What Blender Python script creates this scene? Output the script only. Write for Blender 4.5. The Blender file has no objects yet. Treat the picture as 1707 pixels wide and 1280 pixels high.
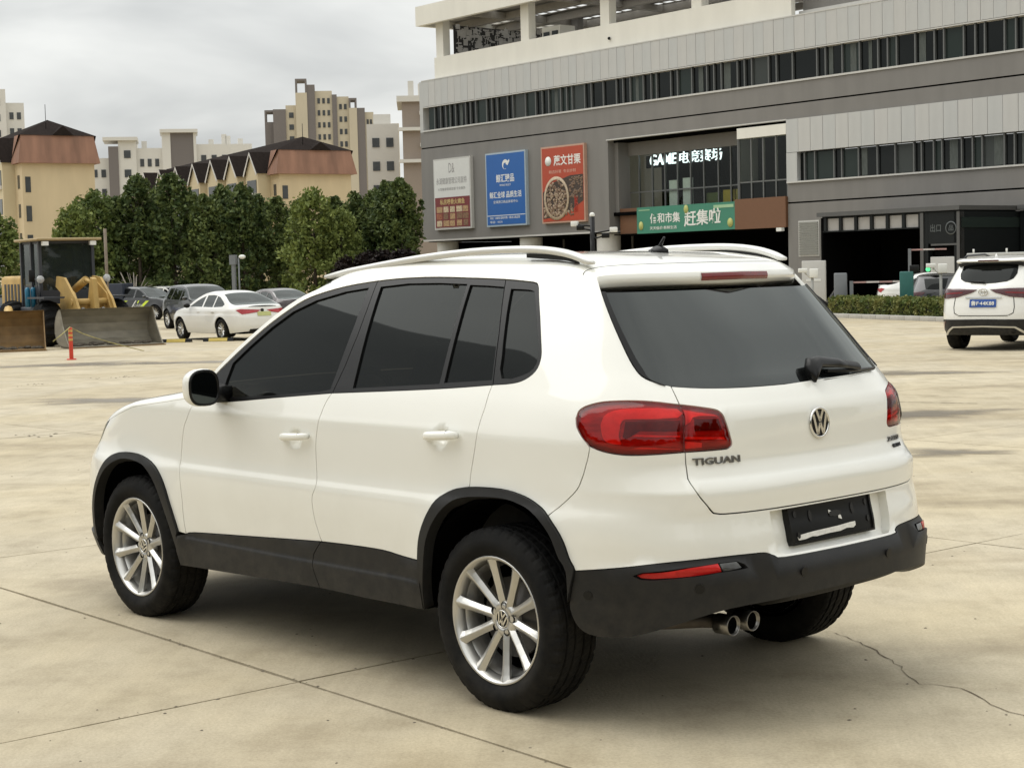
import bpy, bmesh, math, random
import numpy as np
from mathutils import Vector, Matrix, geometry
random.seed(7); np.random.seed(7)
SC = bpy.context.scene
COL = SC.collection
R = math.radians

# ---------------------------------------------------------------- camera
cam_data = bpy.data.cameras.new('camera')
cam_data.sensor_width = 36.0
cam_data.lens = 2794.96 / 1707 * 36.0
cam_data.clip_start = 0.1
cam_data.clip_end = 6000
cam = bpy.data.objects.new('camera', cam_data)
COL.objects.link(cam)
yaw, pitch, roll = -0.737117477, -0.0670978099, -0.0253370033
fw = np.array([math.cos(pitch)*math.cos(yaw), math.cos(pitch)*math.sin(yaw), math.sin(pitch)])
rt = np.cross(fw, [0, 0, 1]); rt /= np.linalg.norm(rt); up = np.cross(rt, fw)
r2 = math.cos(roll)*rt + math.sin(roll)*up
u2 = -math.sin(roll)*rt + math.cos(roll)*up
cam.matrix_world = Matrix(((r2[0], u2[0], -fw[0], -4.58681), (r2[1], u2[1], -fw[1], 4.92976),
                           (r2[2], u2[2], -fw[2], 1.62256), (0, 0, 0, 1)))
SC.camera = cam

# ---------------------------------------------------------------- sky, sun, exposure
SUN_EL, SUN_AZ = R(58), R(25)          # azimuth measured from +x towards +y
world = bpy.data.worlds.new('World'); SC.world = world; world.use_nodes = True
nt = world.node_tree; nt.nodes.clear()
def wn(t, **kw):
    n = nt.nodes.new(t)
    for k, v in kw.items(): setattr(n, k, v)
    return n
out = wn('ShaderNodeOutputWorld'); bg = wn('ShaderNodeBackground'); bg.inputs['Strength'].default_value = 0.1
sky = wn('ShaderNodeTexSky'); sky.sky_type = 'NISHITA'; sky.sun_disc = False
sky.sun_elevation = SUN_EL; sky.sun_rotation = R(90) - SUN_AZ
tc = wn('ShaderNodeTexCoord'); sep = wn('ShaderNodeSeparateXYZ')
nt.links.new(tc.outputs['Generated'], sep.inputs[0])
zc = wn('ShaderNodeMath', operation='MAXIMUM'); zc.inputs[1].default_value = 0.0
nt.links.new(sep.outputs['Z'], zc.inputs[0])
za = wn('ShaderNodeMath', operation='ADD'); za.inputs[1].default_value = 0.14
nt.links.new(zc.outputs[0], za.inputs[0])
dx = wn('ShaderNodeMath', operation='DIVIDE'); dy = wn('ShaderNodeMath', operation='DIVIDE')
nt.links.new(sep.outputs['X'], dx.inputs[0]); nt.links.new(za.outputs[0], dx.inputs[1])
nt.links.new(sep.outputs['Y'], dy.inputs[0]); nt.links.new(za.outputs[0], dy.inputs[1])
cmb = wn('ShaderNodeCombineXYZ')
nt.links.new(dx.outputs[0], cmb.inputs[0]); nt.links.new(dy.outputs[0], cmb.inputs[1])
nz = wn('ShaderNodeTexNoise'); nz.inputs['Scale'].default_value = 1.05; nz.inputs['Detail'].default_value = 5
nz.inputs['Roughness'].default_value = 0.48; nz.inputs['Distortion'].default_value = 0.35
nt.links.new(cmb.outputs[0], nz.inputs['Vector'])
cr = wn('ShaderNodeValToRGB')
cr.color_ramp.elements[0].position = 0.36; cr.color_ramp.elements[0].color = (0.47, 0.48, 0.475, 1)
cr.color_ramp.elements[1].position = 0.62; cr.color_ramp.elements[1].color = (0.735, 0.740, 0.715, 1)
nt.links.new(nz.outputs['Fac'], cr.inputs['Fac'])
# overcast luminance: brighter towards the zenith
zz = wn('ShaderNodeMath', operation='MULTIPLY_ADD'); zz.inputs[1].default_value = 11.0; zz.inputs[2].default_value = 8.1
nt.links.new(zc.outputs[0], zz.inputs[0])
sc_ = wn('ShaderNodeVectorMath', operation='SCALE')
nt.links.new(cr.outputs['Color'], sc_.inputs[0]); nt.links.new(zz.outputs[0], sc_.inputs['Scale'])
mx = wn('ShaderNodeMix', data_type='RGBA'); mx.inputs[0].default_value = 0.95
nt.links.new(sky.outputs[0], mx.inputs[6]); nt.links.new(sc_.outputs[0], mx.inputs[7])
nt.links.new(mx.outputs[2], bg.inputs['Color']); nt.links.new(bg.outputs[0], out.inputs['Surface'])

sun_d = bpy.data.lights.new('sun', 'SUN'); sun_d.energy = 1.35; sun_d.angle = R(60); sun_d.color = (1.0, 0.98, 0.94)
sun = bpy.data.objects.new('sun', sun_d); COL.objects.link(sun)
sd = Vector((math.cos(SUN_EL)*math.cos(SUN_AZ), math.cos(SUN_EL)*math.sin(SUN_AZ), math.sin(SUN_EL)))
sun.rotation_euler = sd.to_track_quat('Z', 'Y').to_euler()
sun.location = (0, 0, 40)
SC.view_settings.view_transform = 'Standard'; SC.view_settings.look = 'None'
SC.view_settings.exposure = 0.40; SC.view_settings.gamma = 1.0; SC.view_settings.use_curve_mapping = False
SC.render.engine = 'CYCLES'
SC.cycles.max_bounces = 8; SC.cycles.transparent_max_bounces = 12
SC.cycles.use_denoising = True

# ---------------------------------------------------------------- helpers
def tag(o, label=None, cat=None, group=None, kind=None):
    if label: o['label'] = label
    if cat: o['category'] = cat
    if group: o['group'] = group
    if kind: o['kind'] = kind
    return o
def empty(name, loc=(0, 0, 0), rz=0.0, label=None, cat=None, group=None, scale=None):
    o = bpy.data.objects.new(name, None); COL.objects.link(o)
    o.empty_display_size = 0.2
    o.location = loc; o.rotation_euler = (0, 0, rz)
    if scale: o.scale = scale
    return tag(o, label, cat, group)
def link_mesh(name, me, mat, parent=None):
    o = bpy.data.objects.new(name, me); COL.objects.link(o)
    if mat is not None and not me.materials:
        for m in (mat if isinstance(mat, (list, tuple)) else [mat]): me.materials.append(m)
    if parent is not None: o.parent = parent
    return o
def copy_tree(o, parent=None):
    c = o.copy(); COL.objects.link(c)
    if parent is not None: c.parent = parent
    for ch in list(o.children): copy_tree(ch, c)
    return c
class MB:
    """collects boxes, bars, tubes, lathes into ONE mesh"""
    def __init__(s): s.v = []; s.f = []; s.mi = []; s.sm = []; s.cur = 0
    def add(s, v, f, smooth=False):
        b = len(s.v); s.v += [tuple(map(float, p)) for p in v]
        for q in f: s.f.append(tuple(b+i for i in q)); s.mi.append(s.cur); s.sm.append(smooth)
        return s
    def box(s, x0, x1, y0, y1, z0, z1, bevel=0.0):
        if bevel <= 0:
            v = [(x0,y0,z0),(x1,y0,z0),(x1,y1,z0),(x0,y1,z0),(x0,y0,z1),(x1,y0,z1),(x1,y1,z1),(x0,y1,z1)]
            f = [(0,3,2,1),(4,5,6,7),(0,1,5,4),(1,2,6,5),(2,3,7,6),(3,0,4,7)]
            return s.add(v, f)
        b = bevel
        bm = bmesh.new(); bmesh.ops.create_cube(bm, size=1)
        for q in bm.verts: q.co = Vector(((x0+x1)/2+q.co.x*(x1-x0), (y0+y1)/2+q.co.y*(y1-y0), (z0+z1)/2+q.co.z*(z1-z0)))
        bmesh.ops.bevel(bm, geom=bm.edges[:], offset=b, segments=2, affect='EDGES', profile=0.5)
        bm.verts.index_update()
        s.add([q.co for q in bm.verts], [[q.index for q in f.verts] for f in bm.faces], True); bm.free(); return s
    def obox(s, c, ax, ay, az):
        """box centred c with half-axis vectors"""
        c = np.array(c, float); ax = np.array(ax, float); ay = np.array(ay, float); az = np.array(az, float)
        v = [c-ax-ay-az, c+ax-ay-az, c+ax+ay-az, c-ax+ay-az, c-ax-ay+az, c+ax-ay+az, c+ax+ay+az, c-ax+ay+az]
        return s.add(v, [(0,3,2,1),(4,5,6,7),(0,1,5,4),(1,2,6,5),(2,3,7,6),(3,0,4,7)])
    def prism(s, pts, d, smooth=False):
        """extrude closed 3-D polygon by vector d"""
        n = len(pts); p = [np.array(q, float) for q in pts]; d = np.array(d, float)
        return s.add(p+[q+d for q in p], [tuple(range(n))[::-1], tuple(range(n, 2*n))] + [(i, (i+1) % n, n+(i+1) % n, n+i) for i in range(n)], smooth)
    def tube(s, pts, r, n=8, cap=True, smooth=True):
        pts = [np.array(p, float) for p in pts]; k = len(pts)
        rr = r if isinstance(r, (list, tuple)) else [r]*k
        v = []; prev = None
        for i, p in enumerate(pts):
            t = pts[min(i+1, k-1)]-pts[max(i-1, 0)]; t /= np.linalg.norm(t)+1e-12
            if prev is None:
                a = np.array([0, 0, 1.0]) if abs(t[2]) < .9 else np.array([1.0, 0, 0])
            else: a = prev
            e = a-t*(a@t); e /= np.linalg.norm(e)+1e-12; prev = e; g = np.cross(t, e)
            for j in range(n):
                w = 2*math.pi*j/n; v.append(p+rr[i]*(math.cos(w)*e+math.sin(w)*g))
        f = [(i*n+j, i*n+(j+1) % n, (i+1)*n+(j+1) % n, (i+1)*n+j) for i in range(k-1) for j in range(n)]
        s.add(v, f, smooth)
        if cap:
            b = len(s.v)-len(v)
            s.f += [tuple(b+j for j in range(n))[::-1], tuple(b+(k-1)*n+j for j in range(n))]; s.mi += [s.cur]*2; s.sm += [False]*2
        return s
    def loft(s, rings, closed=True, cap=True, smooth=True):
        n = len(rings[0]); k = len(rings); v = [p for r in rings for p in r]
        m = n if closed else n-1
        f = [(i*n+j, i*n+(j+1) % n, (i+1)*n+(j+1) % n, (i+1)*n+j) for i in range(k-1) for j in range(m)]
        if cap and closed: f += [tuple(range(n))[::-1], tuple((k-1)*n+j for j in range(n))]
        return s.add(v, f, smooth)
    def lathe(s, prof, n=24, axis='y', c=(0, 0, 0), cap=False, smooth=True):
        """prof: (radius, offset along axis)"""
        v = []; k = len(prof)
        for j in range(n):
            w = 2*math.pi*j/n; cw, sw = math.cos(w), math.sin(w)
            for r, a in prof:
                if axis == 'y': v.append((c[0]+r*cw, c[1]+a, c[2]+r*sw))
                elif axis == 'z': v.append((c[0]+r*cw, c[1]+r*sw, c[2]+a))
                else: v.append((c[0]+a, c[1]+r*cw, c[2]+r*sw))
        f = [(j*k+i, j*k+i+1, ((j+1) % n)*k+i+1, ((j+1) % n)*k+i) for j in range(n) for i in range(k-1)]
        s.add(v, f, smooth)
        if cap:
            b = len(s.v)-len(v)
            for i in (0, k-1): s.f.append(tuple(b+j*k+i for j in range(n))); s.mi.append(s.cur); s.sm.append(False)
        return s
    def sphere(s, c, r, n=10, m=7):
        rx, ry, rz = r if isinstance(r, (tuple, list)) else (r, r, r)
        v = []
        for i in range(m+1):
            a = math.pi*i/m
            for j in range(n):
                w = 2*math.pi*j/n
                v.append((c[0]+rx*math.sin(a)*math.cos(w), c[1]+ry*math.sin(a)*math.sin(w), c[2]+rz*math.cos(a)))
        f = [(i*n+j, (i+1)*n+j, (i+1)*n+(j+1) % n, i*n+(j+1) % n) for i in range(m) for j in range(n)]
        return s.add(v, f, True)
    def mesh(s, name, mats, fixn=True):
        me = bpy.data.meshes.new(name); me.from_pydata(s.v, [], s.f)
        for m in (mats if isinstance(mats, (list, tuple)) else [mats]): me.materials.append(m)
        me.polygons.foreach_set('material_index', s.mi); me.polygons.foreach_set('use_smooth', s.sm)
        me.update()
        if fixn and len(s.f) < 60000:
            bm = bmesh.new(); bm.from_mesh(me); bmesh.ops.recalc_face_normals(bm, faces=bm.faces); bm.to_mesh(me); bm.free()
        return me
    def build(s, name, mats, parent=None, fixn=True):
        return link_mesh(name, s.mesh(name, mats, fixn), None, parent)

# ---------------------------------------------------------------- materials
MATS = {}
def nmat(name):
    m = bpy.data.materials.new(name); m.use_nodes = True; MATS[name] = m
    return m, m.node_tree, m.node_tree.nodes['Principled BSDF']
def pmat(name, col, rough=0.5, metal=0.0, var=0.06, scale=6.0, bump=0.0, bscale=None, coat=0.0, spec=0.5, detail=4.0, stretch=None):
    """procedural material: base colour broken up by noise, optional fine relief"""
    if name in MATS: return MATS[name]
    m, t, b = nmat(name)
    tcn = t.nodes.new('ShaderNodeTexCoord'); mp = t.nodes.new('ShaderNodeMapping')
    t.links.new(tcn.outputs['Object'], mp.inputs['Vector'])
    if stretch: mp.inputs['Scale'].default_value = stretch
    n = t.nodes.new('ShaderNodeTexNoise'); n.inputs['Scale'].default_value = scale; n.inputs['Detail'].default_value = detail
    t.links.new(mp.outputs[0], n.inputs['Vector'])
    r = t.nodes.new('ShaderNodeMapRange'); r.inputs[1].default_value = 0.25; r.inputs[2].default_value = 0.75
    r.inputs[3].default_value = 1-var; r.inputs[4].default_value = 1+var
    t.links.new(n.outputs['Fac'], r.inputs[0])
    v = t.nodes.new('ShaderNodeVectorMath'); v.operation = 'SCALE'; v.inputs[0].default_value = col[:3]
    t.links.new(r.outputs[0], v.inputs['Scale']); t.links.new(v.outputs[0], b.inputs['Base Color'])
    b.inputs['Roughness'].default_value = rough; b.inputs['Metallic'].default_value = metal
    b.inputs['Specular IOR Level'].default_value = spec
    if coat: b.inputs['Coat Weight'].default_value = coat; b.inputs['Coat Roughness'].default_value = 0.03
    if bump:
        n2 = t.nodes.new('ShaderNodeTexNoise'); n2.inputs['Scale'].default_value = bscale or scale*8; n2.inputs['Detail'].default_value = 3
        t.links.new(mp.outputs[0], n2.inputs['Vector'])
        bp = t.nodes.new('ShaderNodeBump'); bp.inputs['Strength'].default_value = bump; bp.inputs['Distance'].default_value = 0.01
        t.links.new(n2.outputs['Fac'], bp.inputs['Height']); t.links.new(bp.outputs[0], b.inputs['Normal'])
    return m
def glass_mat(name, tint=0.1, base=(0.006, 0.0065, 0.0065), ior=1.5, see=0.25, gl=1.0):
    """dark window glass: sky reflection over a tinted, partly see-through pane"""
    if name in MATS: return MATS[name]
    m, t, b = nmat(name); t.nodes.remove(b)
    o = [n for n in t.nodes if n.type == 'OUTPUT_MATERIAL'][0]
    d = t.nodes.new('ShaderNodeBsdfDiffuse'); d.inputs['Color'].default_value = (*base, 1)
    tr = t.nodes.new('ShaderNodeBsdfTransparent'); tr.inputs['Color'].default_value = (tint, tint*1.04, tint*1.0, 1)
    m1 = t.nodes.new('ShaderNodeMixShader'); m1.inputs[0].default_value = see
    t.links.new(d.outputs[0], m1.inputs[1]); t.links.new(tr.outputs[0], m1.inputs[2])
    g = t.nodes.new('ShaderNodeBsdfGlossy'); g.inputs['Roughness'].default_value = 0.02; g.inputs['Color'].default_value = (.95*gl, gl, .98*gl, 1)
    fr = t.nodes.new('ShaderNodeFresnel'); fr.inputs['IOR'].default_value = ior
    ge = t.nodes.new('ShaderNodeNewGeometry'); inv = t.nodes.new('ShaderNodeMath'); inv.operation = 'SUBTRACT'; inv.inputs[0].default_value = 1
    t.links.new(ge.outputs['Backfacing'], inv.inputs[1]); mu_ = t.nodes.new('ShaderNodeMath'); mu_.operation = 'MULTIPLY'
    t.links.new(fr.outputs[0], mu_.inputs[0]); t.links.new(inv.outputs[0], mu_.inputs[1])
    m2 = t.nodes.new('ShaderNodeMixShader'); t.links.new(mu_.outputs[0], m2.inputs[0])
    t.links.new(m1.outputs[0], m2.inputs[1]); t.links.new(g.outputs[0], m2.inputs[2])
    t.links.new(m2.outputs[0], o.inputs['Surface'])
    return m
def emat(name, col, st):
    if name in MATS: return MATS[name]
    m, t, b = nmat(name); b.inputs['Base Color'].default_value = (*col, 1)
    b.inputs['Emission Color'].default_value = (*col, 1); b.inputs['Emission Strength'].default_value = st
    return m
M_WHITE = pmat('white_car_paint', (0.82, 0.815, 0.758), rough=0.32, coat=1.0, var=0.012, scale=3)
M_BLACKP = pmat('black_textured_plastic', (0.0165, 0.0165, 0.0165), rough=0.50, var=0.2, scale=5, bump=0.10, bscale=700, spec=0.24)
M_TRIM = pmat('black_window_trim', (0.008, 0.008, 0.008), rough=0.28, var=0.05, spec=0.24)
M_RUBBER = pmat('black_rubber_tyre', (0.0065, 0.0065, 0.0065), rough=0.75, var=0.25, scale=9, bump=0.08, bscale=180, spec=0.14)
M_ALLOY = pmat('silver_alloy', (0.60, 0.59, 0.56), rough=0.33, metal=0.85, var=0.03)
M_CHROME = pmat('chrome', (0.72, 0.71, 0.68), rough=0.13, metal=1.0, var=0.02)
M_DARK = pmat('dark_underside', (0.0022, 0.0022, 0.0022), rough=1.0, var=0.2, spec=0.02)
M_STEEL = pmat('brushed_steel', (0.33, 0.32, 0.30), rough=0.38, metal=0.9, var=0.12, scale=20)
M_GLASS = glass_mat('tinted_car_glass', ior=1.30, tint=.085, see=.36, gl=.78)
M_SEAT = pmat('charcoal_seat_fabric', (0.03, 0.03, 0.03), rough=0.9, var=0.15, scale=30)

def dusty(m, dust, z0, z1, amount, scale=5.0):
    """road film: patchy dust over a material, thicker low down where wheels throw it"""
    t = m.node_tree; b = t.nodes['Principled BSDF']; N = t.nodes.new; L = t.links.new
    src = b.inputs['Base Color'].links[0].from_socket
    ge = N('ShaderNodeNewGeometry'); sp = N('ShaderNodeSeparateXYZ'); L(ge.outputs['Position'], sp.inputs[0])
    mr = N('ShaderNodeMapRange'); mr.inputs[1].default_value = z1; mr.inputs[2].default_value = z0; mr.inputs[3].default_value = .12; mr.inputs[4].default_value = 1; L(sp.outputs['Z'], mr.inputs[0])
    n = N('ShaderNodeTexNoise'); n.inputs['Scale'].default_value = scale; n.inputs['Detail'].default_value = 9; n.inputs['Roughness'].default_value = .68; L(ge.outputs['Position'], n.inputs['Vector'])
    r = N('ShaderNodeMapRange'); r.inputs[1].default_value = .38; r.inputs[2].default_value = .80; r.inputs[3].default_value = 0; r.inputs[4].default_value = amount; L(n.outputs['Fac'], r.inputs[0])
    mu = N('ShaderNodeMath'); mu.operation = 'MULTIPLY'; L(mr.outputs[0], mu.inputs[0]); L(r.outputs[0], mu.inputs[1])
    x = N('ShaderNodeMix'); x.data_type = 'RGBA'; L(mu.outputs[0], x.inputs[0]); L(src, x.inputs[6]); x.inputs[7].default_value = (*dust, 1); L(x.outputs[2], b.inputs['Base Color'])
dusty(M_BLACKP, (.115, .10, .078), .30, .62, .30, 17); dusty(M_RUBBER, (.13, .115, .09), 0, .75, .22, 9); dusty(M_WHITE, (.40, .36, .28), .45, .95, .16, 3.5)

def text_mesh(body, size=1.0, extrude=0.0, shear=0.0, bold=0.0, sx=1.0):
    """2-D lettering as mesh data: list of verts (x, y, z) and faces, centred on x"""
    c = bpy.data.curves.new('lettering', 'FONT'); c.body = body; c.size = size; c.extrude = extrude
    c.align_x = 'CENTER'; c.shear = shear; c.offset = bold; c.resolution_u = 2
    o = bpy.data.objects.new('lettering', c); COL.objects.link(o)
    dg = bpy.context.evaluated_depsgraph_get(); dg.update()
    me = bpy.data.meshes.new_from_object(o.evaluated_get(dg))
    v = [(q.co.x*sx, q.co.y, q.co.z) for q in me.vertices]; f = [tuple(p.vertices) for p in me.polygons]
    bpy.data.objects.remove(o); bpy.data.curves.remove(c); bpy.data.meshes.remove(me)
    return v, f
def pchip(xs, ys):
    xs=np.asarray(xs,float); ys=np.asarray(ys,float)
    h=np.diff(xs); d=np.diff(ys)/h
    m=np.zeros_like(ys)
    m[0]=d[0]; m[-1]=d[-1]
    for i in range(1,len(xs)-1):
        if d[i-1]*d[i]<=0: m[i]=0
        else:
            w1=2*h[i]+h[i-1]; w2=h[i]+2*h[i-1]
            m[i]=(w1+w2)/(w1/d[i-1]+w2/d[i])
    def f(x):
        x=np.asarray(x,float)
        k=np.clip(np.searchsorted(xs,x)-1,0,len(xs)-2)
        t=(x-xs[k])/h[k]
        tl=np.clip(t,0,1)
        r=(1+2*tl)*(1-tl)**2*ys[k]+tl*(1-tl)**2*h[k]*m[k]+tl**2*(3-2*tl)*ys[k+1]+tl**2*(tl-1)*h[k]*m[k+1]
        r=r+np.where(t<0,t*h[k]*m[0],0)+np.where(t>1,(t-1)*h[k]*m[-1],0)
        return r
    return f
def smooth(a,b,x):
    t=np.clip((np.asarray(x,float)-a)/(b-a),0,1); return t*t*(3-2*t)
class CarSurf:
    def __init__(s,WB,ar,af,bz,pr=4.0,pf=3.0,barrel=0.0,wheel_bump=0.012,wr=.36,aref=(.87,.9,.88),zb=None,bfront=None):
        s.WB=WB; s.ar=pchip(*zip(*ar)); s.af=pchip(*zip(*af)); s.bz=pchip(*zip(*bz))
        s.pr=pr; s.pf=pf; s.barrel=barrel; s.wb=wheel_bump; s.wr=wr; s.bfront=bfront or (lambda x,z:0*x)
        th=np.linspace(0,math.pi/2,1500)
        def tab(a,b,p):
            x=a*np.sin(th)**(2/p); y=b*np.cos(th)**(2/p)
            L=np.concatenate([[0],np.cumsum(np.hypot(np.diff(x),np.diff(y)))]); return L
        s.th=th; s.LR=tab(aref[0],aref[1],pr); s.LF=tab(aref[2],aref[1],pf)
        s.Lr=s.LR[-1]; s.Lf=s.LF[-1]; s.u0=-s.Lr; s.u1=WB+s.Lf
    def b(s,x,z):
        sn=np.sin(np.pi*np.clip(x/s.WB,0,1))**2
        v=s.bz(z)+s.barrel*sn
        for xc in (0,s.WB):
            d=np.hypot(x-xc,(z-.34))
            v=v+s.wb*np.exp(-((d-s.wr-.06)/.09)**2)*smooth(.25,.5,z)
        return v+s.bfront(x,z)
    def W(s,u,z):
        u=np.asarray(u,float); z=np.asarray(z,float); u,z=np.broadcast_arrays(u,z)
        sg=np.where(u<s.u0,-1.,1.); uu=np.where(u<s.u0,2*s.u0-u,u)
        sg=np.where(uu>s.u1,-sg,sg); uu=np.where(uu>s.u1,2*s.u1-uu,uu)
        thr=np.interp(-uu,s.LR,s.th); thf=np.interp(uu-s.WB,s.LF,s.th)
        sr,cr=np.sin(thr),np.cos(thr); sf,cf=np.sin(thf),np.cos(thf)
        e=1e-9
        xr=-s.ar(z)*np.maximum(sr,e)**(2/s.pr); yr=np.maximum(cr,e)**(2/s.pr)
        xf=s.WB+s.af(z)*np.maximum(sf,e)**(2/s.pf); yf=np.maximum(cf,e)**(2/s.pf)
        x=np.where(uu<0,xr,np.where(uu>s.WB,xf,uu)); k=np.where(uu<0,yr,np.where(uu>s.WB,yf,1.))
        y=s.b(x,z)*k*sg
        return np.stack([x,y,z],-1)
    def N(s,u,z,e=1e-3):
        du=s.W(np.asarray(u)+e,z)-s.W(np.asarray(u)-e,z); dz=s.W(u,np.asarray(z)+e)-s.W(u,np.asarray(z)-e)
        n=np.cross(du,dz); n/= np.linalg.norm(n,axis=-1,keepdims=True)+1e-12
        return -n

# ---------------------------------------------------------------- panels cut from a car's surface
def resample(poly, step, closed=True):
    p = np.array(poly, float); q = np.vstack([p, p[:1]]) if closed else p
    out_ = []
    for a, b in zip(q[:-1], q[1:]):
        k = max(1, int(np.hypot(*(b-a))/step+.5))
        for i in range(k): out_.append(a+(b-a)*i/k)
    if not closed: out_.append(q[-1])
    return np.array(out_)
def crom(pts, n=4):
    """Catmull-Rom through the points (open)"""
    p = np.array(pts, float)
    if len(p) < 3: return [tuple(q) for q in p]
    e = np.vstack([2*p[0]-p[1], p, 2*p[-1]-p[-2]]); o = []
    for i in range(1, len(e)-2):
        for k in range(n):
            t = k/n
            o.append(.5*((2*e[i])+(-e[i-1]+e[i+1])*t+(2*e[i-1]-5*e[i]+4*e[i+1]-e[i+2])*t*t+(-e[i-1]+3*e[i]-3*e[i+1]+e[i+2])*t**3))
    o.append(p[-1]); return [tuple(q) for q in o]
def area2(p): return .5*np.sum(p[:, 0]*np.roll(p[:, 1], -1)-np.roll(p[:, 0], -1)*p[:, 1])
def inpoly(pt, poly):
    x, y = pt[:, 0][:, None], pt[:, 1][:, None]; a = poly; b = np.roll(poly, -1, 0)
    c = ((a[:, 1] > y) != (b[:, 1] > y)) & (x < (b[:, 0]-a[:, 0])*(y-a[:, 1])/(b[:, 1]-a[:, 1]+1e-15)+a[:, 0])
    return c.sum(1) % 2 == 1
def dist_poly(pt, poly):
    a = poly; b = np.roll(poly, -1, 0); d = b-a; L = (d**2).sum(1)+1e-15; best = np.full(len(pt), 1e9)
    for i in range(0, len(pt), 400):
        q = pt[i:i+400]; t = np.clip(((q[:, None]-a)*d).sum(2)/L, 0, 1)
        best[i:i+400] = np.sqrt((((a+t[..., None]*d)-q[:, None])**2).sum(2)).min(1)
    return best
def inset_poly(p, d):
    if area2(p) < 0: p = p[::-1]
    e = np.roll(p, -1, 0)-p; e /= np.linalg.norm(e, axis=1, keepdims=True)+1e-12
    n = np.stack([-e[:, 1], e[:, 0]], 1); m = n+np.roll(n, 1, 0); m /= np.linalg.norm(m, axis=1, keepdims=True)+1e-9
    k = np.clip((m*n).sum(1), .45, 1)
    return p+m*(d/k)[:, None], m
def set_normals(me, N):
    me.polygons.foreach_set('use_smooth', [True]*len(me.polygons))
    me.normals_split_custom_set_from_vertices([tuple(n) for n in N])
def panel(S, name, poly, mat, parent, holes=(), off=0.0, inset=0.002, step=0.035, edge=0.03, depth=0.014, zrows=(), mirror=False, bulge=None, label=None):
    P = resample(poly, edge)
    P, pm = inset_poly(P, inset)
    loops = [(P, -pm)]
    for h in holes:
        H, hm = inset_poly(resample(h, edge), -inset); loops.append((H, hm))
    lo, hi = P.min(0), P.max(0)
    gu = np.arange(lo[0], hi[0], step); gz_ = np.arange(lo[1], hi[1], step)
    for z in zrows:
        gz_ = np.append(gz_[np.abs(gz_-z) > step*.4], z)
    g = np.stack(np.meshgrid(gu, gz_), -1).reshape(-1, 2)
    if len(g):
        k = inpoly(g, P); g = g[k]
        for L, _ in loops:
            if len(g): g = g[dist_poly(g, L) > edge*.45]
        for L, _ in loops[1:]:
            if len(g): g = g[~inpoly(g, L)]
    vs = []; ed = []
    for L, _ in loops:
        b = len(vs); vs += [Vector(q) for q in L]; ed += [(b+i, b+(i+1) % len(L)) for i in range(len(L))]
    vs += [Vector(q) for q in g]
    r = geometry.delaunay_2d_cdt(vs, ed, [], 0, 1e-6)
    V2 = np.array([tuple(q) for q in r[0]]); F = np.array([f for f in r[2] if len(f) == 3])
    cen = V2[F].mean(1); k = inpoly(cen, P)
    for L, _ in loops[1:]: k &= ~inpoly(cen, L)
    F = F[k]
    def pos(q, o):
        n = S.N(q[:, 0], q[:, 1]); b = bulge(q[:, 0], q[:, 1]) if bulge else 0
        return S.W(q[:, 0], q[:, 1])+n*(o+np.asarray(b).reshape(-1, 1) if bulge else o), n
    V3, N3 = pos(V2, off)
    if bulge:
        e = 2e-3; a = pos(V2+[e, 0], off)[0]-pos(V2-[e, 0], off)[0]; b = pos(V2+[0, e], off)[0]-pos(V2-[0, e], off)[0]
        N3 = -np.cross(a, b); N3 /= np.linalg.norm(N3, axis=1, keepdims=True)+1e-12
    c = np.cross(V3[F[:, 1]]-V3[F[:, 0]], V3[F[:, 2]]-V3[F[:, 0]]); flip = (c*N3[F[:, 0]]).sum(1) < 0
    F[flip] = F[flip][:, ::-1]
    V = [V3]; NN = [N3]; FF = [tuple(f) for f in F]; nb = len(V3)
    for L, m in loops:
        t0, n0 = pos(L, off); t1, _ = pos(L, off-depth)
        e = 1e-3; du = (S.W(L[:, 0]+e, L[:, 1])-S.W(L[:, 0]-e, L[:, 1]))/(2*e); dz = (S.W(L[:, 0], L[:, 1]+e)-S.W(L[:, 0], L[:, 1]-e))/(2*e)
        on = du*m[:, :1]+dz*m[:, 1:]; on /= np.linalg.norm(on, axis=1, keepdims=True)+1e-12
        k = len(L); V += [t0, t1]; NN += [on, on]
        for i in range(k):
            j = (i+1) % k; q = (nb+i, nb+j, nb+k+j, nb+k+i)
            nn = np.cross(t0[j]-t0[i], t1[i]-t0[i])
            FF.append(q if nn@on[i] > 0 else q[::-1])
        nb += 2*k
    V = np.vstack(V); NN = np.vstack(NN); objs = []
    for mi in ((1, -1) if mirror else (1,)):
        v = V*[1, mi, 1]; n = NN*[1, mi, 1]
        me = bpy.data.meshes.new(name); me.from_pydata(v.tolist(), [], [f if mi == 1 else f[::-1] for f in FF]); me.update()
        set_normals(me, n); objs.append(link_mesh(name, me, mat, parent))
        if label: objs[-1]['label'] = label
    return objs if mirror else objs[0]
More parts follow.
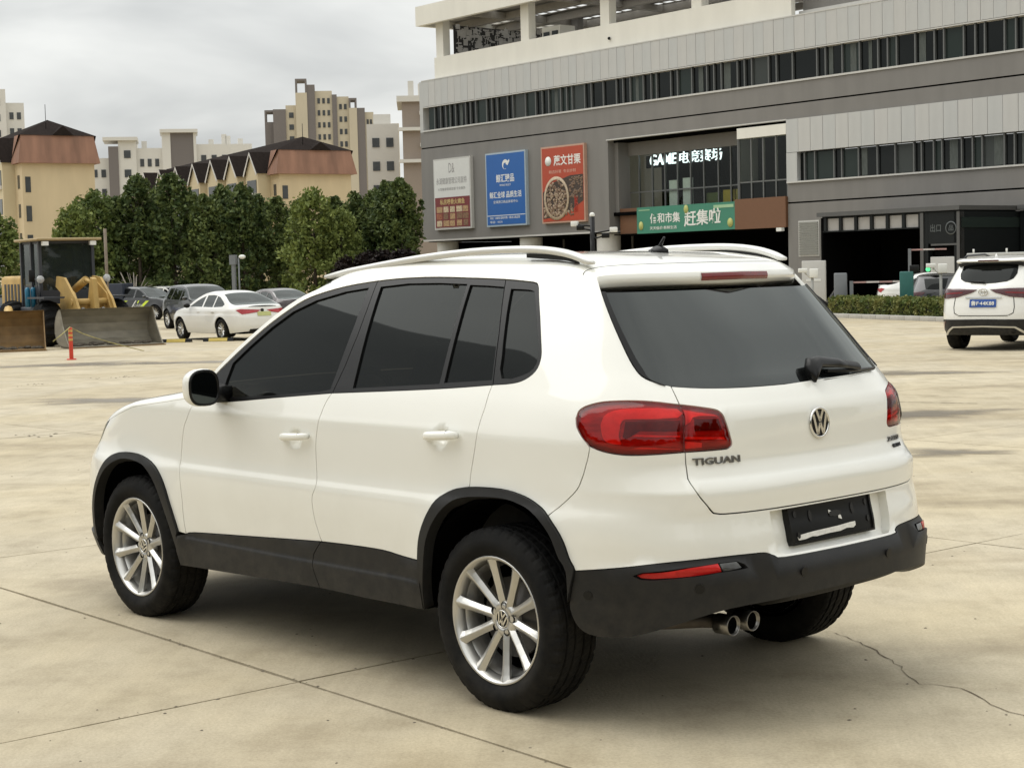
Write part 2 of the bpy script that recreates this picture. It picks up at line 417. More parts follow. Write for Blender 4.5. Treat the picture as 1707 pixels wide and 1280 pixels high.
def grid_surf(name, fn, ss, ts, mat, parent, mirror=False, flip=False):
    """smooth structured patch fn(s, t) -> points"""
    s_, t_ = np.meshgrid(ss, ts, indexing='ij'); P = fn(s_, t_); e = 1e-3
    a = fn(s_+e, t_)-fn(s_-e, t_); b = fn(s_, t_+e)-fn(s_, t_-e); n = np.cross(a, b)
    L = np.linalg.norm(n, axis=-1, keepdims=True); n = n/(L+1e-12)
    if flip: n = -n
    P = P.reshape(-1, 3); n = n.reshape(-1, 3); A, B = len(ss), len(ts)
    F = [(i*B+j, (i+1)*B+j, (i+1)*B+j+1, i*B+j+1) for i in range(A-1) for j in range(B-1)]
    q = F[len(F)//2]; c = np.cross(P[q[1]]-P[q[0]], P[q[2]]-P[q[0]])
    if c@n[q[0]] < 0: F = [f[::-1] for f in F]
    me = bpy.data.meshes.new(name); me.from_pydata(P.tolist(), [], F); me.update(); set_normals(me, n)
    return link_mesh(name, me, mat, parent)
class Cap:
    """hood / windscreen / roof surface spanning between the two upper side edges"""
    def __init__(s, S, ur, uf, zt, spine, bow, aT=.75, crown=.55):
        s.S, s.ur, s.uf = S, ur, uf; s.zt = pchip(*zip(*zt)); s.sp = pchip(*zip(*spine)); s.bow = pchip(*zip(*bow)); s.aT = aT; s.cr = crown
    def pt(s, u, t):
        """u: side station, t in [-1, 1] across"""
        u = np.asarray(u, float); t = np.asarray(t, float); sg = np.where(t < 0, -1., 1.); a = np.abs(t)
        z0 = s.zt(u); P0 = s.S.W(u, z0); e = 2e-3; T = (s.S.W(u, z0+e)-s.S.W(u, z0-e))/(2*e)
        xc = P0[..., 0]+s.bow(u); zs = s.sp(xc); dz = np.maximum(zs-z0, .004)
        P1 = P0+T*(dz*s.aT)[..., None]
        P3 = np.stack([xc, 0*xc, zs], -1)
        P2 = np.stack([xc*.7+.3*P0[..., 0], P0[..., 1]*s.cr, zs-.004], -1)
        w = (1-a)[..., None]
        P = (1-w)**3*P0+3*(1-w)**2*w*P1+3*(1-w)*w*w*P2+w**3*P3
        P[..., 1] *= sg
        return P

# ================================================================ THE WHITE SUV IN FRONT
S = CarSurf(WB=2.604,
    ar=[(.22,.86),(.30,.905),(.36,.925),(.45,.935),(.50,.938),(.565,.943),(.583,.938),(.600,.918),(.617,.899),(.66,.893),(.77,.872),(.80,.880),(.845,.882),(.865,.872),(.90,.838),(.95,.820),(1.03,.818),(1.10,.812),(1.14,.787),(1.20,.742),(1.26,.688),(1.40,.570),(1.55,.435),(1.66,.33)],
    af=[(.2,.80),(.4,.93),(.6,.91),(.75,.83),(.82,.75),(.9,.66),(1.0,.48),(1.1,.30),(1.3,.05),(1.6,.01)],
    bz=[(.2,.84),(.30,.868),(.45,.882),(.55,.89),(.70,.898),(.735,.8975),(.757,.894),(.785,.885),(.83,.879),(.95,.876),(1.02,.873),(1.06,.862),(1.13,.838),(1.20,.808),(1.40,.718),(1.56,.636),(1.66,.575)],
    pr=3.5, pf=3.0, barrel=.008, wheel_bump=.014, wr=.36)
U0 = S.u0
def MI(L): return [(2*U0-a, b) for a, b in L][::-1]
car = empty('parked_suv', (0, 0, 0), 0, 'large white SUV in the foreground seen from its left rear, empty black plate holder', 'car')
belt = crom([(2.055,1.060),(1.75,1.0775),(1.4463,1.1044),(1.0243,1.14),(.5421,1.168),(.2806,1.1854),(.0638,1.2034)], 3)
belt_f = crom([(2.055,1.060),(1.75,1.0775),(1.4463,1.1044),(1.0243,1.14)], 3)
belt_r = crom([(1.0243,1.14),(.5421,1.168),(.2806,1.1854),(.0638,1.2034)], 3)
dlo_rear = crom([(.0638,1.2034),(-.0539,1.2128),(-.1253,1.228),(-.1835,1.2584),(-.206,1.2986),(-.1965,1.345),(-.140,1.4482),(-.070,1.5302),(-.035,1.562),(.0,1.575),(.0276,1.5804)], 3)
dlo_top = crom([(.0276,1.5804),(.1857,1.592),(.4095,1.6008),(.5962,1.6065),(.7847,1.6055),(.98,1.596),(1.1884,1.575),(1.3767,1.540),(1.4845,1.503),(1.6346,1.422),(1.7491,1.3437),(1.8569,1.262),(1.9491,1.185),(2.055,1.068)], 3)
i98 = min(range(len(dlo_top)), key=lambda i: abs(dlo_top[i][0]-.98)); i186 = min(range(len(dlo_top)), key=lambda i: abs(dlo_top[i][0]-.1857))
bseam = [(.98,1.596),(.9755,1.48),(.978,1.3779),(.996,1.25),(1.0243,1.14)]
cseam = [(.1857,1.592),(.150,1.49),(.1158,1.3921),(.085,1.28),(.0638,1.2034)]
door_seam = crom([(1.0243,1.14),(1.0477,1.1015),(1.062,1.0589),(1.072,1.02),(1.083,.97),(1.0895,.92),(1.087,.8406),(1.0785,.7909),(1.0744,.7564),(1.0879,.7314),(1.0979,.7114),(1.0989,.6751),(1.0854,.6032),(1.0544,.5265)], 3)
rdoor_rear = crom([(.0638,1.2034),(.0683,1.17),(.0695,1.12),(.0772,1.0759),(.0861,1.0055),(.105,.92),(.1161,.87),(.1173,.8261)], 3)
fdoor_front = crom([(2.1258,.4515),(2.1354,.52),(2.140,.633),(2.1545,.76),(2.1555,.84),(2.134,.9367),(2.1053,.985),(2.078,1.0269),(2.055,1.060)], 3)
rarch_out = crom([(.4044,.5194),(.3924,.5951),(.3669,.6583),(.3192,.7292),(.2683,.7759),(.1954,.8102),(.1152,.8256),(.0001,.8323),(-.0946,.8301),(-.184,.8153),(-.2545,.790),(-.3086,.758),(-.3631,.6952),(-.3914,.6258),(-.3998,.5736)], 3)
ra_split = min(range(len(rarch_out)), key=lambda i: abs(rarch_out[i][0]-.1173)+(rarch_out[i][1] < .8)*9)
ra_bump = min(range(len(rarch_out)), key=lambda i: abs(rarch_out[i][0]+.3086))
rarch_in = crom([(.3972,.3304),(.3918,.404),(.3686,.5099),(.3402,.6077),(.2821,.6934),(.2117,.7522),(.1359,.782),(.0388,.7939),(-.0825,.7981),(-.1744,.7839),(-.2636,.7502),(-.3193,.700),(-.3509,.6347),(-.3704,.5699),(-.375,.50)], 3)
farch_out = crom([(2.1258,.4515),(2.1727,.4473),(2.1912,.4908),(2.2289,.5774),(2.2787,.6795),(2.3562,.7512),(2.4878,.7907),(2.6195,.799),(2.74,.7852),(2.8442,.7351),(2.921,.6521),(2.985,.56),(3.02,.46),(3.05,.36)], 3)[4:]
farch_in = crom([(2.1927,.2996),(2.2283,.4457),(2.2679,.541),(2.3237,.6517),(2.3813,.7131),(2.4612,.7526),(2.6014,.766),(2.7105,.7526),(2.8193,.7064),(2.9005,.6265),(2.9519,.55),(2.985,.45),(3.01,.33)], 3)
sill_top = crom([(2.1258,.4515),(2.0559,.464),(1.6739,.4887),(1.3,.512),(1.0544,.5265)], 3)
sill_top_r = crom([(1.0544,.5265),(.847,.5328),(.6437,.534),(.5244,.5237),(.4044,.5194)], 3)
sill_seam = crom([(1.0544,.5265),(1.090,.49),(1.1146,.4605),(1.1147,.4235),(1.10,.38),(1.0756,.331)], 3)
bumper_seam = crom([(-.5034,1.0043),(-.4917,.9567),(-.4673,.9062),(-.4205,.8552),(-.3643,.8052),(-.3086,.758)], 3)
rg_left = crom([(-.6032,1.5405),(-.638,1.4454),(-.6751,1.3472),(-.700,1.285),(-.7268,1.2448),(-.7722,1.2233),(-.8319,1.2096)], 3)
rg_bot = crom([(-.8319,1.2096),(-.9616,1.199),(-1.1754,1.1915),(U0,1.189)], 3)
seam_up = [(-.8319,1.2096),(-.838,1.18),(-.8450,1.1477)]
seam_mid = [(-.8450,1.1477),(-.8512,1.1289),(-.8542,1.0701),(-.8607,.9866)]
seam_low = crom([(-.8607,.9866),(-.8609,.9281),(-.852,.8812),(-.862,.8442),(-.8965,.8052),(-.9202,.7826),(-.9448,.7732),(-1.0348,.7690),(U0,.7670)], 3)
lampb_top = crom([(-.8450,1.1477),(-.7407,1.1609),(-.6492,1.1646),(-.5511,1.1605),(-.4809,1.1472),(-.4406,1.1292),(-.4264,1.1029)], 3)
lampb_bot = crom([(-.4264,1.1029),(-.4357,1.074),(-.464,1.0422),(-.5034,1.0105),(-.5478,.9945),(-.6096,.9838),(-.6803,.9804),(-.7949,.984),(-.8607,.9866)], 3)
lampg = crom([(-.8450,1.1477),(-.9213,1.1365),(-.983,1.1255),(-1.0029,1.1145),(-1.0137,1.098),(-1.0369,1.0492),(-1.0515,1.0115),(-1.0497,.998),(-1.037,.990),(-1.0134,.9874),(-.8607,.9866)], 3)
clad_top = crom([(-.3998,.5736),(-.6074,.6007),(-.7723,.6186),(-.9439,.6261),(-1.0793,.6248),(-1.1328,.6209),(-1.165,.608),(-1.2042,.5995),(U0,.597)], 3)
clad_bot = crom([(-.3998,.5736),(-.385,.50),(-.3731,.4358),(-.4026,.3706),(-.4686,.3462),(-.5877,.354),(-.72,.395),(-.86,.437),(-.9932,.456),(-1.2739,.4628),(U0,.464)], 3)

ZT = [(-.85,1.57),(-.585,1.590),(-.46,1.601),(-.3,1.607),(0,1.612),(.2,1.6165),(.41,1.6235),(.60,1.629),(.79,1.628),(.98,1.618),(1.19,1.597),(1.38,1.562),(1.49,1.525),(1.64,1.444),(1.76,1.362),(1.87,1.28),(1.965,1.20),(2.07,1.09),(2.25,1.062),(2.6,1.018),(3.0,.945),(3.25,.87),(3.6,.79),(4.2,.76)]
ur = -.585; uf = 3.62
_x = float(S.W(ur, 1.590)[0])
cap = Cap(S, ur, uf, ZT,
    aT=1.08, crown=.88, spine=[(-.47,1.598),(-.44,1.610),(-.38,1.632),(-.28,1.655),(-.15,1.672),(0,1.686),(.4,1.697),(.8,1.695),(1.1,1.684),(1.3,1.660),(1.45,1.615),(1.6,1.535),(1.9,1.36),(2.26,1.15),(2.36,1.125),(2.9,1.028),(3.2,.945),(3.42,.845),(3.56,.77)],
    bow=[(ur,-.455-_x),(-.2,-.05),(.2,0),(1.0,.10),(1.4,.16),(2.0,.26),(2.12,.25),(2.6,.16),(3.0,.12),(3.3,.16),(3.62,.20)])
def zt(u): return float(cap.zt(u))

# --- side panels (left and right)
DOORZ = (.50,.735,.745,.755,.765,.775,.785,1.03,1.045,1.06)
def cup(cu, cz):
    def f(u, z):
        d = np.hypot((u-cu)/.052, (z-cz)/.048); return -.020*(1-smooth(.15, 1.0, d))
    return f
fd = panel(S, 'front_door', belt_f+door_seam[1:]+sill_top[::-1][1:]+fdoor_front[1:-1], M_WHITE, car, step=.02, zrows=DOORZ, mirror=True, bulge=cup(1.236,.945))
rd = panel(S, 'rear_door', belt_r+rdoor_rear[1:]+rarch_out[:ra_split][::-1]+sill_top_r[::-1][1:]+door_seam[::-1][1:-1], M_WHITE, car, step=.02, zrows=DOORZ, mirror=True, bulge=cup(.290,1.003))
zt_line = [(u, zt(u)+.004) for u in np.linspace(2.09, ur, 60)]
qp = rdoor_rear[::-1][:-1]+dlo_rear[:-1]+dlo_top+[(2.075,1.066)]+zt_line+[(-.6032,1.5405)]+rg_left[1:]+seam_up[1:]+lampb_top[1:]+[p for p in lampb_bot[1:] if p[0] > -.5034]+bumper_seam+rarch_out[ra_split:ra_bump][::-1]
panel(S, 'quarter_panel', qp, M_WHITE, car, step=.03, edge=.022, inset=.0018, mirror=True)
hl = [(3.02,.925),(3.12,.925),(3.28,.865),(3.46,.80),(3.40,.735),(3.22,.765),(3.10,.83)]
fend = fdoor_front[:-1]+[(2.075,1.062)]+[(u, zt(u)) for u in np.linspace(2.10, 3.0, 24)]+[(3.02,.925),(3.10,.83),(3.02,.715),(2.935,.632)]+[p for p in farch_out[::-1] if p[0] < 2.93]
panel(S, 'front_fender', fend, M_WHITE, car, step=.035, mirror=True)
panel(S, 'headlight', crom(hl+[hl[0]], 3)[:-1], M_GLASS, car, step=.03, mirror=True)
fb = [p for p in farch_out if p[0] >= 2.93]+[(3.3,.36),(3.7,.34),(S.u1,.34)]
fb = [(2.935,.632)]+fb
fbp = fb+[(2*S.u1-a, b) for a, b in fb[::-1][1:]]
fbt = [(3.02,.715),(3.10,.83),(3.22,.765),(3.40,.735),(3.46,.80),(3.62,.785),(S.u1,.77)]
fbp = fbp+[(2*S.u1-a, b) for a, b in fbt[:-1]]+fbt[::-1]
panel(S, 'front_bumper', fbp, M_WHITE, car, step=.05)
panel(S, 'front_bumper_lip', [(3.05,.36),(3.3,.36),(S.u1,.34),(2*S.u1-3.3,.36),(2*S.u1-3.05,.36),(2*S.u1-3.03,.25),(S.u1,.23),(3.03,.25)], M_BLACKP, car, off=.012, step=.05)
for nm, poly, hole in (('front_door_window_frame', belt_f+bseam[::-1][1:]+dlo_top[i98+1:-1], [(1.84,1.094),(1.5,1.114),(1.105,1.146),(1.047,1.157),(1.034,1.30),(1.0245,1.42),(1.0225,1.568),(1.1715,1.553),(1.36,1.517),(1.50,1.470),(1.6234,1.400),(1.741,1.317),(1.835,1.242),(1.842,1.17)]),
        ('rear_door_window_frame', belt_r+cseam[::-1][1:]+dlo_top[i186+1:i98]+bseam[:-1], [(.9401,1.5714),(.9215,1.3784),(.8974,1.1661),(.5525,1.1885),(.3715,1.1998),(.387,1.39),(.4025,1.5763),(.58,1.5825),(.7696,1.5827)]),
        ('quarter_window_frame', cseam+dlo_rear[1:-1]+dlo_top[:i186], crom([(.1331,1.5552),(.0248,1.5503),(-.0143,1.5356),(-.055,1.500),(-.1176,1.4302),(-.1699,1.3515),(-.1811,1.3088),(-.1633,1.2705),(-.0993,1.2444),(.0268,1.2306),(.060,1.31),(.0873,1.3954),(.110,1.47),(.1331,1.5552)], 2)[:-1])):
    holes = [hole]; r2h = [(.3797,1.5725),(.28,1.569),(.1805,1.563),(.1295,1.41),(.0792,1.2228),(.3426,1.2046)]
    if nm.startswith('rear'): holes.append(r2h)
    panel(S, nm, poly, M_TRIM, car, holes=holes, off=-.003, inset=.002, step=.04, edge=.025, depth=.02, mirror=True)
    panel(S, 'side_window', hole, M_GLASS, car, off=-.011, inset=-.004, step=.04, edge=.025, depth=.004, mirror=True)
    if len(holes) > 1: panel(S, 'side_window', r2h, M_GLASS, car, off=-.011, inset=-.004, step=.04, edge=.025, depth=.004, mirror=True)
# black lower cladding
def sillb(u, z): return .006+.010*smooth(.45, .425, z)-.006*smooth(.50, .53, z)
def smoothd(a, b, x): return 1-smooth(b, a, x)
def sillb(u, z): return .004+.010*smoothd(.45, .425, z)+.003*smoothd(.525, .51, z)
panel(S, 'front_door_cladding', sill_top+sill_seam[1:]+[(1.5,.321),(1.8247,.3102),(2.1927,.2996)]+[(2.208,.37),(2.2283,.4457)][:1]+[(2.19,.440)], M_BLACKP, car, step=.03, zrows=(.41,.425,.437,.45,.51,.52), bulge=sillb, mirror=True, depth=.02)
panel(S, 'rear_door_cladding', sill_top_r+[(.402,.42),(.4025,.3297)]+[(.7658,.3273),(1.0756,.331)]+sill_seam[::-1][1:-1], M_BLACKP, car, step=.03, zrows=(.41,.425,.437,.45,.51,.52), bulge=sillb, mirror=True, depth=.02)
ro = rarch_out+[(-.3731,.46)]
panel(S, 'wheel_arch_trim', ro+rarch_in[::-1]+[(.4025,.3297)], M_BLACKP, car, off=.014, inset=.001, step=.02, edge=.02, depth=.05, mirror=True)
panel(S, 'wheel_arch_trim', [(2.19,.443)]+farch_out+farch_in[::-1]+[(2.1927,.2996)], M_BLACKP, car, off=.014, inset=.001, step=.02, edge=.02, depth=.05, mirror=True)

# --- rear
gate = rg_bot+MI(rg_bot)[1:]
lg = [p for p in lampg]
gate_poly = seam_up+lg[1:]+seam_low[1:]+MI(seam_low)[1:]+MI(lg)[1:]+MI(seam_up)[1:]+MI(rg_bot)[1:]+rg_bot[::-1][1:-1]
GZ = (.775,.80,.815,.83,.845,.855,.865,.875,.885,.90,.915,.93,.95,.99,1.03,1.08,1.095,1.105,1.115,1.125,1.135,1.15)
tg = panel(S, 'tailgate', gate_poly, M_WHITE, car, step=.03, zrows=GZ, inset=.0025, depth=.03)
rgp = rg_left+rg_bot[1:]+MI(rg_bot)[1:]+MI(rg_left)[1:]
for k in range(1, 12): rgp.append((2*U0+.6032+(k/12)*(2*abs(U0)-2*.6032), 1.5405))
rgl = panel(S, 'rear_window', rgp, glass_mat('rear_window_glass', tint=.06, see=.15, ior=1.66), tg, off=-.004, inset=.002, step=.04, edge=.025, depth=.01)
for f in (lambda q: q, MI):
    ln = [p for p in rg_left if p[1] > 1.222]
    panel(S, 'window_edge_trim', f(ln+[(a-.030-.012*(1.54-b), b-(.012 if b < 1.26 else 0)) for a, b in ln[::-1]]), M_TRIM, rgl, off=.004, inset=.002, step=.04, edge=.02, depth=.006)
hw = .345                                                   # half-width of the plate recess, from the centre line
rec = [(U0+hw,.758),(U0+hw-.006,.66),(U0+hw-.012,.622),(U0+hw-.035,.6095),(U0,.608),(U0-hw+.035,.6095),(U0-hw+.012,.622),(U0-hw+.006,.66),(U0-hw,.758)]
rb = [p for p in lampb_bot if p[0] <= -.5034]+seam_low[1:]+MI(seam_low)[1:]+MI([p for p in lampb_bot if p[0] <= -.5034])+MI(bumper_seam)[::-1][1:][::1] if False else None
lb2 = [p for p in lampb_bot if p[0] <= -.503]
half = rarch_out[ra_bump:][::-1]+bumper_seam[::-1][1:]+lb2+seam_low[1:]            # arch bottom -> up -> to centre
botm = clad_top                                                                     # arch bottom -> centre
rb = half+MI(half)[1:]+MI(botm)[::-1][::-1][1:]
rb = half+MI(half)[1:]+[p for p in MI(botm)[::-1]][1:]+botm[::-1][1:-1]
BZ = (.62,.65,.70,.74,.80,.84,.86,.90,.95)
panel(S, 'rear_bumper', rb, M_WHITE, car, holes=[rec], step=.04, zrows=BZ, inset=.0022, depth=.045)
panel(S, 'plate_recess', rec, M_WHITE, car, off=-.036, inset=-.004, step=.04, depth=.002)
cb = clad_top+MI(clad_top)[1:]+MI(clad_bot)[::-1][1:]+clad_bot[::-1][1:-1] if False else None
cb = clad_top+MI(clad_top)[1:]+[p for p in MI(clad_bot)[::-1]][1:]+clad_bot[::-1][1:-1]
refl = [(-.6087,.5720),(-.64,.5830),(-.80,.5985),(-.93,.6065),(-.99,.607),(-1.010,.596),(-1.012,.586),(-.90,.5805),(-.76,.566),(-.67,.5585),(-.63,.5600)]
def cladb(u, z): return 0*u+.004*smooth(.56, .585, z)
bc = panel(S, 'bumper_cladding', cb, M_BLACKP, car, holes=[refl, MI(refl)], off=.002, step=.035, zrows=(.38,.42,.46,.50,.53,.555,.565,.573,.58,.586,.592,.598,.604,.61,.617), inset=.001, edge=.02, depth=.05)
M_REFL = pmat('red_reflector_plastic', (.52, .012, .010), rough=.25, var=.12, scale=60, coat=.15, spec=.3)
M_REV = pmat('grey_clear_lens', (.055, .055, .052), rough=.2, var=.4, scale=40, coat=.2)
for f in (lambda p: p, MI):
    panel(S, 'reflector', f([(-.615,.5720),(-.64,.5815),(-.80,.597),(-.912,.604),(-.912,.5825),(-.76,.567),(-.67,.5605),(-.632,.5620)]), M_REFL, bc, off=-.012, inset=.001, step=.012, edge=.012, bulge=lambda u, z: .020*smooth(.572, .606, z))
    panel(S, 'reversing_lamp', f([(-.917,.6042),(-.985,.6052),(-.994,.590),(-.917,.584)]), M_REV, bc, off=-.012, inset=.001, step=.012, edge=.012, bulge=lambda u, z: .018*smooth(.575, .606, z))
    panel(S, 'reflector_recess', f(refl), M_TRIM, bc, off=-.026, inset=-.006, step=.04, edge=.02)
for (u, z, r) in ((-.445,.492,.016),(-.826,.528,.017),(-1.2712,.5424,.017),(2*U0+1.2712,.5424,.017),(2*U0+.826,.528,.017),(2*U0+.445,.492,.016)):
    th = np.linspace(0, 2*np.pi, 15)[:-1]
    panel(S, 'parking_sensor', [(u+r*math.cos(a), z+r*math.sin(a)) for a in th], M_TRIM, bc, off=.004, inset=0, step=.02, edge=.006, depth=.006)
# --- tail lamps: silver reflectors and dark housings under a red lens
def lens_mat(name, col):
    m, t, b = nmat(name); t.nodes.remove(b); o = [n for n in t.nodes if n.type == 'OUTPUT_MATERIAL'][0]
    tr = t.nodes.new('ShaderNodeBsdfTransparent'); tr.inputs['Color'].default_value = (*col, 1)
    g = t.nodes.new('ShaderNodeBsdfGlossy'); g.inputs['Roughness'].default_value = .03; g.inputs['Color'].default_value = (.8, .8, .8, 1)
    fr = t.nodes.new('ShaderNodeFresnel'); fr.inputs['IOR'].default_value = 1.48
    x = t.nodes.new('ShaderNodeMixShader'); t.links.new(fr.outputs[0], x.inputs[0]); t.links.new(tr.outputs[0], x.inputs[1]); t.links.new(g.outputs[0], x.inputs[2])
    t.links.new(x.outputs[0], o.inputs['Surface']); return m
M_LENS = lens_mat('red_lamp_lens', (1.0, .11, .085))
M_LIN = pmat('lamp_inner_dark', (.40, .36, .36), rough=.35, var=.35, scale=14, stretch=(1, 1, 6))
M_LREF = pmat('lamp_silver_reflector', (.95, .92, .92), rough=.35, var=.08, scale=50)
M_LBLK = pmat('lamp_smoked_inner', (.085, .07, .07), rough=.3, var=.4, scale=60)
lampb = lampb_top+lampb_bot[1:-1]+seam_mid[::-1][:-1]
lampgp = lampg+seam_mid[::-1][1:-1]
for f in (lambda p: p, MI):
    tl = panel(S, 'tail_lamp', f(lampb), M_LIN, car, off=-.014, inset=.0, step=.03, edge=.02, depth=.02)
    t2_ = panel(S, 'tail_lamp', f(lampgp), M_LIN, car, off=-.014, inset=.0, step=.03, edge=.02, depth=.02)
    panel(S, 'lamp_reflector', f(crom([(-.533,1.084),(-.5442,1.1143),(-.5886,1.134),(-.6771,1.1424),(-.8342,1.1369),(-.8285,1.1073),(-.664,1.1053),(-.6187,1.1001),(-.612,1.07),(-.612,1.0474),(-.6208,1.0302),(-.6246,1.016),(-.570,1.024),(-.545,1.05),(-.533,1.084)], 2)[:-1]), M_LREF, tl, off=-.007, inset=0, step=.03, edge=.02, depth=.008)
    panel(S, 'lamp_reflector', f([(-.66,1.0025),(-.8446,.9954),(-.8446,.9985),(-.70,1.0075)]), M_LREF, tl, off=-.008, inset=0, step=.03, edge=.02, depth=.008)
    panel(S, 'lamp_reflector', f([(-.68,1.052),(-.8428,1.0446),(-.8428,1.0386),(-.66,1.0455)]), M_LREF, tl, off=-.006, inset=0, step=.03, edge=.02, depth=.008)
    panel(S, 'lamp_chamber', f([(-.63,1.097),(-.70,1.099),(-.8385,1.097),(-.8415,1.060),(-.69,1.066),(-.66,1.05),(-.64,1.038),(-.628,1.045)]), M_LBLK, tl, off=-.0085, inset=0, step=.03, edge=.02, depth=.006)
    panel(S, 'lamp_reflector', f([(-.8575,1.1325),(-.975,1.112),(-.990,1.105),(-.9156,1.1103),(-.8874,1.1066),(-.8763,1.0885),(-.8573,1.078)]), M_LREF, t2_, off=-.007, inset=0, step=.03, edge=.015, depth=.008)
    panel(S, 'lamp_reflector', f([(-.862,1.040),(-1.022,1.030),(-1.028,1.021),(-.862,1.031)]), M_LREF, t2_, off=-.007, inset=0, step=.03, edge=.015, depth=.008)
    panel(S, 'lamp_reflector', f([(-.863,1.023),(-.93,1.015),(-.93,.998),(-.863,.997)]), M_LREF, t2_, off=-.0095, inset=0, step=.03, edge=.015, depth=.005)
    panel(S, 'lamp_chamber', f([(-.895,1.10),(-.995,1.095),(-1.012,1.055),(-.90,1.058)]), M_LBLK, t2_, off=-.008, inset=0, step=.03, edge=.015, depth=.006)
    for q, pl, par in ((lampb, None, tl), (lampgp, None, t2_)):
        pa = np.array(f(q))
        def dome(u, z, pa=pa): return .009*smooth(0, .03, dist_poly(np.stack([np.atleast_1d(u), np.atleast_1d(z)], 1), pa))-.003
        panel(S, 'lamp_lens', f(q), M_LENS, par, off=0, inset=.0025, step=.015, edge=.015, depth=.012, bulge=dome)

# --- roof, spoiler, windscreen, hood
grid_surf('roof', lambda s, t: cap.pt(s, t), np.concatenate([np.linspace(ur+.115, 1.30, 46)]), np.sin(np.linspace(-math.pi/2, math.pi/2, 45)), M_WHITE, car)
us_p = np.linspace(1.30, 2.085, 24)
for sgn in (1, -1):
    grid_surf('windscreen_pillar', lambda s, t, g=sgn: cap.pt(s, g*t), us_p, np.linspace(.88, 1.0, 7), M_WHITE, car, flip=(sgn < 0))
grid_surf('windscreen', lambda s, t: cap.pt(s, t), us_p[:-1], np.linspace(-.876, .876, 25), M_GLASS, car)
grid_surf('windscreen_cowl', lambda s, t: cap.pt(s, t)-np.array([0, 0, .004]), np.linspace(2.055, 2.105, 4), np.linspace(-.95, .95, 25), M_TRIM, car)
grid_surf('hood', lambda s, t: cap.pt(s, t), np.linspace(2.107, 3.60, 34), np.sin(np.linspace(-math.pi/2*.985, math.pi/2*.985, 37)), M_WHITE, car)
tsp = np.sin(np.linspace(-math.pi/2, math.pi/2, 61))
sp_o = grid_surf('roof_spoiler', lambda s, t: cap.pt(s, t), np.linspace(ur, ur+.108, 8), tsp, M_WHITE, car)
def spface(s, t):
    """rear face and underside of the spoiler: s 0..1 down the face, 1..2 under to the glass"""
    E = cap.pt(np.full_like(t, ur), t)
    k = np.clip(s, 0, 1); drop = .046*k; back = -.011*np.sin(np.pi*np.clip(k, 0, 1))*(1-.3*np.abs(t))
    P = E+np.stack([back+.006*k, 0*t, -drop], -1)
    m = np.clip(s-1, 0, 1)
    P = P+np.stack([.075*m, -.02*m*np.sign(t)*np.abs(t)**3, -.016*np.sin(np.pi/2*m)], -1)
    return P
grid_surf('spoiler_lip', spface, np.concatenate([np.linspace(0, 1, 11), np.linspace(1.05, 2, 5)]), tsp, M_WHITE, sp_o, flip=True)
M_BRK = pmat('dark_red_brake_lens', (.16, .006, .006), rough=.2, var=.2, scale=60, coat=.5)
tb = .188/.62
grid_surf('brake_light', lambda s, t: spface(s, t)+np.array([-.003, 0, 0]), np.linspace(.10, .72, 6), np.linspace(-tb*.48, tb*.48, 15), M_BRK, sp_o, flip=True)
# under the spoiler: black strip closing the gap above the glass
rp = rgp
# --- roof rails, antenna, wiper
def rail(sg):
    c = crom([(1.43,1.625),(1.30,1.645),(1.177,1.660),(.77,1.698),(.467,1.7155),(.218,1.7195),(.05,1.715),(-.08,1.700),(-.17,1.678),(-.235,1.652)], 5)
    rings = []
    for i, (x, z) in enumerate(c):
        k = i/(len(c)-1); e = min(1, min(k, 1-k)*9+.45); w = .019*e; h = .0145*e
        yy = sg*(.565-.012*abs(k-.5)); th = np.linspace(0, 2*np.pi, 11)[:-1]
        rings.append([(x, yy+w*np.sign(math.cos(a))*abs(math.cos(a))**.7, z-h+h*np.sign(math.sin(a))*abs(math.sin(a))**.7) for a in th])
    rl = MB().loft(rings).build('roof_rail', pmat('satin_silver_rail', (.74, .735, .70), rough=.34, metal=.25, var=.02), car)
    for (xa, xb) in ((-.155, .115), (1.05, 1.33)):
        pts = [p for p in c if xa <= p[0] <= xb]
        top = [(p[0], p[1]-.03) for p in pts]
        low = [(p[0], min(1.655+.03*smooth(-.3, .3, p[0])*1.0, p[1]-.032)-.006) for p in pts]
        poly = [(x, sg*.552, z) for x, z in top]+[(x, sg*.552, z) for x, z in low[::-1]]
        MB().prism(poly, (0, sg*.022, 0)).build('rail_foot', M_BLACKP, rl)
for sg in (1, -1): rail(sg)
an = MB(); an.loft([[( -.045+dx, dy, z) for dx, dy in ((-.052*k, 0), (-.03*k, .022*k), (.02*k, .026*k), (.06*k, 0), (.02*k, -.026*k), (-.03*k, -.022*k))] for z, k in ((1.672, 1), (1.692, .95), (1.704, .55), (1.709, .2))])
an.tube([(-.045, 0, 1.695), (-.058, 0, 1.718), (-.074, 0, 1.742)], [.011, .007, .004], 8)
an.build('roof_antenna', M_TRIM, car)
def onS(u, z, off): return S.W(u, z)+S.N(u, z)*off
wp = MB()
th = np.linspace(0, 2*np.pi, 13)[:-1]
arm = [(-1.575,1.205,.018,.030,.016),(-1.60,1.222,.026,.032,.020),(-1.66,1.238,.028,.020,.018),(-1.78,1.229,.027,.016,.014),(-1.92,1.213,.024,.013,.011)]
wp.loft([[onS(u, z+hh*math.sin(a), o+ww*math.cos(a)) for a in th] for u, z, o, hh, ww in arm])
wp.tube([onS(-1.70, 1.213, .012), onS(-1.90, 1.206, .010), onS(-2.08, 1.203, .010)], .007, 6)
wp.build('rear_wiper', M_TRIM, rgl)
